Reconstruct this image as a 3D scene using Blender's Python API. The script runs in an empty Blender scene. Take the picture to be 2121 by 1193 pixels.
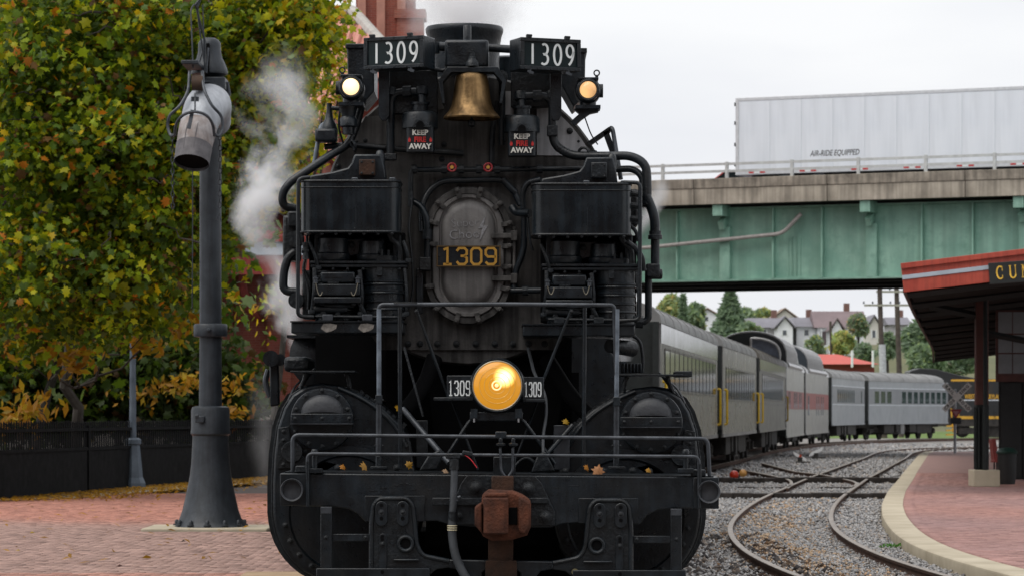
import bpy, math, random
import numpy as np
from mathutils import Vector, Matrix, Euler

random.seed(7)
rng = np.random.default_rng(11)
scene = bpy.context.scene
COL = scene.collection
R = math.radians

# ---------------------------------------------------------------- camera
CAM_H, FPX, CX, HY = 1.57, 6600.0, 1060.5, 854.0     # eye height, focal length in photo pixels, centre column, horizon row
cam_data = bpy.data.cameras.new('camera')
cam = bpy.data.objects.new('camera', cam_data)
COL.objects.link(cam)
cam.location = (0, 0, CAM_H)
cam.rotation_euler = (R(90), 0, 0)
cam_data.sensor_width = 36.0
cam_data.lens = FPX / 2121.0 * 36.0
cam_data.shift_y = (HY - 596.5) / 2121.0
cam_data.clip_start = 0.5
cam_data.clip_end = 6000
cam_data.dof.use_dof = True
cam_data.dof.focus_distance = 23.0
cam_data.dof.aperture_fstop = 8.0
scene.camera = cam

# ---------------------------------------------------------------- world: overcast sky
SUN_EL, SUN_AZ = 62, 235       # sun behind thin cloud, behind the camera and a little to its left
w = bpy.data.worlds.new('World'); scene.world = w; w.use_nodes = True
nt = w.node_tree; nt.nodes.clear()
out = nt.nodes.new('ShaderNodeOutputWorld')
bg = nt.nodes.new('ShaderNodeBackground')
sky = nt.nodes.new('ShaderNodeTexSky'); sky.sky_type = 'NISHITA'; sky.sun_disc = False
sky.sun_elevation = R(SUN_EL); sky.sun_rotation = R(SUN_AZ); sky.dust_density = 4.0; sky.air_density = 1.0
# cloud deck: a pale, slightly mottled sheet of cloud in front of the clear sky
tc = nt.nodes.new('ShaderNodeTexCoord')
mp = nt.nodes.new('ShaderNodeMapping'); mp.inputs['Scale'].default_value = (1.0, 1.0, 3.2)
nz = nt.nodes.new('ShaderNodeTexNoise'); nz.inputs['Scale'].default_value = 3.2; nz.inputs['Detail'].default_value = 6; nz.inputs['Roughness'].default_value = 0.5
rp = nt.nodes.new('ShaderNodeValToRGB')
rp.color_ramp.elements[0].position = 0.34; rp.color_ramp.elements[0].color = (5.5, 5.65, 6.1, 1)
rp.color_ramp.elements[1].position = 0.62; rp.color_ramp.elements[1].color = (7.0, 7.05, 7.15, 1)
mx = nt.nodes.new('ShaderNodeMix'); mx.data_type = 'RGBA'; mx.inputs[0].default_value = 0.93
nt.links.new(tc.outputs['Generated'], mp.inputs['Vector']); nt.links.new(mp.outputs['Vector'], nz.inputs['Vector'])
nt.links.new(nz.outputs['Fac'], rp.inputs['Fac'])
nt.links.new(sky.outputs['Color'], mx.inputs[6]); nt.links.new(rp.outputs['Color'], mx.inputs[7])
nt.links.new(mx.outputs[2], bg.inputs['Color']); bg.inputs['Strength'].default_value = 0.1
nt.links.new(bg.outputs['Background'], out.inputs['Surface'])

sd = bpy.data.lights.new('sun', 'SUN'); sd.energy = 1.5; sd.angle = R(60); sd.color = (1.0, 0.96, 0.9)
sun = bpy.data.objects.new('sun', sd); COL.objects.link(sun)
az = R(SUN_AZ)
sdir = Vector((math.sin(az) * math.cos(R(SUN_EL)), math.cos(az) * math.cos(R(SUN_EL)), math.sin(R(SUN_EL))))
sun.rotation_euler = sdir.to_track_quat('Z', 'Y').to_euler()
sun.location = (-20, -20, 40)

vs = scene.view_settings
vs.view_transform = 'Standard'; vs.look = 'None'; vs.exposure = 0.54; vs.gamma = 1.0; vs.use_curve_mapping = False
cy = scene.cycles
scene.render.engine = 'CYCLES'
cy.use_denoising = True
cy.max_bounces = 14; cy.diffuse_bounces = 4; cy.glossy_bounces = 3; cy.transmission_bounces = 6; cy.volume_bounces = 14; cy.transparent_max_bounces = 12
cy.volume_step_rate = 1.0; cy.volume_max_steps = 128

# ---------------------------------------------------------------- materials
def node_mat(name):
    m = bpy.data.materials.new(name); m.use_nodes = True
    return m, m.node_tree, m.node_tree.nodes['Principled BSDF']

def pm(name, col, rough=0.6, metal=0.0, var=0.25, scale=6.0, bump=0.0, bscale=40.0, col2=None, spec=0.5, streak=0.0, detail=6, rvar=0.15, coords='Object', attr=None, grime=None, sscale=14):
    """painted / weathered surface: noise between two tones, optional vertical streaks, fine bump"""
    m, nt, b = node_mat(name)
    L = nt.links.new
    tc = nt.nodes.new('ShaderNodeTexCoord')
    geo = nt.nodes.new('ShaderNodeNewGeometry')
    vec = geo.outputs['Position'] if coords == 'World' else tc.outputs['Object']
    n = nt.nodes.new('ShaderNodeTexNoise'); n.inputs['Scale'].default_value = scale; n.inputs['Detail'].default_value = detail; n.inputs['Roughness'].default_value = 0.62
    L(vec, n.inputs['Vector'])
    ramp = nt.nodes.new('ShaderNodeValToRGB')
    c = np.array(col[:3]); c2 = np.array(col2[:3]) if col2 is not None else np.clip(c * (1 + var), 0, 1)
    c1 = c * (1 - var) if col2 is None else c
    ramp.color_ramp.elements[0].position = 0.32; ramp.color_ramp.elements[0].color = (*c1, 1)
    ramp.color_ramp.elements[1].position = 0.70; ramp.color_ramp.elements[1].color = (*c2, 1)
    L(n.outputs['Fac'], ramp.inputs['Fac'])
    colout = ramp.outputs['Color']
    if attr:
        at = nt.nodes.new('ShaderNodeAttribute'); at.attribute_name = attr
        mm = nt.nodes.new('ShaderNodeMix'); mm.data_type = 'RGBA'; mm.blend_type = 'MULTIPLY'; mm.inputs[0].default_value = 1
        L(colout, mm.inputs[6]); L(at.outputs['Color'], mm.inputs[7]); colout = mm.outputs[2]
    if streak > 0:
        mp = nt.nodes.new('ShaderNodeMapping'); mp.inputs['Scale'].default_value = (sscale, sscale, 0.9 * sscale / 14)
        L(vec, mp.inputs['Vector'])
        n2 = nt.nodes.new('ShaderNodeTexNoise'); n2.inputs['Scale'].default_value = 1.6; n2.inputs['Detail'].default_value = 5
        L(mp.outputs['Vector'], n2.inputs['Vector'])
        r2 = nt.nodes.new('ShaderNodeValToRGB')
        r2.color_ramp.elements[0].position = 0.38; r2.color_ramp.elements[0].color = (1 - streak,) * 3 + (1,)
        r2.color_ramp.elements[1].position = 0.62; r2.color_ramp.elements[1].color = (1, 1, 1, 1)
        L(n2.outputs['Fac'], r2.inputs['Fac'])
        m2 = nt.nodes.new('ShaderNodeMix'); m2.data_type = 'RGBA'; m2.blend_type = 'MULTIPLY'; m2.inputs[0].default_value = 1
        L(colout, m2.inputs[6]); L(r2.outputs['Color'], m2.inputs[7]); colout = m2.outputs[2]
    if grime is not None:
        n5 = nt.nodes.new('ShaderNodeTexNoise'); n5.inputs['Scale'].default_value = 2.1; n5.inputs['Detail'].default_value = 9; n5.inputs['Roughness'].default_value = .68
        L(geo.outputs['Position'], n5.inputs['Vector'])
        r5 = nt.nodes.new('ShaderNodeValToRGB'); r5.color_ramp.elements[0].position = .50; r5.color_ramp.elements[0].color = (0, 0, 0, 1); r5.color_ramp.elements[1].position = .72; r5.color_ramp.elements[1].color = (1, 1, 1, 1)
        L(n5.outputs['Fac'], r5.inputs['Fac'])
        m5 = nt.nodes.new('ShaderNodeMix'); m5.data_type = 'RGBA'; L(r5.outputs['Color'], m5.inputs[0]); L(colout, m5.inputs[6]); m5.inputs[7].default_value = (*grime, 1); colout = m5.outputs[2]
    L(colout, b.inputs['Base Color'])
    mr = nt.nodes.new('ShaderNodeMapRange'); mr.inputs['To Min'].default_value = max(0.02, rough - rvar); mr.inputs['To Max'].default_value = min(1, rough + rvar)
    n3 = nt.nodes.new('ShaderNodeTexNoise'); n3.inputs['Scale'].default_value = scale * 2.3; n3.inputs['Detail'].default_value = 4
    L(vec, n3.inputs['Vector']); L(n3.outputs['Fac'], mr.inputs['Value']); L(mr.outputs['Result'], b.inputs['Roughness'])
    b.inputs['Metallic'].default_value = metal
    b.inputs['Specular IOR Level'].default_value = spec
    if bump > 0:
        n4 = nt.nodes.new('ShaderNodeTexNoise'); n4.inputs['Scale'].default_value = bscale; n4.inputs['Detail'].default_value = 5
        L(vec, n4.inputs['Vector'])
        bp = nt.nodes.new('ShaderNodeBump'); bp.inputs['Strength'].default_value = bump; bp.inputs['Distance'].default_value = 0.02
        L(n4.outputs['Fac'], bp.inputs['Height']); L(bp.outputs['Normal'], b.inputs['Normal'])
    return m

def emit(name, col, strength):
    m, nt, b = node_mat(name)
    b.inputs['Base Color'].default_value = (*col, 1)
    b.inputs['Emission Color'].default_value = (*col, 1); b.inputs['Emission Strength'].default_value = strength
    b.inputs['Roughness'].default_value = 0.15
    return m

BLK = pm('black_paint', (0.0030, 0.0046, 0.0062), 0.34, 0, 0, 5, 0.16, 60, col2=(0.0135, 0.0205, 0.0275), streak=0.4, spec=0.42, rvar=.24, grime=(.0165, .0175, .0185))
BLK2 = pm('black_cast_iron', (0.0028, 0.0038, 0.0048), 0.42, 0, 0, 9, 0.35, 45, col2=(0.0125, 0.0170, 0.0215), spec=0.36, rvar=.24, grime=(.0150, .0155, .0160))
TANKB = pm('black_enamel', (0.0042, 0.0068, 0.0090), 0.28, 0, 0, 3, 0.06, 24, col2=(0.0165, 0.0245, 0.0315), streak=0.5, spec=0.42, rvar=.18, grime=(.0175, .0200, .0220))
GRAPH = pm('graphite_paint', (0.034, 0.0325, 0.0315), 0.58, 0, 0, 2.2, 0.2, 50, col2=(0.135, 0.128, 0.122), streak=0.6, spec=0.25)
DOORG = pm('graphite_door', (0.13, 0.123, 0.12), 0.5, 0.1, 0, 3.0, 0.12, 60, col2=(0.24, 0.23, 0.222), streak=0.3, spec=0.4)
GREYST = pm('worn_rail_steel', (0.022, 0.026, 0.031), 0.34, 0.35, 0, 8, 0.05, 80, col2=(0.075, 0.083, 0.096))
PALEST = pm('bare_post_paint', (0.07, 0.085, 0.105), 0.42, 0.2, 0, 9, 0.05, 80, col2=(0.22, 0.26, 0.31))
BRASS = pm('aged_brass', (0.10, 0.060, 0.026), 0.40, 0.85, 0, 5, 0.12, 60, col2=(0.40, 0.25, 0.11), streak=0.45)
RUST = pm('rusted_coupler', (0.032, 0.015, 0.011), 0.85, 0, 0, 7, 0.5, 60, col2=(0.13, 0.046, 0.026), spec=0.2)
RUST2 = pm('rust_stained_iron', (0.015, 0.013, 0.012), 0.8, 0, 0, 5, 0.4, 50, col2=(0.07, 0.035, 0.022), spec=0.2)
WHITE = pm('white_number_paint', (0.75, 0.78, 0.78), 0.5, 0, 0.05, 12)
CREAM = pm('stencil_cream', (0.68, 0.66, 0.60), 0.6, 0, 0.08, 12)
CHALK = pm('chalk_marking', (0.13, 0.125, 0.125), 0.9, 0, 0, 45, col2=(0.36, 0.36, 0.38))
GOLD = pm('gold_number', (0.52, 0.28, 0.045), 0.42, 0.2, 0.15, 10)
REDP = pm('red_stencil', (0.50, 0.022, 0.02), 0.55, 0, 0.15, 10)
WHEELR = pm('red_handwheel', (0.30, 0.012, 0.018), 0.4, 0, 0.2, 20)
GLASSB = pm('number_box_glass', (0.010, 0.018, 0.020), 0.2, 0, 0.15, 2, rvar=0.05, spec=.25)
RUBBER = pm('hose_rubber', (0.022, 0.026, 0.030), 0.6, 0, 0, 9, 0.1, 60, col2=(0.05, 0.056, 0.065))
VOIDB = pm('void_black', (0.004, 0.004, 0.0045), 0.85, 0, 0.2, 5, spec=0.08)  # near-black that puts the shade of holes, gaps and undersides into the colour

# ---------------------------------------------------------------- mesh builder
WLOC = {}
class MB:
    def __init__(s): s.v = []; s.f = []
    def add(s, vs, fs):
        o = len(s.v); s.v += [tuple(v) for v in vs]; s.f += [tuple(i + o for i in f) for f in fs]; return s
    def box(s, c, size, rot=None):
        hx, hy, hz = size[0] / 2, size[1] / 2, size[2] / 2
        vs = [Vector((x, y, z)) for x in (-hx, hx) for y in (-hy, hy) for z in (-hz, hz)]
        if rot is not None:
            M = rot if isinstance(rot, Matrix) else Euler(rot).to_matrix(); vs = [M @ v for v in vs]
        vs = [v + Vector(c) for v in vs]
        return s.add(vs, [(0, 1, 3, 2), (4, 6, 7, 5), (0, 4, 5, 1), (2, 3, 7, 6), (0, 2, 6, 4), (1, 5, 7, 3)])
    def bb(s, x0, x1, y0, y1, z0, z1):
        return s.box(((x0 + x1) / 2, (y0 + y1) / 2, (z0 + z1) / 2), (abs(x1 - x0), abs(y1 - y0), abs(z1 - z0)))
    def loft(s, rings, caps=True, closed=False):
        n = len(rings[0]); o = len(s.v)
        for r in rings: s.v += [tuple(p) for p in r]
        k = len(rings)
        for i in range(k if closed else k - 1):
            a = o + i * n; b = o + ((i + 1) % k) * n
            for j in range(n):
                j2 = (j + 1) % n
                s.f.append((a + j, a + j2, b + j2, b + j))
        if caps and not closed:
            s.f.append(tuple(o + j for j in reversed(range(n)))); s.f.append(tuple(o + (k - 1) * n + j for j in range(n)))
        return s
    def prism(s, pts, y0, y1):       # polygon in the xz plane, pushed from y0 to y1
        a = [(x, y0, z) for x, z in pts]; b = [(x, y1, z) for x, z in pts]
        return s.loft([a, b])
    def vprism(s, pts, z0, z1):      # plan polygon pushed upwards
        return s.loft([[(x, y, z0) for x, y in pts], [(x, y, z1) for x, y in pts]])
    def lathe(s, prof, origin, axis=(0, 0, 1), n=24, caps=True):
        ax = Vector(axis).normalized(); t = Vector((1, 0, 0)) if abs(ax.x) < 0.9 else Vector((0, 1, 0))
        u = ax.cross(t).normalized(); w_ = ax.cross(u); O = Vector(origin)
        rings = [[O + ax * h + (u * math.cos(2 * math.pi * j / n) + w_ * math.sin(2 * math.pi * j / n)) * max(r, 1e-4) for j in range(n)] for r, h in prof]
        return s.loft(rings, caps)
    def cyl(s, p0, p1, r0, r1=None, n=14, caps=True):
        p0 = Vector(p0); p1 = Vector(p1); L = (p1 - p0).length
        return s.lathe([(r0, 0), (r0 if r1 is None else r1, L)], p0, p1 - p0, n, caps)
    def tube(s, pts, r, n=8, caps=True, closed=False):
        P = [Vector(p) for p in pts]; k = len(P)
        rs = r if isinstance(r, (list, tuple)) else [r] * k
        T = []
        for i in range(k):
            a = P[(i - 1) % k] if (closed or i > 0) else P[i]; b = P[(i + 1) % k] if (closed or i < k - 1) else P[i]
            d = (b - a); T.append(d.normalized() if d.length > 1e-9 else Vector((0, 0, 1)))
        t0 = T[0]; ref = Vector((0, 0, 1)) if abs(t0.z) < 0.9 else Vector((1, 0, 0))
        u = t0.cross(ref).normalized(); rings = []
        for i in range(k):
            u = (u - T[i] * u.dot(T[i]))
            u = u.normalized() if u.length > 1e-6 else T[i].orthogonal().normalized()
            v = T[i].cross(u)
            rings.append([P[i] + (u * math.cos(2 * math.pi * j / n) + v * math.sin(2 * math.pi * j / n)) * rs[i] for j in range(n)])
        return s.loft(rings, caps, closed)
    def torus(s, c, axis, R_, r, n=28, m=8):
        ax = Vector(axis).normalized(); u = ax.orthogonal().normalized(); v = ax.cross(u); c = Vector(c)
        return s.tube([c + (u * math.cos(2 * math.pi * i / n) + v * math.sin(2 * math.pi * i / n)) * R_ for i in range(n)], r, m, False, True)

def fillet(pts, rad, seg=5):
    P = [Vector(p) for p in pts]; o = [P[0]]
    for i in range(1, len(P) - 1):
        a, b, c = P[i - 1], P[i], P[i + 1]
        d1 = (a - b); d2 = (c - b); r = min(rad, d1.length * 0.49, d2.length * 0.49)
        s, e = b + d1.normalized() * r, b + d2.normalized() * r
        for k in range(seg + 1):
            t = k / seg; o.append(s * (1 - t) ** 2 + b * 2 * t * (1 - t) + e * t * t)
    o.append(P[-1]); return o

def finish(me, mat, smooth=40):
    me.materials.append(mat)
    if smooth:
        me.shade_smooth(); me.set_sharp_from_angle(angle=R(smooth))

def link(name, data, loc, parent=None):
    o = bpy.data.objects.new(name, data); COL.objects.link(o)
    loc = Vector(loc); WLOC[o.name] = loc.copy()
    if parent is not None:
        o.parent = parent; o.location = loc - WLOC[parent.name]
    else: o.location = loc
    return o

def tag(o, label=None, cat=None, group=None, kind=None):
    if label: o['label'] = label
    if cat: o['category'] = cat
    if group: o['group'] = group
    if kind: o['kind'] = kind
    return o

def empty(name, loc, label=None, cat=None, group=None):
    o = link(name, None, loc); o.empty_display_size = 0.3
    return tag(o, label, cat, group)

def part(name, mb, mat, parent=None, smooth=40, bevel=0.0, origin=None):
    V = np.array(mb.v, dtype=float)
    c = (V.min(0) + V.max(0)) / 2 if origin is None else np.array(origin, float)
    me = bpy.data.meshes.new(name); me.from_pydata((V - c).tolist(), [], mb.f)
    finish(me, mat, smooth)
    o = link(name, me, c, parent)
    if bevel > 0:
        b = o.modifiers.new('edge', 'BEVEL'); b.width = bevel; b.segments = 2; b.limit_method = 'ANGLE'; b.angle_limit = R(50)
    return o

def structure(o): o['kind'] = 'structure'; return o

def np_mesh(name, V, F, mat, cols=None, smooth=0):
    """many-piece mesh from arrays; cols is one colour per vertex"""
    V = np.asarray(V, dtype=np.float32); F = np.asarray(F, dtype=np.int32)
    me = bpy.data.meshes.new(name); k = F.shape[1]
    me.vertices.add(len(V)); me.vertices.foreach_set('co', V.ravel())
    me.loops.add(F.size); me.loops.foreach_set('vertex_index', F.ravel())
    me.polygons.add(len(F)); me.polygons.foreach_set('loop_start', np.arange(0, F.size, k, dtype=np.int32))
    me.update(calc_edges=True)
    if cols is not None:
        ca = me.color_attributes.new('tint', 'FLOAT_COLOR', 'POINT')
        c4 = np.ones((len(V), 4), dtype=np.float32); c4[:, :3] = cols; ca.data.foreach_set('color', c4.ravel())
    finish(me, mat, smooth)
    return me

def copy_of(src, loc, parent=None, rot=None, scale=None):
    o = src.copy(); COL.objects.link(o); WLOC[o.name] = Vector(loc)
    o.parent = parent
    o.location = Vector(loc) - (WLOC[parent.name] if parent is not None else Vector((0, 0, 0)))
    if rot is not None: o.rotation_euler = rot
    if scale is not None: o.scale = scale if hasattr(scale, '__len__') else (scale,) * 3
    return o

def text(name, s, size, center, mat, parent=None, rot=(R(90), 0, 0), extrude=0.001, bold=0.0, shear=0.0, xscale=1.0, spacing=1.0):
    cu = bpy.data.curves.new(name, 'FONT'); cu.body = s; cu.size = size; cu.extrude = extrude; cu.offset = bold; cu.shear = shear
    cu.align_x = 'CENTER'; cu.align_y = 'CENTER'; cu.space_character = spacing; cu.resolution_u = 3
    t = bpy.data.objects.new(name, cu); COL.objects.link(t)
    me = bpy.data.meshes.new_from_object(t.evaluated_get(bpy.context.evaluated_depsgraph_get()))
    bpy.data.objects.remove(t); bpy.data.curves.remove(cu)
    me.name = name; me.materials.clear(); me.materials.append(mat)
    o = link(name, me, center, parent); o.rotation_euler = rot; o.scale = (xscale, 1, 1)
    return o

def ribbon(mb, pts, width, place, depth=0.004):
    """flat stroke of a letter: 2-D polyline -> thin solid; place(u, v, d) gives the world point"""
    P = [Vector((p[0], p[1])) for p in pts]; n = len(P); closed = (P[0] - P[-1]).length < 1e-6
    if closed: P = P[:-1]; n -= 1
    lo, hi = [], []
    for i in range(n):
        a = P[i - 1] if (i > 0 or closed) else None; b = P[(i + 1) % n] if (i < n - 1 or closed) else None
        d1 = (P[i] - a).normalized() if a is not None else None; d2 = (b - P[i]).normalized() if b is not None else None
        if d1 is None: d1 = d2
        if d2 is None: d2 = d1
        n1 = Vector((-d1.y, d1.x)); n2 = Vector((-d2.y, d2.x)); m = (n1 + n2)
        m = m.normalized() if m.length > 1e-6 else n1
        k = min(1.6, 1 / max(0.3, m.dot(n1)))
        lo.append(P[i] - m * width / 2 * k); hi.append(P[i] + m * width / 2 * k)
    for i in range(n if closed else n - 1):
        j = (i + 1) % n
        q = [lo[i], lo[j], hi[j], hi[i]]
        vs = [place(p.x, p.y, 0) for p in q] + [place(p.x, p.y, depth) for p in q]
        mb.add(vs, [(0, 1, 2, 3), (7, 6, 5, 4), (0, 4, 5, 1), (1, 5, 6, 2), (2, 6, 7, 3), (3, 7, 4, 0)])
    return mb

def arc(cx, cy_, rx, ry, a0, a1, n=14):
    return [(cx + rx * math.cos(R(a0 + (a1 - a0) * i / n)), cy_ + ry * math.sin(R(a0 + (a1 - a0) * i / n))) for i in range(n + 1)]
ROUND = {'1': [[(0.3, 0), (0.3, 1)]],
         '3': [arc(0.24, 0.745, 0.26, 0.255, 125, -90) + arc(0.22, 0.255, 0.30, 0.255, 90, -130)],
         '0': [arc(0.3, 0.5, 0.27, 0.5, 0, 360, 28)],
         '9': [arc(0.3, 0.70, 0.26, 0.30, 0, 360, 22), arc(0.05, 0.70, 0.51, 0.72, 0, -72, 10)]}
BLOCK = {'1': [[(0.12, 0.86), (0.32, 0.95), (0.32, 0.05)], [(0.1, 0.05), (0.54, 0.05)]],
         '3': [[(0.05, 0.78), (0.17, 0.95), (0.45, 0.95), (0.57, 0.82), (0.57, 0.62), (0.45, 0.51), (0.25, 0.51)], [(0.45, 0.51), (0.57, 0.40), (0.57, 0.18), (0.45, 0.05), (0.17, 0.05), (0.05, 0.2)]],
         '0': [[(0.17, 0.95), (0.45, 0.95), (0.57, 0.80), (0.57, 0.2), (0.45, 0.05), (0.17, 0.05), (0.05, 0.2), (0.05, 0.8), (0.17, 0.95)]],
         '9': [[(0.57, 0.47), (0.17, 0.47), (0.05, 0.6), (0.05, 0.82), (0.17, 0.95), (0.45, 0.95), (0.57, 0.82), (0.57, 0.18), (0.45, 0.05), (0.17, 0.05), (0.05, 0.18)]]}
def number(name, s, style, org, ux, uz, ny, h, pitch, wd, stroke, mat, parent, depth=0.004):
    """one mesh object for each figure. org = lower left, ux/uz/ny unit vectors (right, up, towards the viewer)"""
    ux, uz, ny, org = Vector(ux), Vector(uz), Vector(ny), Vector(org); obs = []
    for k, ch in enumerate(s):
        mb = MB(); o = org + ux * pitch * k
        for st in style[ch]:
            ribbon(mb, [(p[0] / 0.6 * wd, p[1] * h) for p in st], stroke, lambda u, v, d, o=o: o + ux * u + uz * v + ny * d, depth)
        obs.append(part(name, mb, mat, parent, 0))
    return obs

def px(x, y, Y):                    # a point seen at photo pixel (x, y) that stands Y metres away
    return Vector(((x - CX) * Y / FPX, Y, CAM_H - (y - HY) * Y / FPX))
def gy(y, z=0.0): return (CAM_H - z) * FPX / (y - HY)     # distance of ground at height z seen in row y
# ================================================================ the setting
def interp(tab, y): return float(np.interp(y, [a for a, b in tab], [b for a, b in tab]))

GRAVEL = pm('gravel_ground', (0.15, 0.142, 0.135), 0.95, 0, 0, 1.3, 0.5, 22, col2=(0.30, 0.28, 0.26), coords='World', spec=.2)
STONE = pm('ballast_stone', (0.75, 0.75, 0.75), 0.9, 0, 0.2, 9, attr='tint', spec=.2)
BRICKM = pm('paver_brick', (0.8, 0.8, 0.8), 0.85, 0, 0.15, 5, 0.2, 60, attr='tint', spec=.25, coords='World')
GRASS = pm('field_grass', (0.06, 0.11, 0.015), 0.95, 0, 0, .6, col2=(0.13, 0.20, 0.03), coords='World')
CURBM = pm('kerb_concrete', (0.36, 0.31, 0.225), 0.85, 0, 0, 1.2, 0.25, 50, col2=(0.52, 0.46, 0.35), coords='World', spec=.3)
MORTAR = pm('paving_joint', (0.055, 0.042, 0.038), 0.95, 0, 0.2, 4, coords='World')
RAILTOP = pm('rail_top_steel', (0.20, 0.155, 0.12), 0.38, 0.6, 0, 3, col2=(0.36, 0.30, 0.24))
RAILWEB = pm('rail_rust', (0.05, 0.026, 0.018), 0.9, 0, 0, 4, .3, 40, col2=(0.12, 0.062, 0.042))
TIEM = pm('creosote_timber', (0.018, 0.015, 0.013), 0.85, 0, 0, 5, .3, 30, col2=(0.055, 0.045, 0.04), spec=.25)

GZ = -0.15
g = part('ground', MB().add([(-350, -40, GZ), (350, -40, GZ), (350, 760, GZ), (-350, 760, GZ)], [(0, 1, 2, 3)]), GRAVEL, smooth=0); structure(g)
f_ = part('grass_field', MB().add([(-60, 205, GZ + .01), (160, 225, GZ + .01), (260, 420, GZ + .01), (-160, 420, GZ + .01)], [(0, 1, 2, 3)]), GRASS, smooth=0); structure(f_)

# ---- left paving: base sheet with a joint colour, bricks laid on it
XL = -1.75
pv = part('brick_paving', MB().bb(-40, XL, 5, 90, GZ, -0.055), MORTAR, smooth=0); structure(pv)
def brick_box(l, w_, h): return [(-l / 2, -w_ / 2, 0), (l / 2, -w_ / 2, 0), (l / 2, w_ / 2, 0), (-l / 2, w_ / 2, 0), (-l / 2, -w_ / 2, -h), (l / 2, -w_ / 2, -h), (l / 2, w_ / 2, -h), (-l / 2, w_ / 2, -h)]
BF = np.array([(0, 1, 2, 3), (4, 5, 1, 0), (5, 6, 2, 1), (6, 7, 3, 2), (7, 4, 0, 3)])
def lay(centers, rots, l, w_, h, cols, parent, zt, nbig=300):
    """nearest nbig bricks become objects, the others one mesh"""
    C = np.array(centers); order = np.argsort(C[:, 1]); C = C[order]; rots = np.array(rots)[order]; cols = np.array(cols)[order]
    base = np.array(brick_box(l, w_, h)); n = len(C)
    if nbig:
        pal = [np.mean(cols[i::6], 0) * f for i, f in zip(range(6), (.7, .86, .96, 1.05, 1.18, 1.3))]
        meshes = [np_mesh('brick', base, BF, BRICKM, np.tile(c, (8, 1))) for c in pal]
        for i in range(nbig):
            o = bpy.data.objects.new('brick', meshes[rng.integers(6)]); COL.objects.link(o); o.parent = parent
            o.location = Vector((C[i, 0], C[i, 1], zt + rng.normal(0, .0015))) - WLOC[parent.name]; o.rotation_euler = (rng.normal(0, .004), rng.normal(0, .004), rots[i])
        C = C[nbig:]; rots = rots[nbig:]; cols = cols[nbig:]; n = len(C)
    ca, sa = np.cos(rots)[:, None], np.sin(rots)[:, None]
    V = np.zeros((n, 8, 3)); V[..., 0] = C[:, 0:1] + base[:, 0] * ca - base[:, 1] * sa; V[..., 1] = C[:, 1:2] + base[:, 0] * sa + base[:, 1] * ca
    V[..., 2] = zt + base[:, 2] + rng.normal(0, .0018, (n, 1))
    F = (BF[None] + (np.arange(n) * 8)[:, None, None]).reshape(-1, 4)
    me = np_mesh('bricks', V.reshape(-1, 3), F, BRICKM, np.repeat(cols, 8, 0))
    o = link('bricks', me, (0, 0, 0), parent); o['kind'] = 'stuff'
    return o
bl, bw = .203, .1
cs, rs, co = [], [], []
j = 0; yy = 29.6
while yy < 62:
    w_ = 0.10 if yy < 46 else .10
    off = (j % 2) * bl / 2
    x0 = max(-.165 * yy - .6, -12)
    for i in range(int((XL - .12 - x0) / bl)):
        x = XL - .12 - (i + .5) * bl - off
        if -5.0 < x < -3.2 + 1.0 and 42.1 < yy < 44.3: continue
        cs.append((x, yy + rng.normal(0, .002))); rs.append(rng.normal(0, .008))
        t = rng.random(); v = rng.normal(1, .13)
        band = .5 + .5 * math.tanh((yy - 46 + .8 * math.sin(x * .9)) * .8)
        c0 = np.array((.45, .295, .25)) * (1 - band) + np.array((.56, .265, .20)) * band
        if t < .06: c0 = c0 * .6
        co.append(np.clip(c0 * v, .02, .9))
    yy += bw; j += 1
lay(cs, rs, bl - .013, bw - .012, .05, co, pv, 0.0)
# edge timber/concrete strip along the track and the slab by the beam
e = part('track_edging', MB().bb(XL, XL + .16, 20, 60, GZ, -.01), CURBM, smooth=0); structure(e)
e = part('concrete_pad', MB().bb(-2.62, XL - .02, 30.0, 31.4, -.05, .006), pm('tan_concrete', (.30, .20, .12), .85, 0, 0, 3, .2, col2=(.42, .30, .18)), smooth=0, bevel=.01); structure(e)
# pale concrete walk in front of the fence
wk = part('concrete_walk', MB().add([(-14, 50, .012), (-8.0, 58, .012), (-5.5, 72, .012), (-3.5, 80, .012), (-3.5, 83, .012), (-6.6, 74, .012), (-9.4, 61.5, .012), (-16, 54, .012)], [(0, 1, 2, 3, 4, 5, 6, 7)]), pm('walk_concrete', (.26, .24, .20), .9, 0, 0, 2, .2, col2=(.40, .37, .31), coords='World'), smooth=0); structure(wk)

# ---- track beside the train and the platform
LR = [(22, 3.35), (26, 3.05), (30.6, 2.76), (33.5, 2.66), (36.1, 2.64), (40.3, 2.77), (44.1, 3.0), (48.6, 3.41), (53.7, 3.97), (58.9, 4.62), (64.4, 5.38), (70.5, 6.25), (77.3, 7.2), (82.9, 8.05), (98.7, 10.4), (112, 12.4), (124.8, 14.2), (134, 15.8), (141, 17.6), (146, 20.0), (149, 23.5), (151, 30), (152, 45)]
def smooth_line(tab, n=220):
    P_ = np.array([(x, y) for y, x in tab]); t = np.r_[0, np.cumsum(np.hypot(*np.diff(P_, axis=0).T))]
    u = np.linspace(0, t[-1], n); Q = np.c_[np.interp(u, t, P_[:, 0]), np.interp(u, t, P_[:, 1])]
    for _ in range(12):
        Q[1:-1] = (Q[:-2] + Q[1:-1] * 2 + Q[2:]) / 4
    return Q
def normals(Q):
    T = np.gradient(Q, axis=0); T /= np.hypot(T[:, 0], T[:, 1])[:, None]; return np.c_[T[:, 1], -T[:, 0]]
def sweep(mb, Q, N, prof):
    rings = [[(q[0] + n[0] * u, q[1] + n[1] * u, v) for u, v in prof] for q, n in zip(Q, N)]
    mb.loft(rings); return mb
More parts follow.
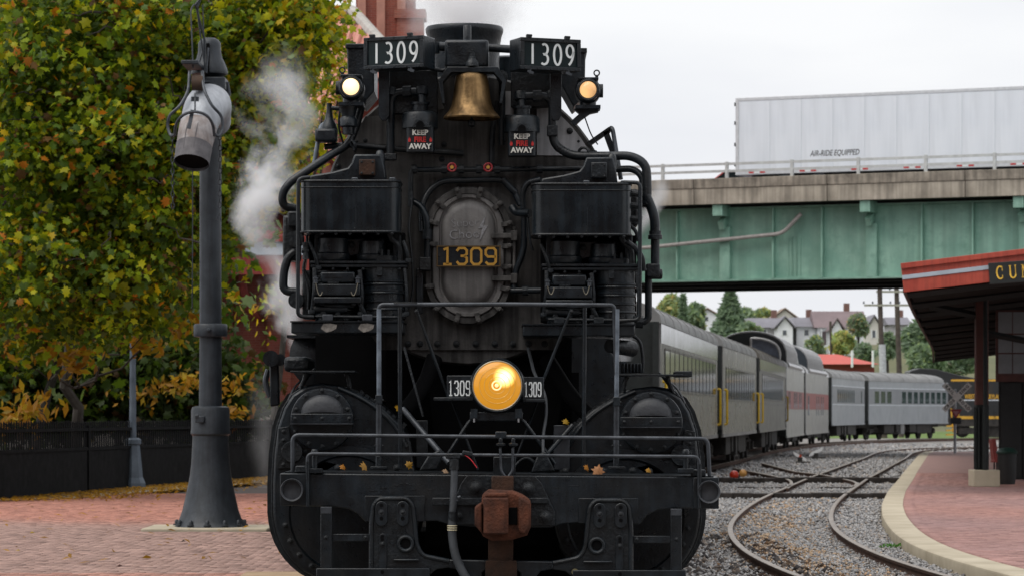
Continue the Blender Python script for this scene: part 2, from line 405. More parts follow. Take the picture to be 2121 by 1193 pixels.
def rail_objs(name, Q, parent):
    N = normals(Q)
    web = part('rail_web', sweep(MB(), Q, N, [(-.068, GZ + .015), (.068, GZ + .015), (.068, GZ + .028), (.012, GZ + .045), (.012, -.042), (.030, -.036), (.030, -.012), (-.030, -.012), (-.030, -.036), (-.012, -.042), (-.012, GZ + .045), (-.068, GZ + .028)]), RAILWEB, parent, smooth=0)
    top = part('rail_head', sweep(MB(), Q, N, [(-.0355, -.012), (.0355, -.012), (.0355, -.004), (.028, 0.0), (-.028, 0.0), (-.0355, -.004)]), RAILTOP, web, smooth=30)
def track(label, Q, ties=True, tie_range=(28, 110), step=.56, sub=1):
    root = empty('railway_track', (Q[0][0], Q[0][1], GZ)); tag(root, None, None, None, 'structure')
    N = normals(Q)
    rail_objs('r', Q - N * .7175, root); rail_objs('r', Q + N * .7175, root)
    s = np.r_[0, np.cumsum(np.hypot(*np.diff(Q, axis=0).T))]
    tie0 = None
    for u in np.arange(0, s[-1], step):
        x, y = np.interp(u, s, Q[:, 0]), np.interp(u, s, Q[:, 1])
        if not (tie_range[0] < y < tie_range[1]): continue
        nx, ny = np.interp(u, s, N[:, 0]), np.interp(u, s, N[:, 1]); a = math.atan2(ny, nx)
        if tie0 is None:
            tie0 = part('tie', MB().box((x, y, GZ - .03), (2.5, .22, .12)), TIEM, root, bevel=.01); tie0.rotation_euler = (0, 0, a)
        else: copy_of(tie0, (x, y, GZ - .035 + rng.normal(0, .006)), root, rot=(0, 0, a + rng.normal(0, .01)))
    return root
Ql = smooth_line(LR); Nl = normals(Ql); QC = Ql + Nl * .7175
trk = track('side', QC)
# rail joint bars and tie plates nearby
for k_ in range(0, len(QC)):
    q = QC[k_]; n = Nl[k_]
    if 29 < q[1] < 60 and k_ % 2 == 0:
        for s_ in (-1, 1):
            a = math.atan2(n[1], n[0])
            part('spike_clip', MB().box((q[0] + n[0] * (.7175 + .085) * s_, q[1] + n[1] * (.7175 + .085) * s_, GZ + .03), (.06, .09, .05), (0, 0, a)), RAILWEB, trk, smooth=0)
# train track
TR = [(-10, .3), (5, .05), (15, -.07), (22, -.1), (26, -.22), (34, -.5), (44, -.25), (54, .40), (64, 1.46), (75, 2.78), (86, 4.12), (95.5, 5.35), (105, 6.6), (117, 8.15), (129, 9.55), (144, 11.8), (158, 14.6), (170, 17.6), (180, 20.5), (190, 24.3), (200, 30), (208, 40), (213, 55)]
Qt = smooth_line(TR, 300)
track('train', Qt, tie_range=(60, 115))
# crossover rails and long timbers between the two tracks
def gpx(x, y, z=0.0): return px(x, y, gy(y, z))
tb = empty('crossing_timbers', gpx(1650, 1000, GZ)); tag(tb, None, None, None, 'structure')
for (xa, xb, y, hgt, dep) in ((1478, 1868, 990.5, .19, .7), (1478, 1850, 1021, .17, .55), (1530, 1842, 1002, .10, .35)):
    a = gpx(xa, y, .0); b = gpx(xb, y, .0)
    n_ = 9
    for i in range(n_):
        x0 = a.x + (b.x - a.x) * i / n_; x1 = a.x + (b.x - a.x) * (i + 1) / n_ - .012
        part('timber', MB().bb(x0, x1, a.y, a.y + dep, GZ - .02, GZ - .02 + hgt + rng.normal(0, .006)), TIEM, tb, smooth=0, bevel=.008)
cr = empty('crossover_track', gpx(1600, 980, GZ)); tag(cr, None, None, None, 'structure')
for pts in ([(1520, 968), (1560, 976), (1600, 984), (1630, 990), (1640, 996), (1637, 1004), (1630, 1010)], [(1578, 958), (1610, 966), (1650, 976), (1700, 981), (1745, 990), (1768, 995), (1776, 1000), (1770, 1005)]):
    W_ = [gpx(x, y) for x, y in pts]; Q = np.array([(p.x, p.y) for p in fillet(W_, 2.0, 8)])
    rail_objs('c', Q, cr)

# ---- platform with kerb
KO = [(20, 5.6), (26, 5.05), (30, 4.78), (34, 4.64), (36.3, 4.66), (38.6, 4.75), (42.3, 5.02), (48, 5.57), (54.4, 6.3), (63.5, 7.48), (74, 8.95), (85.3, 10.5), (104, 13.1), (123, 15.75), (128, 16.6)]
Ko = smooth_line(KO, 160); Nk = normals(Ko); PT = .02
plat = part('platform', MB().vprism([tuple(q + n * .30) for q, n in zip(Ko, Nk)] + [(60, 128), (60, 20)], GZ, PT - .05), MORTAR, smooth=0); structure(plat)
kb = part('platform_kerb', sweep(MB(), Ko, Nk, [(0, GZ), (.36, GZ), (.36, PT - .002), (.03, PT), (.008, PT - .012), (0, PT - .03)]), CURBM, smooth=30); structure(kb)
cs, rs, co = [], [], []
inner = [(q[1] + n[1] * .36, q[0] + n[0] * .36) for q, n in zip(Ko, Nk)]
yy = 30.2; j = 0
while yy < 82:
    x0 = interp(inner, yy) + .01; xe = max(.166 * yy + .5, x0 + .5)
    n_ = int((xe - x0) / bl) + 2
    xs = math.floor(x0 / bl) * bl + (j % 2) * bl / 2
    for i in range(n_):
        x = xs + i * bl
        if x - bl / 2 < x0: 
            if x + bl / 2 < x0 + .06: continue
        cs.append((max(x, x0 + .095), yy)); rs.append(rng.normal(0, .006))
        v = rng.normal(1, .10); patch = .5 + .5 * math.sin(x * .8 + yy * .35) * math.sin(yy * .22 - x * .4)
        c0 = np.array((.50, .275, .235)) * (1 - patch) + np.array((.42, .265, .25)) * patch
        if rng.random() < .04: c0 = c0 * .72
        co.append(np.clip(c0 * v, .02, .9))
    yy += bw; j += 1
lay(cs, rs, bl - .013, bw - .012, .05, co, plat, PT)
pf = part('platform_far', MB().vprism([(interp(inner, y) , y) for y in np.linspace(82.1, 127, 20)] + [(59.9, 127), (59.9, 82.1)], PT - .05, PT - .002), pm('far_pavers', (.24, .15, .14), .85, 0, 0, 2.2, col2=(.34, .20, .17), coords='World'), smooth=0); structure(pf)

# ---- ballast stones
def rocks(n_, fx, y0, y1, s0, s1, zj, pal, pw):
    Y = np.sqrt(rng.uniform(y0 ** 2, y1 ** 2, n_)); lo = np.array([fx(y)[0] for y in Y]); hi = np.array([fx(y)[1] for y in Y])
    X = lo + (hi - lo) * rng.random(n_); s = rng.uniform(s0, s1, n_)
    base = np.array([(1, 0, 0), (-1, 0, 0), (0, 1, 0), (0, -1, 0), (0, 0, 1), (0, 0, -1)], float)
    F0 = np.array([(0, 2, 4), (2, 1, 4), (1, 3, 4), (3, 0, 4), (2, 0, 5), (1, 2, 5), (3, 1, 5), (0, 3, 5)])
    V = base[None] * rng.uniform(.55, 1.25, (n_, 6, 1)) + rng.normal(0, .18, (n_, 6, 3))
    th = rng.uniform(0, 6.28, n_); c, d = np.cos(th)[:, None], np.sin(th)[:, None]
    Vx = V[..., 0] * c - V[..., 1] * d; Vy = V[..., 0] * d + V[..., 1] * c
    V = np.stack([Vx, Vy, V[..., 2] * .7], -1) * s[:, None, None]
    V[..., 0] += X[:, None]; V[..., 1] += Y[:, None]; V[..., 2] += GZ + (rng.random(n_) * zj)[:, None]
    pick = rng.choice(len(pal), n_, p=pw); cc = np.array(pal)[pick] * rng.uniform(.75, 1.2, (n_, 1))
    # tan dust lies in drifts between the rails
    ctr = np.interp(Y, [a for a, b in LR], [b for a, b in LR]) + .5
    pr = np.exp(-((X - ctr) / .62) ** 2) * np.clip((66 - Y) / 14, 0, 1) * (.42 + .36 * np.sin(X * 2.3 + Y * .9) * np.sin(Y * .53 - X))
    dr = rng.random(n_) < pr
    cc[dr] = cc[dr] * np.array((1.25, .92, .62))
    return V.reshape(-1, 3), (F0[None] + (np.arange(n_) * 6)[:, None, None]).reshape(-1, 3), np.repeat(cc, 6, 0)
PAL = [(.42, .415, .415), (.48, .47, .46), (.36, .355, .36), (.46, .40, .35), (.26, .25, .245), (.56, .545, .53)]; PW = [.34, .22, .2, .12, .07, .05]
kin = [(q[1], q[0]) for q in Ko]
fx = lambda y: (1.0 if y < 66 else interp(TR, y) + 1.0, interp(kin, y) - .02)
parts_ = [rocks(42000, fx, 29, 47, .013, .034, .05, PAL, PW), rocks(36000, fx, 46, 75, .02, .045, .06, PAL, PW), rocks(9000, fx, 75, 118, .035, .07, .06, PAL, PW), rocks(9000, lambda y: (interp(TR, y) + 1.2, interp([(118, 14.5), (135, 17), (150, 32), (175, 40)], y)), 118, 172, .05, .11, .06, PAL, PW),
          rocks(2500, lambda y: (1.5, 3.4), 29, 44, .02, .07, .05, [(.05, .045, .045), (.09, .08, .075), (.16, .13, .11)], [.5, .3, .2])]
o_ = 0; Vs, Fs, Cs = [], [], []
for V, F, C in parts_: Vs.append(V); Fs.append(F + o_); Cs.append(C); o_ += len(V)
bal = link('ballast', np_mesh('ballast', np.concatenate(Vs), np.concatenate(Fs), STONE, np.concatenate(Cs)), (0, 0, 0)); tag(bal, 'loose grey ballast stones between the rails', 'gravel', None, 'stuff')

# ---- hillside far behind
HILLM = pm('hill_ground', (0.06, 0.075, 0.03), 0.95, 0, 0, .05, col2=(0.16, 0.15, 0.07), coords='World')
nx_, ny_ = 40, 24; V = []; F = []
def hill_z(x, y):
    t = min(max((y - 290) / 150, 0), 1); t = t * t * (3 - 2 * t)
    return GZ + t * (10.5 + .9 * math.sin(x * .05) + .6 * math.sin(x * .11 + 1)) + max(0, y - 440) * .012
for j in range(ny_):
    y = 285 + j * 18
    for i in range(nx_):
        x = -220 + i * 12.5; V.append((x, y, hill_z(x, y) - .05))
for j in range(ny_ - 1):
    for i in range(nx_ - 1): a = j * nx_ + i; F.append((a, a + 1, a + 1 + nx_, a + nx_))
hl_ = part('hill', MB().add(V, F), HILLM, smooth=60); structure(hl_)

# ---- unseen brick blocks, added to darken reflections on the locomotive front
WALLB = pm('blocker_brick', (.13, .055, .04), .9, 0, 0, .6, .1, col2=(.20, .09, .065), coords='World'); FGL = pm('blocker_glass', (.02, .024, .028), .15)
for (x0, x1, h, lab) in ((-34, -12, 13, 'unseen brick block added behind the viewer to dim reflections, left one'), (-11, 9, 15, 'unseen brick block added behind the viewer to dim reflections, middle one'), (10, 36, 12, 'unseen brick block added behind the viewer to dim reflections, right one')):
    sbd = empty('light_blocker', ((x0 + x1) / 2, -14, GZ), lab, 'building', 'added light blockers behind the viewer')
    part('wall', MB().bb(x0, x1, -24, -10, GZ, h), WALLB, sbd, smooth=0)
    part('cornice', MB().bb(x0 - .2, x1 + .2, -24.2, -9.6, h, h + .5), STNX if False else CURBM, sbd, smooth=0)
    wn = None
    for zf in np.arange(1.2, h - 2.5, 3.6):
        for xx in np.arange(x0 + 1.4, x1 - 1.4, 2.6):
            c = (xx + .6, -9.98, zf + 1.0)
            if wn is None: wn = part('window', MB().box(c, (1.2, .06, 2.0)), FGL, sbd, smooth=0)
            else: copy_of(wn, c, sbd)
# ================================================================ the steam locomotive
Y0 = 22.0
def L(x, y, d): return px(x, y, Y0 + d)
def S(n, d): return n * (Y0 + d) / FPX            # photo pixels -> metres at depth d
loco = empty('steam_locomotive', (-0.09, Y0 + 0.4, 0.0), 'black articulated steam locomotive 1309 seen head on with lit headlight', 'locomotive')

def P(name, mb, mat=BLK, parent=None, **k): return part(name, mb, mat, parent or loco, **k)
def pipe(pts, r, mat=BLK, fil=0.06, name='pipe', parent=None, n=10):
    return P(name, MB().tube(fillet([L(*p) for p in pts], fil), r, n), mat, parent)
def pbox(name, x0, x1, y0, y1, d0, d1, mat=BLK, parent=None, bevel=0.006):
    a = L(x0, y1, d0); b = L(x1, y0, d0)
    return P(name, MB().bb(a.x, b.x, Y0 + d0, Y0 + d1, a.z, b.z), mat, parent, bevel=bevel)
def pprism(name, pts, d0, d1, mat=BLK, parent=None, bevel=0.0, smooth=40):
    q = [L(x, y, d0) for x, y in pts]
    return P(name, MB().prism([(p.x, p.z) for p in q], Y0 + d0, Y0 + d1), mat, parent, bevel=bevel, smooth=smooth)
bolt0 = None
def bolt(x, y, d, r=0.016, parent=None, mat=None):
    global bolt0
    if bolt0 is None:
        mb = MB().lathe([(1.35, 0), (1.35, -0.25), (1.0, -0.3), (1.0, -0.9), (0.55, -1.25), (0.1, -1.3)], (0, 0, 0), (0, 1, 0), 10)
        bolt0 = part('bolt', mb, BLK2, loco, origin=(0, 0, 0)); bolt0.scale = (r,) * 3
        bolt0.location = L(x, y, d) - WLOC[loco.name]; WLOC[bolt0.name] = L(x, y, d)
        if parent is not None: bolt0.parent = parent; bolt0.location = L(x, y, d) - WLOC[parent.name]
        return bolt0
    return copy_of(bolt0, L(x, y, d), parent or loco, scale=r)
def disc(name, x, y, rpx, d0, d1, mat=BLK, parent=None, n=28, prof=None):
    c = L(x, y, d0); r = S(rpx, d0)
    pr = prof or [(r, 0), (r, d1 - d0)]
    return P(name, MB().lathe(pr, c, (0, 1, 0), n), mat, parent)
def mir(p, c2, dy): return (c2 - p[0], p[1] + dy) + tuple(p[2:])

# ---- boiler, smokebox, frame, running gear behind the front
bc = L(968, 455, 1.6); BR = S(297, 1.6)
P('smokebox', MB().lathe([(BR, 0), (BR + .015, .02), (BR + .015, .5), (BR, .52), (BR, 4.4)], bc, (0, 1, 0), 64), GRAPH)
P('boiler', MB().lathe([(BR - .02, 0), (BR - .02, 6.0), (BR + .10, 8.0), (BR + .10, 11.5)], bc + Vector((0, 4.4, 0)), (0, 1, 0), 56), BLK)
for k in range(6):
    P('boiler_band', MB().lathe([(BR + .0, 0), (BR + (.0 if k < 4 else .12), .001), (BR + (.0 if k < 4 else .12), .07), (BR, .071)], bc + Vector((0, 5 + k * 1.9, 0)), (0, 1, 0), 48), BLK)
for (yy, r_, h_) in ((4.2, .42, 1.38), (7.0, .5, 1.35)):
    P('sand_dome' if yy < 5 else 'steam_dome', MB().lathe([(r_ + .15, .9), (r_, 1.08), (r_, h_ - .14), (r_ * .8, h_ - .03), (r_ * .3, h_)], bc + Vector((0, yy, 0)), (0, 0, 1), 28), BLK)
cabY = Y0 + 16.8
cab = P('cab', MB().bb(-1.85, 1.3, cabY, cabY + 2.0, 1.5, 4.05), BLK, bevel=.03)
P('cab_roof', MB().lathe([(2.1, 0), (2.1, 2.4)], (-.28, cabY - .2, 2.35), (0, 1, 0), 40), BLK).scale = (0.8, 1, 0.9)
P('tender_body', MB().bb(-1.6, 1.3, cabY + 2.5, cabY + 13, 1.1, 3.55), BLK, bevel=.05)
P('tender_frame', MB().bb(-1.5, 1.2, cabY + 2.2, cabY + 13.2, .75, 1.08), BLK2)
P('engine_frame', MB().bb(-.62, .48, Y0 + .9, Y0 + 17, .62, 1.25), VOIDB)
P('air_reservoir', MB().lathe([(.1, -.08), (.26, 0), (.26, 4.5), (.1, 4.58)], L(668, 738, 2.9), (0, 1, 0), 24), BLK)
P('running_board', MB().bb(L(596, 0, 2.7).x, L(720, 0, 2.7).x, Y0 + 2.6, Y0 + 9, L(0, 700, 2.7).z, L(0, 694, 2.7).z), BLK2)
P('dark_backing', MB().bb(L(655, 0, 2.6).x, L(800, 0, 2.6).x, Y0 + 2.5, Y0 + 4.0, L(0, 830, 2.6).z, L(0, 690, 2.6).z), VOIDB)  # black box added to darken the gap above the cylinder
P('truck_frame', MB().bb(-.72, .52, Y0 + 1.3, Y0 + 3.4, .16, .66), VOIDB)  # dark box added to blacken the bright gap under the beam
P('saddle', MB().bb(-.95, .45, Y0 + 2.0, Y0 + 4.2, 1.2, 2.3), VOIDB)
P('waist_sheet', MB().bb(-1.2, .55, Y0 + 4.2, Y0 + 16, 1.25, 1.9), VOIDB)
drv = None
for k in range(6):
    yy = Y0 + 4.3 + k * 1.55 + (1.4 if k > 2 else 0)
    for sx in (-1, 1):
        c = Vector((-.12 + sx * .72 - k * .03, yy, .70))
        if drv is None:
            drv = P('driving_wheel', MB().lathe([(.72, -.015), (.72, .015), (.70, .02), (.70, .13), (.62, .13), (.60, .09), (.22, .09), (.2, .15), (.05, .15)], c, (sx, 0, 0), 40), BLK2, origin=c)
            tyre = drv
        else: copy_of(tyre, c, loco, rot=(0, 0, 0 if sx < 0 else R(180)))
for k in range(2):
    for sx in (-1, 1):
        P('pilot_wheel', MB().lathe([(.40, -.015), (.40, .015), (.38, .02), (.38, .13), (.3, .13), (.1, .08), (.08, .14)], (-.1 + sx * .72, Y0 + 2.55 + k * .001 + (13.6 if k else 0), .38), (sx, 0, 0), 32), BLK2)
for k in range(6):
    for sx in (-1, 1):
        P('tender_wheel', MB().lathe([(.43, -.015), (.43, .015), (.41, .02), (.41, .13), (.3, .13), (.1, .08)], (-.1 + sx * .72, cabY + 3.6 + (k % 3) * 1.5 + (k // 3) * 5.2, .41), (sx, 0, 0), 28), BLK2)

# ---- smokebox front plate
pts = []
for i in range(0, 61):
    a = R(-38 + (256) * i / 60); pts.append((968 + 296 * math.cos(a), 455 - 296 * math.sin(a)))
pts += [(742, 660), (790, 724), (1150, 724), (1196, 660)]
front = pprism('smokebox_front', pts, 1.57, 1.63, GRAPH, smooth=0)
for x in (845, 870, 906, 945, 985, 1025, 1062, 1095, 1128): bolt(x, 712, 1.57, .019, front)
for (x, y) in ((757, 292), (790, 222), (1232, 318), (1098, 186), (842, 190), (700, 345), (1020, 345), (915, 330), (920, 300)): bolt(x, y, 1.57, .017, front)
for i in range(9):
    a = R(200 - i * 27.5); bolt(968 + 281 * math.cos(a), 455 - 281 * math.sin(a), 1.57, .014, front)

# bare plates either side of the bell
BARE = pm('bare_grey_plate', (.38, .38, .39), .6, 0, 0, 3, .1, 40, col2=(.58, .58, .60), streak=.3, spec=.3)
edge = [(968 + 289 * math.cos(R(a)), 455 - 289 * math.sin(R(a))) for a in np.linspace(27, 53, 10)]
pprism('bare_plate', [(1112, 322)] + edge + [(1112, 226)], 1.555, 1.572, BARE, front, smooth=0)
GRL = pm('faded_plate', (.07, .067, .064), .6, 0, 0, 3, .1, 40, col2=(.16, .155, .15), streak=.45, spec=.3)
pprism('bare_plate', [(884, 174), (914, 170), (920, 226), (884, 232)], 1.555, 1.572, GRL, front, smooth=0)
pprism('bare_plate', [(1046, 190), (1064, 190), (1064, 238), (1046, 238)], 1.555, 1.572, BARE, front, smooth=0)
bolt(1180, 272, 1.553, .018, front)
pprism('bare_plate', [(757, 242), (802, 240), (802, 300), (724, 302)], 1.558, 1.572, GRL, front, smooth=0)
# ---- smokebox door (upright oval)
def stadium(cx, top, bot, rx, n=14):
    rt = rx
    return [(cx + rx * math.cos(R(a)), top + rt - rt * math.sin(R(a))) for a in np.linspace(0, 180, n)] + [(cx - rx * math.cos(R(a)), bot - rt + rt * math.sin(R(a))) for a in np.linspace(0, 180, n)]
def stad_loft(name, specs, mat, parent=None):
    mb = MB(); rings = []
    for (t, b, r, d) in specs: rings.append([L(x, y, 1.5) + Vector((0, d - 1.5, 0)) for x, y in stadium(970, t, b, r)])
    mb.loft(rings); return P(name, mb, mat, parent, smooth=50)
ring = stad_loft('door_ring', [(387, 673, 91, 1.58), (387, 673, 91, 1.50), (390, 670, 88, 1.485), (401, 659, 77, 1.485), (402, 658, 76, 1.50), (402, 658, 76, 1.53)], GRAPH)
door = stad_loft('smokebox_door', [(402, 658, 75, 1.55), (402, 658, 75, 1.49), (405, 655, 72, 1.475), (409, 650, 61, 1.475), (412, 646, 59, 1.50), (414, 640, 56, 1.50), (418, 634, 54, 1.475), (424, 627, 50, 1.455), (434, 617, 42, 1.448)], DOORG)
clamp0 = None
CL = [(949, 400), (994, 400), (912, 424), (1031, 426), (897, 461), (1050, 464), (895, 506), (1051, 510), (1051, 553), (889, 593), (1048, 598), (907, 637), (1031, 637), (947, 659), (990, 659)]
for (x, y) in CL:
    cx_, cy_ = 970, min(max(y, 478), 582)
    a = math.atan2(-(y - cy_), x - cx_)
    c = L(x, y, 1.47)
    if clamp0 is None:
        mb = MB().box((0, 0, 0), (.085, .03, .036)).lathe([(.020, 0), (.020, -.02), (.013, -.022), (.013, -.05)], (.018, -.012, 0), (0, 1, 0), 8)
        clamp0 = P('door_clamp', MB().add([Vector(v) + c for v in mb.v], mb.f), GRAPH, origin=c, bevel=.005); clamp0.rotation_euler = (0, -a, 0)
    else: copy_of(clamp0, c, loco, rot=(0, -a, 0))
for y in (488, 576):
    pbox('door_hinge', 1018, 1066, y - 5, y + 6, 1.43, 1.48, GRAPH)
    pbox('hinge_lug', 1058, 1072, y - 10, y + 11, 1.42, 1.56, GRAPH)
P('hinge_pin', MB().cyl(L(1065, 470, 1.46), L(1065, 596, 1.46), .012), GRAPH)
# number plate on the door
np_ = pbox('number_plate', 904, 1037, 509, 553, 1.40, 1.425, BLK, bevel=.002)
mb = MB()
for (x0, x1, y0, y1) in ((904.5, 1036.5, 509.5, 511.8), (904.5, 1036.5, 550.2, 552.5), (904.5, 906.8, 512, 550), (1034.2, 1036.5, 512, 550)):
    a = L(x0, y1, 1.4); b = L(x1, y0, 1.4); mb.bb(a.x, b.x, Y0 + 1.392, Y0 + 1.401, a.z, b.z)
P('plate_border', mb, pm('plate_edge_brass', (0.12, .075, .03), .5, .5, .2), np_)
number('digit', '1309', BLOCK, L(914, 549.5, 1.40), (1, 0, 0), (0, 0, 1), (0, -1, 0), S(37, 1.4), S(30, 1.4), S(24, 1.4), S(5.0, 1.4), GOLD, np_, .006)
for x in (909, 1032): bolt(x, 531, 1.40, .006, np_)
door_face = 1.443
text('chalk_word', 'Super', S(25, 1.44), L(963, 462, door_face), CHALK, door, extrude=.0005, bold=-.0020, rot=(R(90), R(-3), 0))
text('chalk_word', 'Choo', S(28, 1.44), L(962, 486, door_face), CHALK, door, extrude=.0008, bold=-.0012, rot=(R(90), R(-3), 0))
z_ = [(1006, 447), (990, 474), (999, 473), (993, 500), (1011, 467), (1001, 468)]
pprism('chalk_bolt', [(x, y) for x, y in z_], door_face - .001, door_face + .001, CHALK, door, smooth=0)

# ---- stack, top casing and bell
sc_ = L(962, 180, 2.5)
P('smoke_stack', MB().lathe([(.34, -.3), (.285, -.18), (.272, .0), (.268, .18), (.272, .30), (.285, .38), (.298, .415), (.30, .44), (.29, .455), (.265, .45), (.25, .2)], sc_, (0, 0, 1), 40), BLK)
P('auxiliary_stack', MB().lathe([(.34, -.4), (.30, .15), (.315, .20), (.29, .215), (.25, .1)], L(1060, 180, 3.3), (0, 0, 1), 32), BLK)
pbox('top_casing', 921, 1012, 83, 140, 1.25, 1.75, BLK, bevel=.02)
P('whistle_pipe', MB().lathe([(.030, 0), (.030, .11), (.026, .115)], L(968, 86, 1.5), (0, 0, 1), 14), BLK)
P('marker_fitting', MB().lathe([(.05, 0), (.046, .03), (.03, .05), (.03, .065), (.022, .07), (.022, .1), (.008, .105), (.008, .13)], L(978, 138, 1.2), (0, 0, 1), 14), BLK2)
pprism('bell_yoke', [(926, 139), (1031, 139), (1048, 168), (1040, 215), (1034, 215), (1040, 170), (1022, 150), (935, 150), (917, 170), (922, 215), (916, 215), (908, 168)], 1.16, 1.34, BLK, bevel=.004)
bell_o = L(977, 247, 1.25); k_ = S(1, 1.25)
P('bell', MB().lathe([(58 * k_, 0), (59 * k_, 3 * k_), (54 * k_, 9 * k_), (47 * k_, 17 * k_), (42 * k_, 28 * k_), (38.5 * k_, 45 * k_), (36.5 * k_, 62 * k_), (35 * k_, 80 * k_), (33 * k_, 89 * k_), (27 * k_, 94 * k_), (8 * k_, 96 * k_)], bell_o, (0, 0, 1), 48, False), BRASS)
P('bell_clapper', MB().lathe([(.006, .2), (.008, .02), (.026, 0), (.026, -.03), (.008, -.045)], L(977, 252, 1.25), (0, 0, 1), 14), BLK2)
P('bell_yoke_boss', MB().lathe([(.05, 0), (.05, .04), (.02, .07)], L(977, 152, 1.25), (0, 0, 1), 16), BLK)

# ---- number boxes with white figures
def numbox(cx, cyy, yaw, d, label):
    c = L(cx, cyy, d); w_, h_, dp = .475, .232, .20
    q = Euler((0, 0, R(yaw))).to_matrix()
    ux, nyv = q @ Vector((1, 0, 0)), q @ Vector((0, -1, 0)); uz = Vector((0, 0, 1))
    def at(u, v, n): return c + ux * u + uz * v + nyv * n
    mb = MB().box(at(0, 0, -dp / 2), (w_, dp, h_), q)
    o = P('number_box', mb, BLK, bevel=.008)
    tag(o, label)
    mb = MB()
    for (u0, u1, v0, v1) in ((-w_ / 2, w_ / 2, h_ / 2 - .028, h_ / 2), (-w_ / 2, w_ / 2, -h_ / 2, -h_ / 2 + .028), (-w_ / 2, -w_ / 2 + .03, -h_ / 2 + .028, h_ / 2 - .028), (w_ / 2 - .03, w_ / 2, -h_ / 2 + .028, h_ / 2 - .028)):
        mb.box(at((u0 + u1) / 2, (v0 + v1) / 2, .009), (u1 - u0, .024, v1 - v0), q)
    P('frame', mb, BLK, o, bevel=.004)
    P('glass', MB().box(at(0, 0, .003), (w_ - .06, .006, h_ - .056), q), GLASSB, o)
    number('digit', '1309', ROUND, at(-.170, -.073, .0065), ux, uz, nyv, .146, .098, .062, .0165, WHITE, o, .003)
    for u in (-.17, .13):
        P('latch', MB().box(at(u, h_ / 2 + .008, .012), (.035, .03, .022), q).cyl(at(u - .02, h_ / 2 + .014, .02), at(u + .02, h_ / 2 + .014, .02), .009), BLK2, o)
        P('wing_nut', MB().box(at(u + .01, -h_ / 2 - .018, .016), (.05, .012, .018), Euler((0, R(18), R(yaw))).to_matrix()).cyl(at(u + .01, -h_ / 2 - .03, .012), at(u + .01, -h_ / 2 + .012, .012), .009), GREYST, o)
    for i in range(5):
        for v in (h_ / 2 - .008, -h_ / 2 + .008):
            P('rivet', MB().cyl(at(-.2 + i * .1, v, .02), at(-.2 + i * .1, v, .028), .006, n=8), BLK2, o)
numbox(817, 110, -22, 1.15, 'number box angled towards the trees')
numbox(1139, 114, 22, 1.15, 'number box angled towards the bridge')
# casings and carriers behind the number boxes
pprism('side_casing', [(718, 93), (775, 93), (775, 190), (752, 216), (722, 205)], 1.75, 2.4, BLK, bevel=.01)
pbox('casing_rim', 716, 777, 91, 101, 1.73, 2.42, BLK)
pprism('side_casing', [(1162, 100), (1213, 103), (1211, 200), (1188, 222), (1164, 180)], 1.75, 2.4, BLK, bevel=.01)
pbox('casing_rim', 1160, 1216, 100, 110, 1.73, 2.42, BLK)
for (x0, x1) in ((784, 806), (1140, 1163)):
    pprism('carrier_plate', [(x0, 146), (x1, 146), (x1, 240), (x1 - 6, 250), (x0 + 6, 250), (x0, 240)], 1.32, 1.36, BLK, bevel=.003)
pbox('back_plate', 806, 906, 146, 236, 1.45, 1.55, BLK2)
pbox('back_plate', 1058, 1140, 146, 222, 1.45, 1.55, BLK2)
pipe([(890, 96, 1.4), (925, 98, 1.4)], .035, BLK); pipe([(898, 88, 1.38), (898, 112, 1.38)], .045, BLK)
pipe([(1012, 100, 1.5), (1075, 104, 1.5)], .03, BLK)
pipe([(880, 140, 1.4), (920, 148, 1.4), (930, 140, 1.4)], .016, BLK)
pipe([(1040, 150, 1.4), (1040, 300, 1.5)], .026, BLK); disc('flange', 1040, 158, 12, 1.34, 1.46, BLK2)
pipe([(1018, 340, 1.5), (1020, 270, 1.52), (1030, 210, 1.52)], .02, BLK2)

# ---- class lamps
LENS_W = emit('lamp_lens_white', (1.0, 0.82, 0.52), 1.6)
LENS_A = emit('lamp_lens_amber', (0.80, 0.46, 0.20), 0.62)
HEADL = emit('headlight_lens', (0.30, 0.13, 0.012), 0.75)
def fres(m, c0, c1, s0, s1, off=(0, 0, 0), sc_=9.0):
    """bright filament image seen in ribbed lens glass"""
    nt = m.node_tree; b = nt.nodes['Principled BSDF']; l = nt.links.new
    tc = nt.nodes.new('ShaderNodeTexCoord'); mp = nt.nodes.new('ShaderNodeMapping'); mp.inputs['Location'].default_value = off
    l(tc.outputs['Object'], mp.inputs['Vector'])
    gr = nt.nodes.new('ShaderNodeVectorMath'); gr.operation = 'LENGTH'; l(mp.outputs['Vector'], gr.inputs[0])
    wv = nt.nodes.new('ShaderNodeMath'); wv.operation = 'MULTIPLY'; wv.inputs[1].default_value = sc_; l(gr.outputs['Value'], wv.inputs[0])
    rp = nt.nodes.new('ShaderNodeValToRGB'); l(wv.outputs[0], rp.inputs['Fac'])
    rp.color_ramp.elements[0].position = .12; rp.color_ramp.elements[0].color = (*c1, 1)
    rp.color_ramp.elements[1].position = .62; rp.color_ramp.elements[1].color = (*c0, 1)
    l(rp.outputs['Color'], b.inputs['Emission Color'])
    mr = nt.nodes.new('ShaderNodeMapRange'); mr.inputs['From Min'].default_value = .1; mr.inputs['From Max'].default_value = .6
    mr.inputs['To Min'].default_value = s1; mr.inputs['To Max'].default_value = s0
    l(wv.outputs[0], mr.inputs['Value']); l(mr.outputs['Result'], b.inputs['Emission Strength'])
fres(LENS_W, (1.0, .62, .26), (1.0, .86, .58), .75, 1.9, sc_=8)
fres(LENS_A, (.55, .30, .13), (1.0, .62, .24), .45, .95, off=(.02, 0, .03), sc_=8)
fres(HEADL, (.74, .31, .020), (1.0, .80, .34), .50, 3.6, off=(-.050, 0, -.058), sc_=7.2)
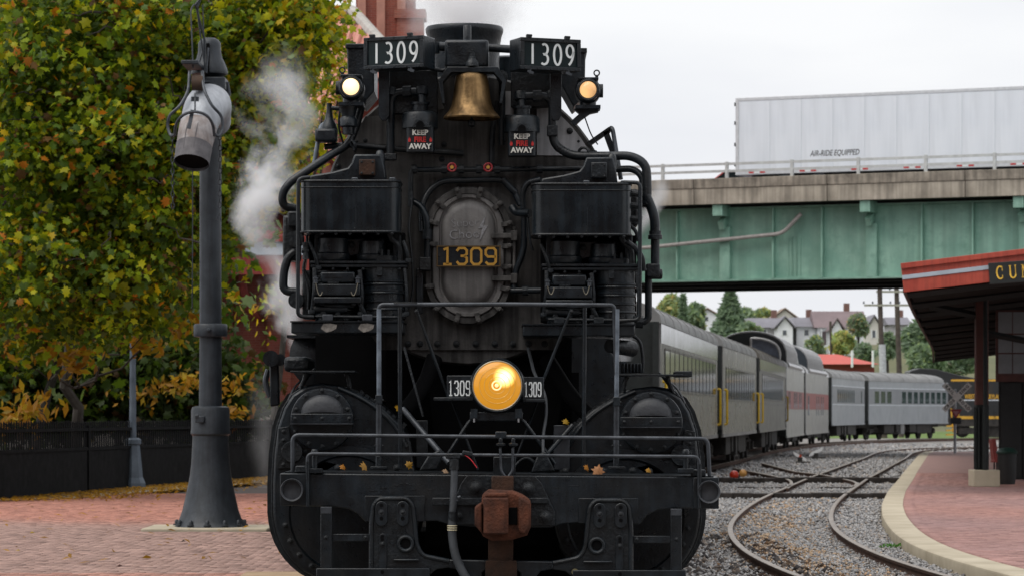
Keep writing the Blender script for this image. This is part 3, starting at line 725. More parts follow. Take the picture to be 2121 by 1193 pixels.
def class_lamp(x, y, lens, s):
    d = 1.25; k = S(1, d)
    o = P('class_lamp', MB().lathe([(20 * k, -.02), (23 * k, -.02), (24 * k, 0), (24 * k, .03), (27 * k, .04), (27 * k, .2), (18 * k, .24)], L(x, y, d), (0, 1, 0), 30), BLK)
    P('lens', MB().lathe([(.1 * k, -.052), (6 * k, -.05), (12 * k, -.042), (16 * k, -.03), (18.5 * k, -.012), (18.5 * k, .01)], L(x, y, d), (0, 1, 0), 30), lens, o, origin=L(x, y, d))
    P('bezel', MB().torus(L(x, y, d - .018), (0, 1, 0), 20 * k, 2.4 * k), BLK, o)
    P('hood', MB().bb(L(x - 22, y, d).x, L(x + 22, y, d).x, Y0 + d + .02, Y0 + d + .22, L(x, y - 27, d).z, L(x, y - 22, d).z), BLK, o, bevel=.004)
    P('lifting_ring', MB().torus(L(x - 18 * s, y - 35, d + .1), (0, 1, 0), .02, .006, 14, 6).cyl(L(x - 18 * s, y - 30, d + .1), L(x - 18 * s, y - 22, d + .1), .012), BLK2, o)
    P('side_lens', MB().cyl(L(x - 22 * s, y + 2, d + .12), L(x - 31 * s, y + 2, d + .12), .05, n=18), BLK2, o)
    P('base_plate', MB().bb(L(x - 26, y, d).x, L(x + 26, y, d).x, Y0 + d, Y0 + d + .24, L(x, y + 38, d).z, L(x, y + 31, d).z).cyl(L(x, y + 36, d + .1), L(x, y + 24, d + .1), .06), BLK, o)
class_lamp(727, 181, LENS_W, 1)
class_lamp(1218, 187, LENS_A, -1)
P('lamp_pedestal', MB().lathe([(.045, 0), (.045, .05), (.065, .06), (.065, .11), (.05, .13), (.065, .19), (.075, .23)], L(722, 279, 1.35), (0, 0, 1), 18), BLK)
pprism('lamp_bracket', [(1188, 226), (1240, 226), (1240, 232), (1222, 236), (1205, 248), (1190, 262), (1182, 252), (1200, 236)], 1.32, 1.42, BLK, bevel=.004)
P('relief_valve', MB().lathe([(.06, 0), (.065, .05), (.05, .1), (.032, .13), (.02, .2), (.02, .25)], L(682, 285, 1.45), (0, 0, 1), 16), BLK)
pipe([(682, 224, 1.45), (705, 226, 1.45)], .016, BLK); P('valve_body', MB().box(L(676, 282, 1.45), (.16, .14, .1)), BLK, bevel=.02)
pipe([(705, 225, 1.4), (700, 262, 1.4), (712, 300, 1.45)], .008, BLK2)
pipe([(650, 345, 1.5), (664, 262, 1.5), (672, 258, 1.6)], .017, PALEST, name='handrail')
pipe([(1210, 240, 1.36), (1224, 280, 1.4), (1238, 300, 1.45)], .005, BLK2, name='cable')
pipe([(1286, 372, 1.4), (1268, 262, 1.5), (1255, 280, 1.7)], .017, GREYST, name='handrail')
P('bracket', MB().box(L(1240, 285, 1.6), (.2, .1, .035), Euler((0, R(-35), 0)).to_matrix()).box(L(1262, 295, 1.6), (.04, .1, .16), Euler((0, R(-20), 0)).to_matrix()), BLK2)
# edge pipe round the smokebox on the tree side
pipe([(752, 205, 1.55), (738, 262, 1.5), (722, 300, 1.46), (690, 318, 1.42), (640, 352, 1.32), (600, 378, 1.28), (584, 402, 1.28), (586, 428, 1.28), (618, 434, 1.3)], .031, BLK, .12, n=12)
pipe([(672, 305, 1.5), (722, 300, 1.5), (800, 308, 1.52), (960, 318, 1.54)], .022, BLK)
P('pipe_clip', MB().torus(L(731, 306, 1.46), (1, 0, .6), .036, .010, 16, 6), BLK2)
P('lifting_eye', MB().torus(L(733, 302, 1.38), (.6, .2, 0.2), .034, .010, 16, 6), BLK2)
P('lifting_eye', MB().torus(L(1209, 317, 1.32), (.4, 1, 0), .038, .011, 18, 6), BLK2)

# ---- KEEP FIRE AWAY canisters
def canister(cx, ytop, s):
    d = 1.22; k = S(1, d)
    cap = P('canister_cap', MB().lathe([(37.5 * k, -36 * k), (37.5 * k, -8 * k), (35 * k, -3 * k), (26 * k, 0), (17 * k, 1 * k)], L(cx, ytop, d + .12), (0, 0, 1), 36), BLK, bevel=.003)
    P('canister_neck', MB().lathe([(17 * k, 0), (17 * k, 14 * k), (20 * k, 14.5 * k), (20 * k, 19 * k)], L(cx, ytop, d + .12), (0, 0, 1), 22), BLK)
    x0, x1 = cx - 29, cx + 29; r = 8
    plan = []
    for (qx, qy, a0) in ((x1 - r, 1, -90), (x1 - r, 0, 0), (x0 + r, 0, 90), (x0 + r, 1, 180)):
        for a in np.linspace(a0, a0 + 90, 5):
            base = d + .02 if qy else d + .02 + .2
            plan.append((L(qx + r * math.cos(R(a)), 0, d).x, Y0 + base + S(r, d) * (math.sin(R(a)) + (1 if qy else -1))))
    b = L(cx, ytop + 82, d); t = L(cx, ytop + 32, d)
    body = P('canister', MB().vprism(plan, b.z, t.z), BLK)
    tag(body, 'canister stencilled KEEP FIRE AWAY')
    for dx in (0,): 
        P('cap_notch', MB().cyl(L(cx, ytop + 27, d - .055), L(cx, ytop + 27, d - .01), .028, n=18).bb(L(cx, 0, d).x - .028, L(cx, 0, d).x + .028, Y0 + d - .055, Y0 + d - .01, L(cx, ytop + 38, d).z, L(cx, ytop + 27, d).z), VOIDB, cap)
    for (dy, s_, m) in ((43.5, 'KEEP', CREAM), (58, 'FIRE', REDP), (72, 'AWAY', CREAM)):
        text('stencil_word', s_, S(15.2, d), L(cx, ytop + dy, d + .0155), m, body, extrude=.0012, bold=.0022, xscale=.98 if s_ != 'FIRE' else .86, spacing=1.03)
    for sx in (-1, 1):
        fl = [(0, 0), (4, 0), (5, -4), (3.4, -9), (2.5, -6), (1.5, -11), (.4, -7), (-.8, -4)]
        pprism('stencil_flame', [(cx + sx * 22 - 2 + x, ytop + 62.5 + y) for x, y in fl], d + .013, d + .0165, REDP, body, smooth=0)
canister(870, 232, 1)
canister(1081, 240, -1)
def elbow_pipe(pts, r):
    pipe(pts, r, BLK, .09, n=12)
    for p in pts[1:-1]: P('elbow', MB().lathe([(r + .014, -.03), (r + .018, 0), (r + .014, .03)], L(*p), (0, .25, 1), 16), BLK2)
elbow_pipe([(809, 332, 1.42), (809, 192, 1.40), (874, 190, 1.36), (874, 218, 1.34)], .030)
P('union', MB().cyl(L(835, 191, 1.385), L(852, 190, 1.375), .043, n=8), BLK2)
P('pipe_clip', MB().box(L(809, 326, 1.4), (.09, .08, .05)), BLK2, bevel=.008)
elbow_pipe([(1080, 222, 1.34), (1078, 200, 1.36), (1144, 199, 1.38), (1144, 280, 1.38)], .030)
P('union', MB().cyl(L(1104, 200, 1.37), L(1122, 199, 1.37), .043, n=8), BLK2)
P('pipe_clip', MB().box(L(1144, 272, 1.37), (.08, .08, .08)), BLK2, bevel=.008)
pipe([(1144, 276, 1.38), (1150, 302, 1.38), (1182, 323, 1.36), (1240, 324, 1.30), (1308, 323, 1.28), (1338, 340, 1.26), (1341, 380, 1.25), (1340, 425, 1.24)], .033, BLK, .14, n=12)
pipe([(1262, 352, 1.34), (1312, 350, 1.32), (1331, 366, 1.30), (1334, 430, 1.28)], .026, BLK, .1)
pipe([(1338, 405, 1.24), (1356, 448, 1.24), (1357, 482, 1.24)], .036, BLK, .12, n=12)
P('union', MB().lathe([(.052, 0), (.052, .03), (.044, .035), (.044, .06)], L(1357, 496, 1.24), (0, 0, 1), 12), BLK2)
pipe([(1357, 495, 1.24), (1357, 556, 1.24)], .033, BLK)
P('valve_body', MB().box(L(1352, 561, 1.24), (.10, .12, .10)).cyl(L(1344, 568, 1.24), L(1372, 568, 1.24), .038), BLK2, bevel=.012)
pipe([(1343, 560, 1.26), (1343, 664, 1.26), (1322, 668, 1.26)], .027, BLK, .04)
P('union', MB().cyl(L(1316, 666, 1.26), L(1332, 667, 1.26), .045, n=8), BLK2)

# ---- pipes over the smokebox front with the two red handwheels
pipe([(850, 428, 1.46), (851, 352, 1.46), (1215, 350, 1.46)], .020, BLK, .04)
for x in (858, 920, 955, 992, 1030, 1118): P('coupling', MB().cyl(L(x - 6, 351, 1.46), L(x + 6, 351, 1.46), .033, n=8), BLK2)
for x in (936, 1011):
    c = L(x, 347, 1.33)
    hw = P('handwheel', MB().torus(c, (0, 1, 0), S(8.2, 1.33), .0068, 22, 8), WHEELR)
    mb = MB()
    for i in range(5):
        a = R(90 + i * 72); mb.cyl(c, c + Vector((math.cos(a), 0, math.sin(a))) * S(8, 1.33), .0045, n=6)
    P('spoke', mb, WHEELR, hw)
    P('hub', MB().lathe([(.013, -.014), (.013, .012)], c, (0, 1, 0), 12), GOLD, hw)
    P('spindle', MB().cyl(c, L(x, 349, 1.46), .011), BLK2)
pipe([(874, 480, 1.46), (872, 430, 1.48), (888, 395, 1.5), (915, 375, 1.5), (1040, 372, 1.52), (1062, 392, 1.52), (1078, 425, 1.5)], .023, BLK, .12, n=10)
pipe([(852, 416, 1.46), (872, 426, 1.44), (884, 450, 1.42), (885, 482, 1.42)], .024, BLK, .09)
P('union', MB().cyl(L(885, 476, 1.42), L(885, 496, 1.42), .038, n=10), BLK2); pipe([(885, 494, 1.42), (884, 560, 1.44)], .025, BLK)
pbox('valve_block', 868, 892, 533, 560, 1.36, 1.5, BLK2); pbox('bracket_bar', 862, 876, 556, 650, 1.42, 1.48, BLK)
pipe([(852, 428, 1.4), (846, 470, 1.36), (854, 540, 1.34), (856, 600, 1.34), (848, 640, 1.34)], .009, BLK2, .05, name='flexible_hose')
P('hose_fitting', MB().cyl(L(852, 398, 1.42), L(851, 428, 1.41), .017, n=10).cyl(L(850, 380, 1.42), L(852, 400, 1.42), .010), BLK2)
pipe([(1120, 372, 1.3), (1092, 378, 1.34), (1082, 400, 1.36), (1084, 432, 1.38)], .022, BLK, .08)
pipe([(1060, 428, 1.46), (1068, 440, 1.44), (1098, 442, 1.34)], .030, BLK, .05)
pipe([(1086, 440, 1.4), (1086, 520, 1.42), (1066, 566, 1.46), (1066, 598, 1.46)], .024, BLK, .1)
pipe([(1092, 440, 1.36), (1098, 500, 1.36), (1104, 520, 1.36)], .009, BLK2)
pipe([(1058, 602, 1.46), (1130, 601, 1.4)], .024, BLK); P('union', MB().cyl(L(1082, 602, 1.44), L(1094, 602, 1.44), .037, n=8), BLK2)
pipe([(1040, 372, 1.5), (1068, 400, 1.5)], .026, BLK)

# ---- two cross-compound air pumps with their radiator tanks
def plan_round(x0, x1, d0, d1, r, df):
    o = []
    xa, xb = L(x0, 0, df).x, L(x1, 0, df).x
    for (cx_, cy_, a0) in ((xb - r, Y0 + d0 + r, -90), (xb - r, Y0 + d1 - r, 0), (xa + r, Y0 + d1 - r, 90), (xa + r, Y0 + d0 + r, 180)):
        for a in np.linspace(a0, a0 + 90, 7): o.append((cx_ + r * math.cos(R(a)), cy_ + r * math.sin(R(a))))
    return o
def pump(dx, dy, s):
    X = lambda x: x + dx if s > 0 else x + dx
    Yp = lambda y: y + dy
    D = .85
    za, zb = L(0, Yp(481), D).z, L(0, Yp(375), D).z
    tank = P('radiator_tank', MB().vprism(plan_round(X(622), X(828), D, D + .5, .10, D), za, zb), TANKB)
    tag(tank, 'rounded black tank over the air pump on the %s side' % ('tree' if s < 0 else 'bridge'))
    for y, r in ((375, .009), (388, .004), (480, .009)):
        q = plan_round(X(622), X(828), D - .003, D + .503, .10, D); z = L(0, Yp(y), D).z
        P('tank_rim', MB().tube([(a, b, z) for a, b in q], r, 6, False, True), BLK2, tank)
    P('tank_seam', MB().bb(L(X(736), 0, D).x, L(X(738), 0, D).x, Y0 + D - .004, Y0 + D + .01, za, zb), BLK, tank)
    for i in range(7): bolt(X(638 + i * 29), Yp(484), D + .01, .010, tank)
    for x in (731, 735): bolt(X(735), Yp(378 + (x - 731) * 24), D - .002, .006, tank)
    # fittings on top of the tank
    P('tank_head', MB().prism([(L(X(x), 0, 1.0).x, L(0, Yp(y), 1.0).z) for x, y in ((640, 376), (642, 364), (690, 356), (720, 348), (728, 338), (734, 320), (790, 320), (796, 345), (800, 376))], Y0 + 1.0, Y0 + 1.28), BLK, bevel=.012)
    fl = P('head_flange', MB().bb(L(X(744), 0, .95).x, L(X(777), 0, .95).x, Y0 + .93, Y0 + 1.0, L(0, Yp(364), .95).z, L(0, Yp(331), .95).z), RUST2 if s < 0 else BLK2, bevel=.008)
    for (x, y) in ((749, 336), (772, 336), (749, 359), (772, 359)): bolt(X(x), Yp(y), .93, .007, fl)
    P('head_nut', MB().lathe([(.035, -.02), (.035, .06), (.025, .09), (.01, .10)], L(X(787), Yp(340), 1.05), (0, 0, 1), 12), BLK)
    for x in (728, 806): pbox('mounting_lug', X(x), X(x + 13), Yp(368), Yp(376), .9, 1.1, GREYST)
    # steam head and pump body under the tank
    pbox('pump_back', X(640), X(838), Yp(482), Yp(660), 1.32, 1.55, VOIDB)
    pprism('steam_head', [(X(680), Yp(494)), (X(795), Yp(494)), (X(795), Yp(520)), (X(760), Yp(522)), (X(745), Yp(528)), (X(715), Yp(534)), (X(680), Yp(532))], 1.12, 1.3, BLK, bevel=.01)
    bolt(X(728), Yp(507), 1.12, .02)
    for x in (659, 822):
        pbox('pump_column', X(x - 8), X(x + 8), Yp(482), Yp(545), 1.1, 1.25, BLK2)
    P('pump_post', MB().tube(fillet([L(X(806), Yp(484), 1.02), L(X(812), Yp(498), 1.02), L(X(828), Yp(510), 1.02), L(X(829), Yp(545), 1.02)], .04), .020, 10), BLK2)
    P('valve_stem', MB().lathe([(.03, 0), (.03, .04), (.018, .06), (.018, .10), (.01, .105)], L(X(769), Yp(530), 1.1), (0, 0, 1), 12), BLK2)
    P('pump_flange', MB().bb(L(X(642), 0, 1.0).x, L(X(845), 0, 1.0).x, Y0 + .98, Y0 + 1.3, L(0, Yp(546.5), 1).z, L(0, Yp(541), 1).z)
      .bb(L(X(644), 0, 1.0).x, L(X(843), 0, 1.0).x, Y0 + .99, Y0 + 1.3, L(0, Yp(554), 1).z, L(0, Yp(548.5), 1).z), BLK, bevel=.004)
    for x in (660, 690, 720, 752, 790, 828): bolt(X(x), Yp(557), 1.0, .008)
    c = L(X(793), Yp(665), 1.15); k = S(1, 1.0); r0 = 42 * k
    prof = [(r0, 0), (r0, 20 * k)]
    for yy in (40, 62, 82):
        prof += [(r0, yy * k - .008), (r0 + .012, yy * k - .004), (r0 + .012, yy * k + .006), (r0, yy * k + .010)]
    prof += [(r0, 122 * k), (r0 - .01, 124 * k), (r0 - .01, 134 * k), (r0 - .04, 140 * k)]
    cyl_ = P('pump_cylinder', MB().lathe(prof, c, (0, 0, 1), 36), BLK)
    for a in range(7):
        an = R(180 + 20 + a * 23); P('cap_bolt', MB().cyl(c + Vector((math.cos(an) * r0 * .86, math.sin(an) * r0 * .86, 134 * k)), c + Vector((math.cos(an) * r0 * .86, math.sin(an) * r0 * .86, 146 * k)), .010, n=6), BLK2, cyl_)
    P('rib_plate', MB().box(L(X(786), Yp(562), .99), (.04, .03, .06)), BLK2, cyl_)
    vb = P('valve_chest', MB().bb(L(X(664), 0, .95).x, L(X(735), 0, .95).x, Y0 + .95, Y0 + 1.25, L(0, Yp(586), .95).z, L(0, Yp(563), .95).z), BLK, bevel=.012)
    P('low_chest', MB().bb(L(X(650), 0, .93).x, L(X(746), 0, .93).x, Y0 + .93, Y0 + 1.25, L(0, Yp(612), .93).z, L(0, Yp(588), .93).z)
      .bb(L(X(650), 0, .93).x, L(X(748), 0, .93).x, Y0 + .92, Y0 + 1.25, L(0, Yp(628), .93).z, L(0, Yp(615), .93).z), BLK, bevel=.008)
    P('drain_manifold', MB().cyl(L(X(650), Yp(640), 1.0), L(X(720), Yp(640), 1.0), .03).cyl(L(X(700), Yp(640), 1.0), L(X(700), Yp(662), 1.0), .02).cyl(L(X(670), Yp(640), 1.0), L(X(670), Yp(662), 1.0), .025), BLK2)
    for (xa, xb, sag) in ((654, 668, 20), (741, 727, 20)):
        pts = [L(X(xa + (xb - xa) * t), Yp(586 + sag * (4 * t * (1 - t)) * .8 + 18 * t * (1 if s < 0 else .2)), .90) for t in np.linspace(0, 1, 12)]
        P('drain_chain', MB().tube(pts, .0035, 5), pm('chain_metal', (.2, .18, .14), .5, .6), vb)
        P('oil_cup', MB().lathe([(.016, 0), (.016, .03), (.022, .032), (.022, .04), (.01, .045), (.01, .055)], L(X(xa), Yp(587), .93), (0, 0, 1), 10), GREYST, vb)
    P('foot_plate', MB().box(L(X(690), Yp(585), .948), (.08, .006, .012)).box(L(X(690), Yp(574), .948), (.12, .006, .004)), BLK2)
    # second, smaller ribbed cylinder, unions and hoses that fill the space
    c2 = L(X(697), Yp(664), 1.22); r2 = 45 * k
    pr = [(r2, 0)]
    for yy in range(8, 108, 10): pr += [(r2 - .010, yy * k), (r2 + .006, (yy + 2) * k), (r2 + .006, (yy + 5) * k), (r2 - .010, (yy + 7) * k)]
    P('ribbed_cylinder', MB().lathe(pr, c2, (0, 0, 1), 28), BLK)
    P('head_cylinder', MB().lathe([(34 * k, 0), (36 * k, .01), (36 * k, .05), (32 * k, .06), (32 * k, .16), (20 * k, .19)], L(X(690), Yp(541), 1.12), (0, 0, 1), 24), BLK)
    P('head_cylinder', MB().lathe([(30 * k, 0), (32 * k, .01), (32 * k, .04), (28 * k, .05), (26 * k, .14), (12 * k, .16)], L(X(770), Yp(541), 1.12), (0, 0, 1), 24), BLK)
    for (xa, ya, xb, yb, rr_) in ((640, 500, 660, 560, .013), (652, 555, 646, 650, .016), (745, 560, 748, 655, .018), (738, 620, 760, 660, .014), (838, 556, 842, 655, .013), (835, 500, 846, 545, .015), (672, 632, 732, 634, .014), (655, 655, 838, 657, .012)):
        P('pump_pipe', MB().tube(fillet([L(X(xa), Yp(ya), .98), L(X((xa + xb) / 2 + 3), Yp((ya + yb) / 2), .96), L(X(xb), Yp(yb), 1.0)], .05), rr_, 8), BLK2)
        P('pump_union', MB().lathe([(rr_ + .010, -.012), (rr_ + .012, 0), (rr_ + .010, .014)], L(X(xb), Yp(yb - 5), .99), (0, 0, 1), 8), BLK2)
    for yy in (588, 606, 640): P('cylinder_band', MB().torus(Vector((c.x, c.y, L(0, Yp(yy), 1.0).z)), (0, 0, 1), r0 + .004, .009, 32, 6), BLK, cyl_)
    # shelf
    sh = P('pump_shelf', MB().bb(L(X(603), 0, .88).x, L(X(835), 0, .88).x, Y0 + .88, Y0 + 1.56, L(0, Yp(690), .88).z, L(0, Yp(667), .88).z), TANKB, bevel=.01)
    P('shelf_lip', MB().bb(L(X(601), 0, .87).x, L(X(837), 0, .87).x, Y0 + .866, Y0 + 1.56, L(0, Yp(667), .88).z, L(0, Yp(664.5), .88).z), BLK, sh)
    for x in (668, 750): P('shelf_tab', MB().bb(L(X(x), 0, .9).x, L(X(x + 21), 0, .9).x, Y0 + .9, Y0 + 1.0, L(0, Yp(664), .9).z, L(0, Yp(651), .9).z), GREYST if s < 0 else BLK2, sh, bevel=.004)
    for x in (664, 741):
        if s < 0: P('paint_chip', MB().prism([(L(X(x + a), 0, .876).x, L(0, Yp(b), .876).z) for a, b in ((0, 680), (6, 670), (20, 669), (34, 672), (32, 680), (24, 685), (12, 688))], Y0 + .876, Y0 + .879), pm('bare_patch', (.05, .045, .04), .7, 0, 0, 26, col2=(.30, .27, .24)), sh, smooth=0)
pump(0, 0, -1)
pump(480, 6, 1)
# guard loops and side gear of the pumps
pipe([(642, 368, .9), (618, 370, .88), (617, 655, .88), (650, 656, .9)], .0145, BLK, .04, name='guard_rail')
pipe([(1292, 378, .9), (1326, 379, .88), (1325, 662, .88), (1278, 664, .9)], .0145, BLK, .04, name='guard_rail')
pipe([(618, 518, 1.2), (598, 530, 1.2), (588, 560, 1.2), (586, 604, 1.2), (620, 605, 1.2)], .031, BLK, .1, n=12)
pbox('governor', 586, 619, 446, 540, 1.2, 1.5, BLK2, bevel=.02); pbox('governor_cap', 596, 616, 438, 470, 1.1, 1.3, BLK2, bevel=.012)
disc('flange', 612, 495, 17, 1.1, 1.2, BLK2); disc('flange', 613, 622, 16, 1.1, 1.25, BLK2)
P('small_valve', MB().cyl(L(625, 520, 1.0), L(640, 520, 1.0), .02).lathe([(.03, -.06), (.02, 0), (.03, .06)], L(634, 520, 1.0), (0, 0, 1), 10), BLK2)
pipe([(636, 490, 1.1), (634, 530, 1.08), (626, 560, 1.06), (640, 600, 1.05), (638, 640, 1.05)], .010, BLK2, .05)
pipe([(630, 560, 1.1), (642, 585, 1.08), (640, 640, 1.06)], .013, BLK2, .05)
pbox('side_column', 626, 645, 560, 660, 1.15, 1.4, BLK2, bevel=.015)
pbox('governor', 1302, 1322, 392, 468, 1.1, 1.4, BLK2, bevel=.015)
for y in (400, 425, 452): P('union', MB().cyl(L(1300, y, 1.0), L(1330, y + 3, 1.0), .022, n=8), BLK2)
pipe([(1298, 500, .95), (1316, 514, .93), (1330, 530, .95), (1334, 560, 1.0)], .018, BLK, .05)
pipe([(1306, 468, 1.0), (1318, 480, 1.0), (1322, 500, 1.0)], .014, BLK2)

# ---- cylinder castings
def cyl_cast(c2, dy, s):
    m = (lambda x, y: (x, y)) if s < 0 else (lambda x, y: (c2 - x, y + dy))
    out_ = [(566, 1060), (566, 1000), (569, 940), (576, 885), (589, 845), (606, 818), (634, 800), (668, 794), (704, 799), (745, 816), (790, 843), (828, 878), (850, 915), (861, 985), (868, 1060)]
    low = [(718 + 151 * math.cos(R(a)), 1060 - 151 * math.sin(R(a))) for a in np.linspace(-8, -172, 22)]
    D = .85
    cast = pprism('cylinder_casting', [m(*p) for p in out_ + low], D, 2.3, BLK, bevel=.015)
    # flange round the casting, proud of its side, with studs
    big = [(x + (x - 718) * .016 - (2 if x < 700 else 0), y + (y - 960) * .010) for x, y in out_ + low]
    pprism('casting_flange', [m(*p) for p in big], D + .14, D + .22, BLK2, bevel=.005)
    pprism('rear_cover', [m(x - 8, y) for x, y in big], 2.3, 2.5, BLK2)
    # lower cylinder cover
    ccx, ccy = m(720, 1064)
    k = S(1, D)
    disc('cylinder_cover', ccx, ccy, 140, D - .05, D, BLK, n=56, prof=[(118 * k, .02), (122 * k, 0), (141 * k, 0), (141 * k, .05)])
    for a in range(-170, -8, 15):
        x, y = 720 + 131 * math.cos(R(a)), 1064 - 131 * math.sin(R(a)); x, y = m(x, y); bolt(x, y, D - .05, .017, cast)
    # valve cover
    vx, vy = m(667, 868)
    vc = disc('valve_cover', vx, vy, 65, D - .10, D, BLK, n=48, prof=[(60 * k, 0), (64 * k, .004), (65 * k, .012), (65 * k, .10)])
    half = [m(668 + 43 * math.cos(R(a)), 856 - 38 * math.sin(R(a))) for a in np.linspace(0, 180, 20)]
    r1 = [L(x, y, D - .10) for x, y in half]; cc = L(*m(668, 850), D - .10)
    rings = [[cc + (p - cc) * f + Vector((0, -q, 0)) for p in r1] for f, q in ((1.04, -.002), (1.0, .02), (.85, .04), (.5, .055), (.1, .058))]
    P('cover_dome', MB().loft(rings), pm('worn_cover_paint', (.016, .018, .021), .55, 0, 0, 8, .15, col2=(.045, .048, .055)), vc)
    (xa, ya), (xb, yb) = m(604, 876), m(732, 856); xa, xb = min(xa, xb), max(xa, xb)
    P('cover_ledge', MB().bb(L(xa, 0, D - .1).x, L(xb, 0, D - .1).x, Y0 + D - .17, Y0 + D - .09, L(0, max(ya, yb), D - .1).z, L(0, min(ya, yb), D - .1).z), BLK, vc, bevel=.005)
    P('ledge_lip', MB().bb(L(xa - 1, 0, D - .1).x, L(xb + 1, 0, D - .1).x, Y0 + D - .215, Y0 + D - .09, L(0, max(ya, yb) + 2, D - .1).z, L(0, max(ya, yb) - .3, D - .1).z), GREYST, vc)
    for (x, y) in ((613, 847), (634, 819), (667, 808), (700, 820), (720, 847), (640, 918), (668, 924), (697, 918), (612, 893), (724, 893)): q = m(x, y); bolt(q[0], q[1], D - .1, .013, vc)
    for (x, y) in ((611, 866), (667, 866), (723, 866)): q = m(x, y); bolt(q[0], q[1], D - .17, .011, vc, )
    # bolted side flange with a round cover, low on the outside
    pts_ = [m(*p) for p in ((576, 886), (598, 882), (604, 925), (628, 945), (700, 960), (660, 985), (630, 1000), (606, 968), (574, 970))]
    pprism('corner_plate', pts_, D - .03, D, BLK2, bevel=.004)
    q = m(605, 935); disc('round_cover', q[0], q[1], 22, D - .07, D - .03, BLK2, prof=[(19 * k, .004), (15 * k, 0), (21 * k, 0), (22 * k, .01), (22 * k, .04)])
    for (x, y) in ((587, 893), (587, 911), (587, 961), (632, 935), (586, 930)): q = m(x, y); bolt(q[0], q[1], D - .03, .012, cast)
    for i in range(9):
        x, y = 748 + i * 11, 815 + i * 8.3; q = m(x, y); P('stud', MB().box(L(q[0], q[1], D + .1), (.03, .06, .045), (0, R(38 * (1 if s < 0 else -1)), 0)), BLK2, cast)
    for i in range(9):
        x, y = 700 + i * 12, 951 + i * .5; q = m(x, y); 
        if i % 2 == 0: bolt(q[0], q[1] - 1, D, .013, cast)
    # raised curved rib on the front face
    rb = [L(*m(x, y), D - .004) for x, y in ((700, 803), (745, 822), (790, 852), (822, 886), (842, 925))]
    P('casting_rib', MB().tube(fillet(rb, .1), .016, 8), BLK, cast)
    # tread plate on two bent legs
    (xa, ya), (xb, _) = m(601, 769), m(735, 769); xa, xb = min(xa, xb), max(xa, xb)
    pbox('tread_plate', xa, xb, ya - 1.5, ya + 2, .75, 1.3, BLK2, bevel=.002)
    for pts2 in (((634, 771), (631, 786), (622, 804)), ((716, 771), (722, 784), (725, 806))):
        P('tread_leg', MB().tube(fillet([L(*m(*p), .95) for p in pts2], .05), .017, 8), BLK2)
    # lubricator lines over the shoulder
    for j in range(3):
        P('oil_line', MB().tube(fillet([L(*m(600 - j * 9, 842 + j * 22), .9 + j * .05), L(*m(588 - j * 6, 850 + j * 26), 1.1), L(*m(610 - j * 8, 800 + j * 20), 1.4), L(*m(650, 765), 1.9)], .1), .009, 6), BLK2)
        P('oil_fitting', MB().lathe([(.022, -.03), (.022, .01), (.014, .02), (.014, .05)], L(*m(602 - j * 9, 838 + j * 22), .9), (0, 0, 1), 8), GREYST if j == 1 else BLK2)
cyl_cast(0, 0, -1)
cyl_cast(2016, 7, 1)
# outside valve gear seen past the cylinder on the tree side
P('valve_lever', MB().prism([(L(x, 0, 1.9).x, L(0, y, 1.9).z) for x, y in ((560, 745), (578, 742), (580, 838), (562, 842))], Y0 + 1.8, Y0 + 1.9), BLK, bevel=.01)
P('lever_boss', MB().cyl(L(561, 742, 1.7), L(561, 742, 1.95), .06, n=20).cyl(L(580, 745, 1.75), L(580, 745, 2.0), .045), BLK)
P('link_motion', MB().tube(fillet([L(556, 765, 1.95), L(548, 790, 1.95), L(560, 822, 1.95)], .1), .022, 8), GREYST)
pbox('reverse_cylinder', 588, 640, 738, 770, 1.5, 2.2, BLK2, bevel=.03)
pbox('tool_ledge', 1400, 1434, 768, 780, .9, 1.3, BLK2); pipe([(1290, 690, 1.3), (1326, 700, 1.3), (1332, 745, 1.3), (1330, 772, 1.3)], .012, BLK2, .08)
P('exhaust_nozzle', MB().cyl(L(1262, 716, 1.3), L(1310, 722, 1.5), .05, .06, 16), BLK2)
pbox('step_comb', 1288, 1333, 752, 772, 1.3, 1.5, BLK2)
for i in range(6): pbox('comb_bar', 1291 + i * 7, 1294 + i * 7, 752, 772, 1.27, 1.3, BLK)

# ---- headlight
hc = L(1030, 798, .5); k = S(1, .5)
hl = P('headlight', MB().lathe([(50 * k, -.03), (54 * k, -.035), (57 * k, -.01), (57 * k, .05), (54 * k, .07), (53 * k, .30), (40 * k, .42), (15 * k, .46)], hc, (0, 1, 0), 48, True), BLK)
P('lens', MB().lathe([(.2 * k, -.075), (12 * k, -.073), (25 * k, -.068), (38 * k, -.055), (46 * k, -.042), (50.5 * k, -.03)], hc, (0, 1, 0), 48), HEADL, hl, origin=hc + Vector((0, -.05, 0)))
for q_ in (17, 27, 37):
    P('lens_rib', MB().torus(hc + Vector((0, -.0745 + (q_ / 50) ** 2 * .030, 0)), (0, 1, 0), q_ * k, .55 * k, 40, 6), pm('lens_rib_glass', (.75, .45, .12), .12, .2), hl)
P('lens_ring', MB().torus(hc + Vector((0, -.034, 0)), (0, 1, 0), 50.6 * k, 1.5 * k, 48), pm('lens_ring_metal', (.45, .4, .3), .3, .8), hl)
P('bulb', MB().torus(hc + Vector((-.004, -.076, 0)), (0, 1, 0), 9 * k, 1.6 * k, 24).lathe([(2.5 * k, 0), (4 * k, .004)], hc + Vector((-.004, -.082, 0)), (0, 1, 0), 14), emit('bulb_image', (1.0, .62, .30), .8), hl)
pbox('headlight_base', 973, 1083, 852, 872, .5, .9, BLK, bevel=.008)
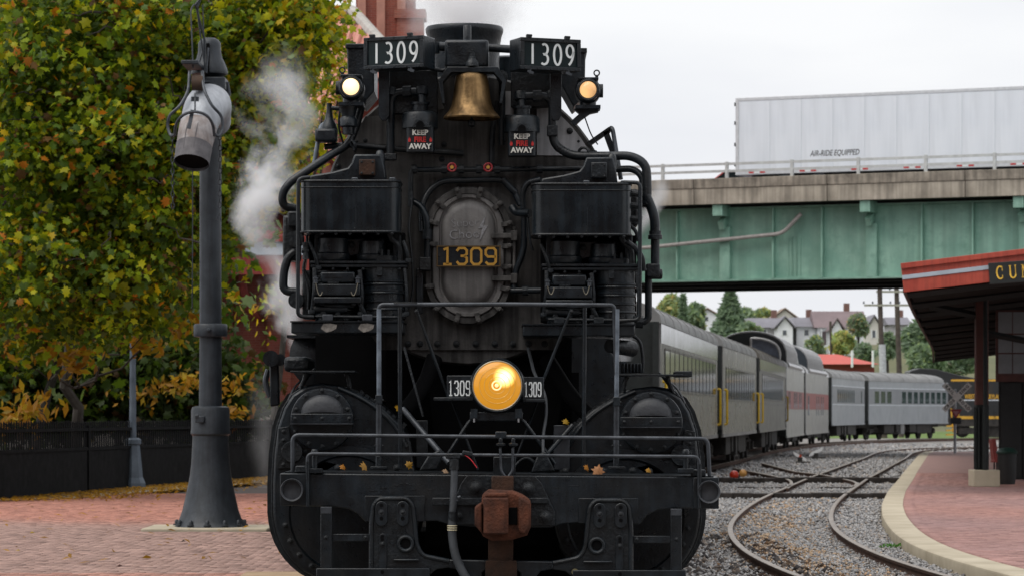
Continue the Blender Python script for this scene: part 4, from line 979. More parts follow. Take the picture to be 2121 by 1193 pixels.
for x in (982, 1074):
    P('base_foot', MB().bb(L(x - 7, 0, .48).x, L(x + 7, 0, .48).x, Y0 + .46, Y0 + .52, L(0, 866, .48).z, L(0, 846, .48).z), BLK)
    P('base_bolt', MB().cyl(L(x, 874, .47), L(x, 847, .47), .008, n=8), pm('bright_bolt', (.35, .35, .36), .35, .9))
P('headlight_bracket', MB().tube(fillet([L(920, 952, .62), L(975, 868, .6), L(1082, 868, .6), L(1150, 960, .62)], .03), .013, 8), BLK)
P('bracket_brace', MB().tube([L(932, 820, .75), L(990, 972, .8)], .010, 6).tube([L(1120, 815, .75), L(1060, 972, .8)], .010, 6), BLK)
def side_number(x0, x1, y0, y1, yaw, s):
    d = .62; c = L((x0 + x1) / 2, (y0 + y1) / 2, d)
    q = Euler((0, 0, R(yaw))).to_matrix(); ux = q @ Vector((1, 0, 0)); ny = q @ Vector((0, -1, 0))
    w_ = S(x1 - x0, d) / math.cos(R(yaw)); h_ = S(y1 - y0, d)
    o = P('side_number_board', MB().box(c + ny * -.06, (w_, .12, h_), q), BLK, bevel=.005)
    org = c + ux * (-w_ / 2 + .014) + Vector((0, 0, -h_ / 2 + .035)) + ny * .001
    number('digit', '1309', BLOCK, org, ux, (0, 0, 1), ny, h_ - .07, (w_ - .028) / 4, (w_ - .028) / 4 * .74, .0088, WHITE, o, .003)
side_number(925, 981, 777, 830, -14, -1)
side_number(1082, 1127, 780, 832, 14, 1)
pbox('board_tray', 898, 978, 822, 830, .6, .75, BLK2); pbox('board_tray', 1082, 1130, 826, 833, .6, .75, BLK2)

# ---- handrails, steps and stays on the pilot deck
deck = pprism('pilot_deck', [(590, 976), (1478, 985), (1478, 990), (590, 981)], 0.02, 1.15, BLK2)
pipe([(785, 822, .5), (785, 631, .5), (1040, 630, .5), (1272, 632, .5), (1278, 826, .5)], .0165, GREYST, .035, name='upper_handrail')
for x, y in ((785, 822), (1277, 826)):
    pipe([(x + (0 if x < 1000 else 1), 640, .498), (x, y, .498)], .0175, PALEST, name='bare_post')
    P('post_lower', MB().tube([L(x, y, .5), L(x - 1, 970, .5)], .022, 10), GREYST)
    P('post_sleeve', MB().box(L(x, y + 5, .5), (.048, .05, .065)), BLK, bevel=.004)
    P('post_foot', MB().box(L(x, 968, .5), (.12, .1, .02)).box(L(x, 955, .5), (.035, .05, .08)), BLK2, bevel=.004)
    for yy in (y + 6, 922): 
        for sx in (-1, 1): bolt(x + sx * 8, yy, .48, .006)
for pts_ in (((828, 634, .62), (829, 968, .62)), ((1211, 636, .62), (1209, 972, .62))): pipe(pts_, .0155, BLK, name='inner_post')
pipe([(862, 640, .6), (932, 830, .7)], .011, BLK, name='stay'); pipe([(1184, 640, .6), (1120, 800, .7)], .011, BLK, name='stay')
pipe([(837, 718, .9), (876, 862, .8)], .010, BLK2, name='stay')
P('rail_plate', MB().box(L(840, 630, .5), (.17, .03, .026)).box(L(1198, 633, .5), (.17, .03, .026)), BLK, bevel=.004)
for x in (862, 1184): bolt(x, 645, .58, .010)
pipe([(834, 846, .75), (930, 958, .5)], .022, GREYST, name='brace_bar')
pipe([(1186, 880, .75), (1110, 965, .6)], .018, BLK, name='brace_bar')
pipe([(1094, 722, 1.4), (1106, 772, 1.0), (1130, 818, .8), (1132, 860, .7), (1124, 905, .6), (1126, 950, .5), (1108, 972, .5)], .012, RUBBER, .08, name='cable')
pipe([(606, 980, .06), (606, 900, .06), (1466, 908, .06), (1470, 990, .06)], .0145, GREYST, .05, name='front_rail')
pipe([(637, 1048, -.05), (637, 939, -.05), (1447, 945, -.05), (1449, 1052, -.05)], .0125, GREYST, .04, name='uncoupling_rod')
pipe([(637, 1048, -.051), (637, 955, -.051)], .0135, BLK, name='rod_handle'); pipe([(1449, 1052, -.051), (1449, 960, -.051)], .0135, BLK, name='rod_handle')
for x in (652, 1420):
    P('rail_stanchion', MB().cyl(L(x, 980, .0), L(x, 938, .0), .018).lathe([(.024, -.02), (.026, 0), (.018, .018)], L(x, 935, .0), (0, 0, 1), 14).box(L(x, 974, .0), (.11, .08, .03)), BLK, bevel=.003)
for x0, x1 in ((612, 640), (1432, 1462)): pbox('rail_foot', x0, x1, 964 + (8 if x0 > 1000 else 0), 978 + (8 if x0 > 1000 else 0), .0, .12, BLK2)
# uncoupling gear at the centre
pbox('rod_bracket', 1026, 1049, 893, 908, .04, .12, BLK); pbox('rod_bracket_plate', 1022, 1068, 945, 982, .02, .06, BLK)
for x in (1037, 1063): P('rod_knob', MB().lathe([(.008, -.07), (.008, 0), (.032, .01), (.034, .022), (.014, .03), (.014, .055), (.006, .062)], L(x, 925, -.04), (0, 0, 1), 16), BLK2)
for (a, b) in ((1036, 1046), (1062, 1053)): pipe([(a, 928, -.06), (a + (2 if a < 1050 else 0), 974, -.06), (b, 986, -.06), (1056, 994, -.08)], .009, GREYST, .02, name='lift_link')
P('lift_hook', MB().torus(L(1048, 1002, -.1), (.2, 1, .3), .024, .009, 16, 6), GREYST)
# fittings lying on the deck
pbox('upright_plate', 1147, 1180, 880, 972, .75, .80, GREYST, bevel=.004); pbox('upright_plate', 862, 886, 870, 968, .95, 1.0, BLK, bevel=.004)
pprism('tow_chock', [(868, 974), (886, 944), (910, 930), (918, 938), (906, 972)], .25, .4, BLK2, bevel=.01)
pprism('tow_chock', [(1100, 978), (1114, 940), (1130, 934), (1150, 975)], .45, .6, BLK2, bevel=.01)
for (x, y) in ((700, 968), (822, 968), (1170, 975), (1250, 975), (1310, 974), (1345, 976)): bolt(x, y, .7, .02)
pipe([(1060, 972, .6), (1090, 940, .6), (1120, 972, .6)], .012, BLK2, .1)
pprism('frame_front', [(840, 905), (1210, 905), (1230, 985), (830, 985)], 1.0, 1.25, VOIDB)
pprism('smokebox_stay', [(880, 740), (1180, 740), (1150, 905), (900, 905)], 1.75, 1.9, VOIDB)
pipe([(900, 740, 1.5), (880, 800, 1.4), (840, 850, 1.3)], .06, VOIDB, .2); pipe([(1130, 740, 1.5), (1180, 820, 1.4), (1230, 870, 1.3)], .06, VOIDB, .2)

# ---- pilot beam, coupler, hose, pilot
beam = pprism('pilot_beam', [(580, 979), (1489, 988), (1489, 1053), (1395, 1052), (1362, 1056), (1340, 1066), (1326, 1084), (1312, 1087), (1200, 1082), (1165, 1084), (1140, 1092), (1000, 1092), (930, 1086), (905, 1078), (868, 1080), (770, 1080), (752, 1076), (742, 1064), (722, 1053), (690, 1049), (580, 1046)], 0, .34, BLK, bevel=.008)
for i, (xa, xb, ya, yb) in enumerate(((755, 880, 1026, 1079), (1198, 1322, 1031, 1083))):
    pbox('beam_pad', xa, xb, ya, yb, -.012, 0, BLK, beam, bevel=.004)
for i in range(26):
    xx = random.uniform(740, 1340); yy = random.uniform(996, 1024) 
    pbox('weld_scar', xx, xx + random.uniform(4, 22), yy, yy + random.uniform(.8, 2.2), -.004, 0.001, BLK2 if i % 4 else GREYST, beam, bevel=0)
for (xa, xb, ya, yb, cxp, cyp) in ((580, 635, 980, 1046, 605, 1014), (1436, 1489, 988, 1053, 1468, 1018)):
    e = pbox('beam_end', xa, xb, ya, yb, -.03, .0, BLK, beam, bevel=.005)
    kk = S(1, -.03)
    P('poling_pocket', MB().lathe([(15 * kk, .06), (19 * kk, .02), (20 * kk, -.04), (23 * kk, -.05), (24 * kk, -.03), (24 * kk, .0)], L(cxp, cyp, -.03), (0, 1, 0), 32), pm('pocket_worn', (.02, .022, .026), .5, .2, 0, 8, col2=(.07, .075, .085)))
# side straps framing the coupler
pprism('draft_plate', [(1066, 984), (1108, 985), (1122, 1000), (1150, 1060), (1150, 1088), (930, 1086), (930, 1060), (955, 1000), (968, 983)], -.035, 0, BLK2, bevel=.006)
for (x, y, r) in ((1094, 1011, .036), (985, 1009, .036), (1130, 1070, .034), (950, 1068, .026)): bolt(x, y, -.035, r)
pbox('draft_bar', 895, 1000, 1030, 1046, -.06, -.03, BLK2, bevel=.006); pbox('draft_bar', 1095, 1135, 1030, 1042, -.06, -.03, BLK2, bevel=.006)
pbox('striker', 1018, 1064, 985, 1022, -.12, 0, RUST2, bevel=.008)
cp = pprism('coupler', [(998, 1024), (1012, 1014), (1062, 1016), (1082, 1024), (1100, 1036), (1100, 1090), (1092, 1108), (1060, 1118), (1020, 1120), (1000, 1110), (996, 1100)], -.34, .0, RUST, bevel=.022)
kn = MB(); kx = [(1002, 0), (1052, 0)]
xa, xb = L(1003, 0, -.46).x, L(1053, 0, -.46).x
plan = [(xb, Y0 - .30), (xa - .01, Y0 - .28), (xa - .005, Y0 - .42)] + [(xa + .03 + .03 * math.cos(R(a)), Y0 - .43 + .03 * math.sin(R(a))) for a in (190, 220, 250, 270)] + [(xb - .03, Y0 - .46), (xb, Y0 - .43)]
P('knuckle', MB().vprism(plan, L(0, 1106, -.46).z, L(0, 1030, -.46).z), RUST, cp, bevel=.012)
P('guard_arm', MB().prism([(L(x, 0, -.4).x, L(0, y, -.4).z) for x, y in ((983, 1050), (998, 1040), (998, 1104), (983, 1086))], Y0 - .42, Y0 - .1), RUST, cp, bevel=.012)
P('coupler_mouth', MB().bb(L(1053.5, 0, -.345).x, L(1072, 0, -.345).x, Y0 - .345, Y0 - .3, L(0, 1086, -.345).z, L(0, 1050, -.345).z), VOIDB, cp, bevel=.006)
P('outer_horn', MB().prism([(L(x, 0, -.4).x, L(0, y, -.4).z) for x, y in ((1074, 1026), (1098, 1040), (1099, 1092), (1086, 1108), (1074, 1100))], Y0 - .41, Y0 - .3), RUST, cp, bevel=.015)
P('knuckle_lug', MB().bb(L(1005, 0, -.44).x, L(1050, 0, -.44).x, Y0 - .43, Y0 - .32, L(0, 1030, -.44).z, L(0, 1020, -.44).z), RUST, cp, bevel=.012)
pbox('carry_iron', 1011, 1063, 1116, 1162, -.06, .1, RUST2, bevel=.006)
# air hose
pipe([(941, 946, -.08), (941, 985, -.10), (939, 1040, -.12), (937, 1072, -.13)], .026, RUBBER, .1, name='hose_upper')
pipe([(937, 1070, -.13), (936, 1104, -.14), (942, 1150, -.16), (962, 1192, -.18), (990, 1230, -.2), (1010, 1248, -.2)], .030, RUBBER, .2, name='air_hose', n=12)
P('hose_collar', MB().cyl(L(941, 972, -.09), L(941, 950, -.09), .034, n=14).cyl(L(938, 1078, -.13), L(938, 1058, -.13), .034, n=14), BLK2)
for y in (1088, 1092.5, 1097): P('hose_band', MB().torus(L(936.5, y, -.138), (0, 0, 1), .031, .0045, 20, 6), pm('band_cream', (.5, .45, .3), .5))
P('angle_cock', MB().box(L(938, 944, -.08), (.10, .06, .035)).box(L(968, 938, -.08), (.07, .04, .03), (0, R(10), 0)), BLK2, bevel=.006)
pipe([(962, 941, -.09), (975, 950, -.1), (988, 968, -.1)], .0035, pm('red_wire', (.5, .02, .03), .5), .03, name='tell_tale_wire')
P('hose_clip', MB().cyl(L(948, 1030, -.12), L(954, 1028, -.12), .012).box(L(940, 1035, -.11), (.06, .05, .012)), GREYST)

def pilot_side(s):
    m = (lambda x, y: (x, y)) if s < 0 else (lambda x, y: (2076 - x, y + 4))
    b = pprism('pilot_bracket', [m(*p) for p in ((768, 1450), (768, 1090), (771, 1044), (785, 1029), (843, 1029), (857, 1043), (866, 1128), (876, 1146), (894, 1157), (935, 1158), (935, 1174), (905, 1178), (890, 1190), (890, 1450))], -.06, .06, BLK2, bevel=.006)
    rim = [(769, 1240), (769, 1090), (773, 1044), (787, 1031), (842, 1031), (855, 1045), (864, 1130), (876, 1150), (930, 1161)]
    P('bracket_rim', MB().tube(fillet([L(*m(*p), -.06) for p in rim], .05), .016, 8), BLK, b)
    for cx_ in (790, 834):
        pts_ = [m(cx_ + 12.5 * math.cos(R(a)), 1050 - 13 * math.sin(R(a))) for a in np.linspace(0, 180, 10)] + [m(cx_ - 12.5 * math.cos(R(a)), 1076 + 13 * math.sin(R(a))) for a in np.linspace(0, 180, 10)]
        pl = pprism('slot_plate', pts_, -.085, -.06, BLK, b, bevel=.004)
        for y in (1046, 1073):
            q = m(cx_, y); disc('slot_hole', q[0], q[1], 4, -.0872, -.08, VOIDB, b, 14)
        q = m(cx_, 1060); bolt(q[0], q[1], -.085, .015, b); disc('washer', q[0], q[1], 6.5, -.09, -.085, GREYST, b, 16)
    q = m(840, 1125)
    P('eye_ring', MB().torus(L(q[0], q[1], -.07), (0, 1, 0), S(14.5, 0), .014, 28, 8), BLK, b)
    disc('eye_hole', q[0], q[1], 12.5, -.066, -.05, VOIDB, b, 26)
    pts_ = [m(793 + 8 * math.cos(R(a)), 1112 - 8 * math.sin(R(a))) for a in np.linspace(0, 180, 8)] + [m(785, 1190), m(801, 1190)]
    pprism('rib_strip', pts_, -.075, -.06, BLK, b, bevel=.003)
    q = m(792, 1113); pbox('strip_hole', q[0] - 3, q[0] + 3, q[1] - 5, q[1] + 6, -.078, -.07, VOIDB, b, 0); q = m(792, 1126); bolt(q[0], q[1], -.075, .014, b)
    if s < 0:
        text('cast_number', '52926', S(13, 0), L(826, 1099, -.0615), BLK, b, extrude=.003, bold=.0005)
        pprism('cast_crest', [(805, 1108), (822, 1108), (822, 1120), (813.5, 1128), (805, 1120)], -.066, -.06, BLK, b, smooth=0)
        pprism('crest_inner', [(809, 1114), (818, 1114), (818, 1118), (813.5, 1123), (809, 1118)], -.069, -.066, BLK2, b, smooth=0)
    q = m(808, 1162); pbox('cast_shelf', min(q[0], m(868, 0)[0]) if s > 0 else 815, max(q[0], m(815, 0)[0]) if s > 0 else 868, q[1] - 5, q[1] - 1, -.10, -.06, BLK, b)
    # flat uprights and bars of the footboard frame
    (xa, _), (xb, _) = m(664, 0), m(687, 0); xa, xb = min(xa, xb), max(xa, xb); dy = 0 if s < 0 else 4
    st = pbox('step_post', xa, xb, 1049 + dy, 1300, -.07, -.04, BLK, bevel=.004)
    P('post_top', MB().bb(L(xa, 0, -.07).x, L(xb, 0, -.07).x, Y0 - .074, Y0 - .03, L(0, 1063 + dy, -.07).z, L(0, 1049 + dy, -.07).z), GREYST, st, bevel=.003)
    (ba, _), (bb_, _) = m(687, 0), m(768, 0); pbox('step_bar', min(ba, bb_), max(ba, bb_), 1105 + dy, 1120 + dy, -.05, -.02, BLK, bevel=.004)
    for (x, y) in ((675, 1112), (757, 1112), (674, 1184)): q = m(x, y); bolt(q[0], q[1], -.07, .011)
    (fa, _), (fb, _) = m(655, 0), m(890, 0); fa, fb = min(fa, fb), max(fa, fb)
    pbox('foot_bar', fa, fb, 1176 + dy, 1215 + dy, -.09, -.05, BLK, bevel=.006)
    pbox('footboard', fa, fb, 1290, 1303, -.35, .05, BLK2, bevel=.006)
    q = m(792, 1184); disc('bar_hole', q[0], q[1], 4, -.092, -.085, VOIDB, b, 12)
pilot_side(-1); pilot_side(1)
disc('brass_stud', 1191, 1184, 7, -.08, -.05, pm('old_brass', (.25, .22, .12), .5, .5))
pprism('pilot_bridge', [(930, 1158), (1146, 1162), (1146, 1178), (1120, 1182), (1112, 1192), (1112, 1240), (1078, 1240), (1078, 1186), (1066, 1176), (1010, 1176), (998, 1186), (998, 1240), (960, 1240), (956, 1186), (944, 1178), (930, 1176)], -.07, .04, BLK, bevel=.008)
pprism('draw_casting', [(1006, 1160), (1070, 1160), (1074, 1260), (1002, 1260)], -.09, -.07, RUST2, bevel=.006)
# ================================================================ things around the locomotive
# ---- water column
IRON = pm('column_iron', (.014, .0185, .0235), .45, .1, 0, 4, .15, 40, col2=(.036, .044, .054), streak=.3)
GALV = pm('galvanised_spout', (.30, .32, .35), .5, .35, 0, 3.5, .05, 30, col2=(.50, .52, .55), streak=.15)
SPRUST = pm('spout_rust_stain', (.24, .19, .17), .7, .1, 0, 5, .1, col2=(.44, .42, .42), streak=.2)
DKSTEEL = pm('spout_mouth', (.07, .065, .07), .6, .3, 0, 8, .1, col2=(.15, .14, .145))
WY = 43.0
def W(x, y, d=0): return px(x, y, WY + d)
ws = lambda n: n * WY / FPX
wc = empty('water_column', (W(436, 0).x, WY, .03), 'dark iron railway water column with pale hanging spout', 'water column')
slab = part('column_slab', MB().bb(W(305, 0).x, W(562, 0).x, WY - .75, WY + .75, GZ, .035), CURBM, smooth=0, bevel=.02); structure(slab)
cx_ = W(436, 0).x; k = ws(1)
prof = [(74, 1094), (74, 1089), (70, 1086), (66, 1078), (58, 1055), (50, 1020), (43, 985), (40, 960), (38, 925), (37, 900)]
part('flared_base', MB().lathe([(r * k, W(0, y).z) for r, y in prof], (cx_, WY, 0), (0, 0, 1), 40), IRON, wc)
part('base_collar', MB().lathe([(r * k, W(0, y).z) for r, y in ((37, 902), (41, 898), (41, 892), (40, 888), (40, 850), (38, 843), (30, 840), (24, 840))], (cx_, WY, 0), (0, 0, 1), 36), IRON, wc)
part('collar_latch', MB().box(W(414, 868, -.27), (.12, .06, .09)).box(W(408, 862, -.28), (.05, .05, .05)), IRON, wc, bevel=.01)
part('mast', MB().lathe([(r * k, W(0, y).z) for r, y in ((24, 842), (22.8, 700), (22.5, 300), (20, 200), (19, 140))], (cx_, WY, 0), (0, 0, 1), 32), IRON, wc)
part('mast_band', MB().lathe([(r * k, W(0, y).z) for r, y in ((24, 698), (34, 697), (35, 694), (35, 674), (33, 671), (24, 670))], (cx_, WY, 0), (0, 0, 1), 32), IRON, wc)
part('band_bolt', MB().lathe([(.03, 0), (.03, -.04), (.015, -.06)], W(433, 683, -.22), (0, 1, 0), 8), IRON, wc)
for i in range(12):
    a = i * math.pi / 6; part('base_bolt', MB().lathe([(.05, 0), (.05, .02), (.028, .022), (.028, .06), (.014, .08)], (cx_ + math.cos(a) * 70 * k, WY + math.sin(a) * 70 * k, W(0, 1087).z), (0, 0, 1), 8), IRON, wc)
# bell-shaped counterweight head
part('head_casting', MB().lathe([(r * k, W(0, y).z) for r, y in ((22, 162), (37, 155), (38, 150), (36, 142), (32, 132), (27, 122), (24, 110), (23.5, 98), (23, 90), (19, 84), (12, 80), (3, 79))], (W(434, 0).x, WY, 0), (0, 0, 1), 32), IRON, wc)
part('head_slot', MB().bb(W(431, 0).x, W(437, 0).x, WY - .26, WY - .1, W(0, 160).z, W(0, 95).z), VOIDB, wc)
part('pulley_frame', MB().bb(W(391, 0).x, W(426, 0).x, WY - 1.0, WY - .2, W(0, 150).z, W(0, 142).z).bb(W(426, 0).x, W(470, 0).x, WY - .3, WY + .2, W(0, 190).z, W(0, 165).z), IRON, wc, bevel=.01)
part('pulley', MB().cyl(W(398, 172, -.9), W(421, 172, -.9), .105, n=24), pm('pulley_rust', (.06, .035, .022), .8, .1, .3), wc)
part('frame_rod', MB().cyl(W(395, 168, -.5), W(472, 172, -.1), .012, n=8).cyl(W(470, 172, 0), W(474, 200, 0), .03), IRON, wc)
# spout: pipe leaving the mast, turning down and forward
spts = [W(441, 255, .2), W(440, 222, -.1), W(431, 216, -.45), W(419, 236, -.85), W(409, 270, -1.08), W(402, 304, -1.22), W(397, 338, -1.32)]
sp_ = fillet(spts, .35, 6)
rad = [float(np.interp(i / (len(sp_) - 1), [0, .2, .4, .6, 1], [.24, .285, .28, .25, .222])) for i in range(len(sp_))]
n3 = len(sp_)
i1, i2 = int(n3 * .66), int(n3 * .87)
part('spout_elbow', MB().tube(sp_[:i1 + 1], rad[:i1 + 1], 30, True), GALV, wc, smooth=60)
part('spout_pipe', MB().tube(sp_[i1:i2 + 1], [r + .004 for r in rad[i1:i2 + 1]], 30, True), SPRUST, wc, smooth=60)
part('spout_mouth', MB().tube(sp_[i2:], [r + .010 for r in rad[i2:]], 30, False), DKSTEEL, wc, smooth=60)
part('spout_inside', MB().tube([sp_[-1] + (sp_[-2] - sp_[-1]).normalized() * .10, sp_[-1] + (sp_[-2] - sp_[-1]).normalized() * .04], .223, 24, True), VOIDB, wc)
for da in (-.45, .12):
    part('spout_seam', MB().tube([sp_[i] + Vector((math.sin(da), -math.cos(da) * .93, .30)).normalized() * (rad[i] + .008) for i in range(i1 + 1, n3 - 1)], .006, 5), DKSTEEL, wc)
# yoke of bent rod round the spout
for pts in ([(393, 148, -.9), (391, 190, -1.0), (372, 222, -1.1), (349, 240, -1.1), (347, 265, -1.1), (354, 283, -1.15), (362, 280, -1.2)], [(419, 148, -.9), (421, 185, -1.05), (440, 222, -1.15), (460, 240, -1.1), (462, 268, -1.1), (454, 283, -1.15), (446, 280, -1.2)]):
    part('yoke_rod', MB().tube(fillet([W(*p) for p in pts], .12), .021, 8), GREYST, wc)
pts = [(362, 281, -1.3), (364, 255, -1.4), (380, 237, -1.5), (404, 231, -1.55), (428, 238, -1.5), (441, 256, -1.4), (444, 282, -1.3)]
part('yoke_band', MB().tube(fillet([W(*p) for p in pts], .12), .020, 8), GREYST, wc)
part('yoke_hook', MB().cyl(W(404, 195, -1.3), W(404, 228, -1.5), .012).box(W(404, 206, -1.35), (.10, .03, .06)), IRON, wc)
part('spout_strap', MB().box(W(395, 248, -1.50), (.05, .02, .26), (R(-14), R(10), 0)), GREYST, wc)
# chains, wires and top rods
def chain(pts, name='chain', r=.007):
    Q = [Vector(p) for p in pts]; tot = sum((b - a).length for a, b in zip(Q[:-1], Q[1:])); mb = MB(); step = .075; nl = int(tot / step); P_ = []
    u = 0; seg = 0
    for i in range(nl):
        d = i * step; acc = 0
        for a, b in zip(Q[:-1], Q[1:]):
            l = (b - a).length
            if acc + l >= d: c = a + (b - a) * ((d - acc) / l); t = (b - a).normalized(); break
            acc += l
        ax = Vector((1, 0, 0)) if i % 2 else Vector((0, 1, 0))
        v = t; w_ = ax.cross(v).normalized()
        mb.tube([c + v * (.045 * math.cos(q)) + w_ * (.020 * math.sin(q)) for q in np.linspace(0, 6.283, 9)[:-1]], r, 5, False, True)
    return part(name, mb, IRON, wc)
chain([W(357, 285, -1.1), W(358, 450, -1.0)]); chain([W(455, 285, -1.1), W(456, 330, -1.0), W(455, 445, -.9)])
part('pull_ring', MB().tube([W(455, 442, -.9), W(448, 456, -.9), W(458, 458, -.9)], .009, 6, False, True), IRON, wc)
part('pull_wire', MB().tube([W(399, 345, -.5), W(399, 500, -.5), W(398, 640, -.5)], .008, 5), IRON, wc)
part('top_rod', MB().tube(fillet([W(400, 142, -.9), W(395, 20, -.7), W(403, 8, -.6), W(408, 20, -.5), W(425, 145, -.4)], .08), .011, 6), IRON, wc)
part('top_rod', MB().tube([W(415, 0, -.5), W(409, 14, -.5), W(410, 30, -.5), W(424, 85, -.4), W(424, 150, -.4)], .016, 6).tube([W(420, 10, -.4), W(424, 140, -.4)], .009, 6), IRON, wc)
part('top_arm', MB().tube([W(404, 12, -.5), W(420, -8, -.5), W(450, -40, -.5)], .018, 6), IRON, wc)
part('head_rod', MB().tube([W(409, 140, -.4), W(420, 105, -.35)], .014, 6).tube([W(432, 100, -.35), W(428, 140, -.4), W(428, 152, -.4)], .014, 6), GREYST, wc)

# ---- lamp post by the fence
LY = 66.0
def LP(x, y, d=0): return px(x, y, LY + d)
LAMPP = pm('lamp_post_paint', (.065, .085, .11), .6, 0, 0, 3, .15, col2=(.13, .16, .20))
lp = empty('lamp_post', (LP(275, 0).x, LY, 0), 'blue-grey lamp post with a stepped base in front of the fence', 'lamp post')
k = LY / FPX; cx_ = LP(275, 0).x
part('base', MB().lathe([(r * k * 1.06, LP(0, y).z) for r, y in ((25, 1011), (25, 1000), (22, 992), (20, 988), (15, 935), (13.5, 921), (16.5, 918), (16.5, 910), (12, 906))], (cx_, LY, 0), (0, 0, 1), 8), LAMPP, lp, smooth=20)
part('shaft', MB().lathe([(r * k, LP(0, y).z) for r, y in ((7.5, 908), (6.5, 780), (5.5, 600), (5, 520), (8, 515), (8, 505))], (cx_, LY, 0), (0, 0, 1), 12), LAMPP, lp)
part('access_box', MB().box(LP(268, 882, -.05), (.08, .1, .2)), LAMPP, lp, bevel=.01)
part('luminaire', MB().lathe([(.05, 0), (.16, .05), (.2, .4), (.12, .62), (.03, .7)], (cx_, LY, LP(0, 505).z), (0, 0, 1), 12), pm('lamp_globe', (.5, .5, .48), .4), lp)

# ---- picket fence on a boarded base
FENCEM = pm('fence_black', (.0035, .0035, .004), .8, 0, 0, 3, .2, col2=(.010, .010, .011), spec=.12)
fl = [(-12.5, 50.0), (-9.3, 57.0), (-8.4, 63.0), (-6.9, 72.0), (-5.2, 80.0), (-3.4, 86.0)]
fence = empty('picket_fence', (-8.4, 63, 0), 'long black picket fence with a boarded base beneath the trees', 'fence')
tot = 0; FP = []
for (a, b) in zip(fl[:-1], fl[1:]):
    a, b = Vector(a), Vector(b); l = (b - a).length; ang = math.atan2(b.y - a.y, b.x - a.x)
    mid = (a + b) / 2
    for (z, h) in ((.42, .84),): part('base_board', MB().box((mid.x, mid.y, z), (l, .05, h), (0, 0, ang)), FENCEM, fence, smooth=0)
    for z in (.86, 1.24): part('fence_rail', MB().box((mid.x, mid.y, z), (l, .09, .06), (0, 0, ang)), FENCEM, fence, smooth=0)
    FP.append((a, b, l, ang))
    part('fence_post', MB().box((a.x, a.y, .66), (.11, .11, 1.32), (0, 0, ang)), FENCEM, fence, bevel=.01)
pk = None; acc = 0
for (a, b, l, ang) in FP:
    n_ = int(l / .15)
    for i in range(n_):
        p = a + (b - a) * ((i + .5) / n_); z = 1.1 + rng.normal(0, .008)
        if pk is None:
            mb = MB().box((p.x, p.y, z), (.062, .022, .56)); mb.add([(p.x - .031, p.y - .011, z + .28), (p.x + .031, p.y - .011, z + .28), (p.x + .031, p.y + .011, z + .28), (p.x - .031, p.y + .011, z + .28), (p.x, p.y, z + .32)], [(0, 1, 4), (1, 2, 4), (2, 3, 4), (3, 0, 4)])
            pk = part('picket', mb, FENCEM, fence, smooth=0); pk.rotation_euler = (0, 0, ang)
        else: copy_of(pk, (p.x, p.y, z + .02), fence, rot=(0, rng.normal(0, .012), ang))

# ---- brick station building behind the trees
BRK = bpy.data.materials.new('station_brick'); BRK.use_nodes = True
def brick_nodes(m, c1, c2, mort, sc):
    nt = m.node_tree; b = nt.nodes['Principled BSDF']; l = nt.links.new
    g_ = nt.nodes.new('ShaderNodeNewGeometry'); mp = nt.nodes.new('ShaderNodeMapping'); mp.inputs['Rotation'].default_value = (R(90), 0, 0)
    t = nt.nodes.new('ShaderNodeTexBrick'); l(g_.outputs['Position'], mp.inputs['Vector']); l(mp.outputs['Vector'], t.inputs['Vector'])
    t.inputs['Color1'].default_value = (*c1, 1); t.inputs['Color2'].default_value = (*c2, 1); t.inputs['Mortar'].default_value = (*mort, 1)
    t.inputs['Scale'].default_value = sc; t.inputs['Mortar Size'].default_value = .012; t.inputs['Brick Width'].default_value = .5; t.inputs['Row Height'].default_value = .17
    n_ = nt.nodes.new('ShaderNodeTexNoise'); n_.inputs['Scale'].default_value = .7; n_.inputs['Detail'].default_value = 6; l(g_.outputs['Position'], n_.inputs['Vector'])
    mx_ = nt.nodes.new('ShaderNodeMix'); mx_.data_type = 'RGBA'; mx_.blend_type = 'MULTIPLY'; mx_.inputs[0].default_value = .35
    l(t.outputs['Color'], mx_.inputs[6]); l(n_.outputs['Color'], mx_.inputs[7]); l(mx_.outputs[2], b.inputs['Base Color']); b.inputs['Roughness'].default_value = .9
brick_nodes(BRK, (.36, .095, .065), (.28, .075, .052), (.32, .17, .135), 2.2)
STN = pm('base_stone', (.30, .27, .23), .9, 0, 0, 2, .2, col2=(.45, .42, .37)); TILE = pm('terracotta_tile', (.40, .155, .11), .75, 0, 0, 2, .1, col2=(.58, .27, .21), coords='World')
REDW = pm('red_woodwork', (.20, .024, .018), .55, 0, 0, 3, .1, col2=(.31, .045, .032), streak=.2); PALEW = pm('pale_trim', (.42, .48, .54), .6, 0, .12, 3)
COPE = pm('coping_stone', (.38, .36, .33), .8, 0, .2, 3)
sb = empty('station_building', (-11, 100, 0), 'red brick station building with tiled hip roof behind the trees', 'building')
part('wall', MB().bb(-28, -3.5, 96, 118, 1.65, 11.4), BRK, sb, smooth=0)
part('stone_base', MB().bb(-28.1, -3.4, 95.9, 118.1, GZ, 1.65), STN, sb, smooth=0, bevel=.03)
for x in (-8.75, -7.0, -14, -20): part('pilaster', MB().bb(x - .35, x + .35, 95.75, 96, 1.65, 10.3), BRK, sb, smooth=0)
for x in (-10.9, -12.5, -17, -22.6):
    w_ = part('window', MB().bb(x - .6, x + .6, 95.9, 96.05, 2.2, 4.6), pm('dark_pane', (.02, .024, .028), .15), sb, smooth=0)
    part('window_frame', MB().bb(x - .7, x - .58, 95.84, 96, 2.1, 4.7).bb(x + .58, x + .7, 95.84, 96, 2.1, 4.7).bb(x - .58, x + .58, 95.84, 96, 4.58, 4.7).bb(x - .58, x + .58, 95.86, 96, 3.35, 3.43), REDW, w_, smooth=0)
    part('window_sill', MB().bb(x - .8, x + .8, 95.7, 96, 2.0, 2.12), STN, w_, smooth=0)
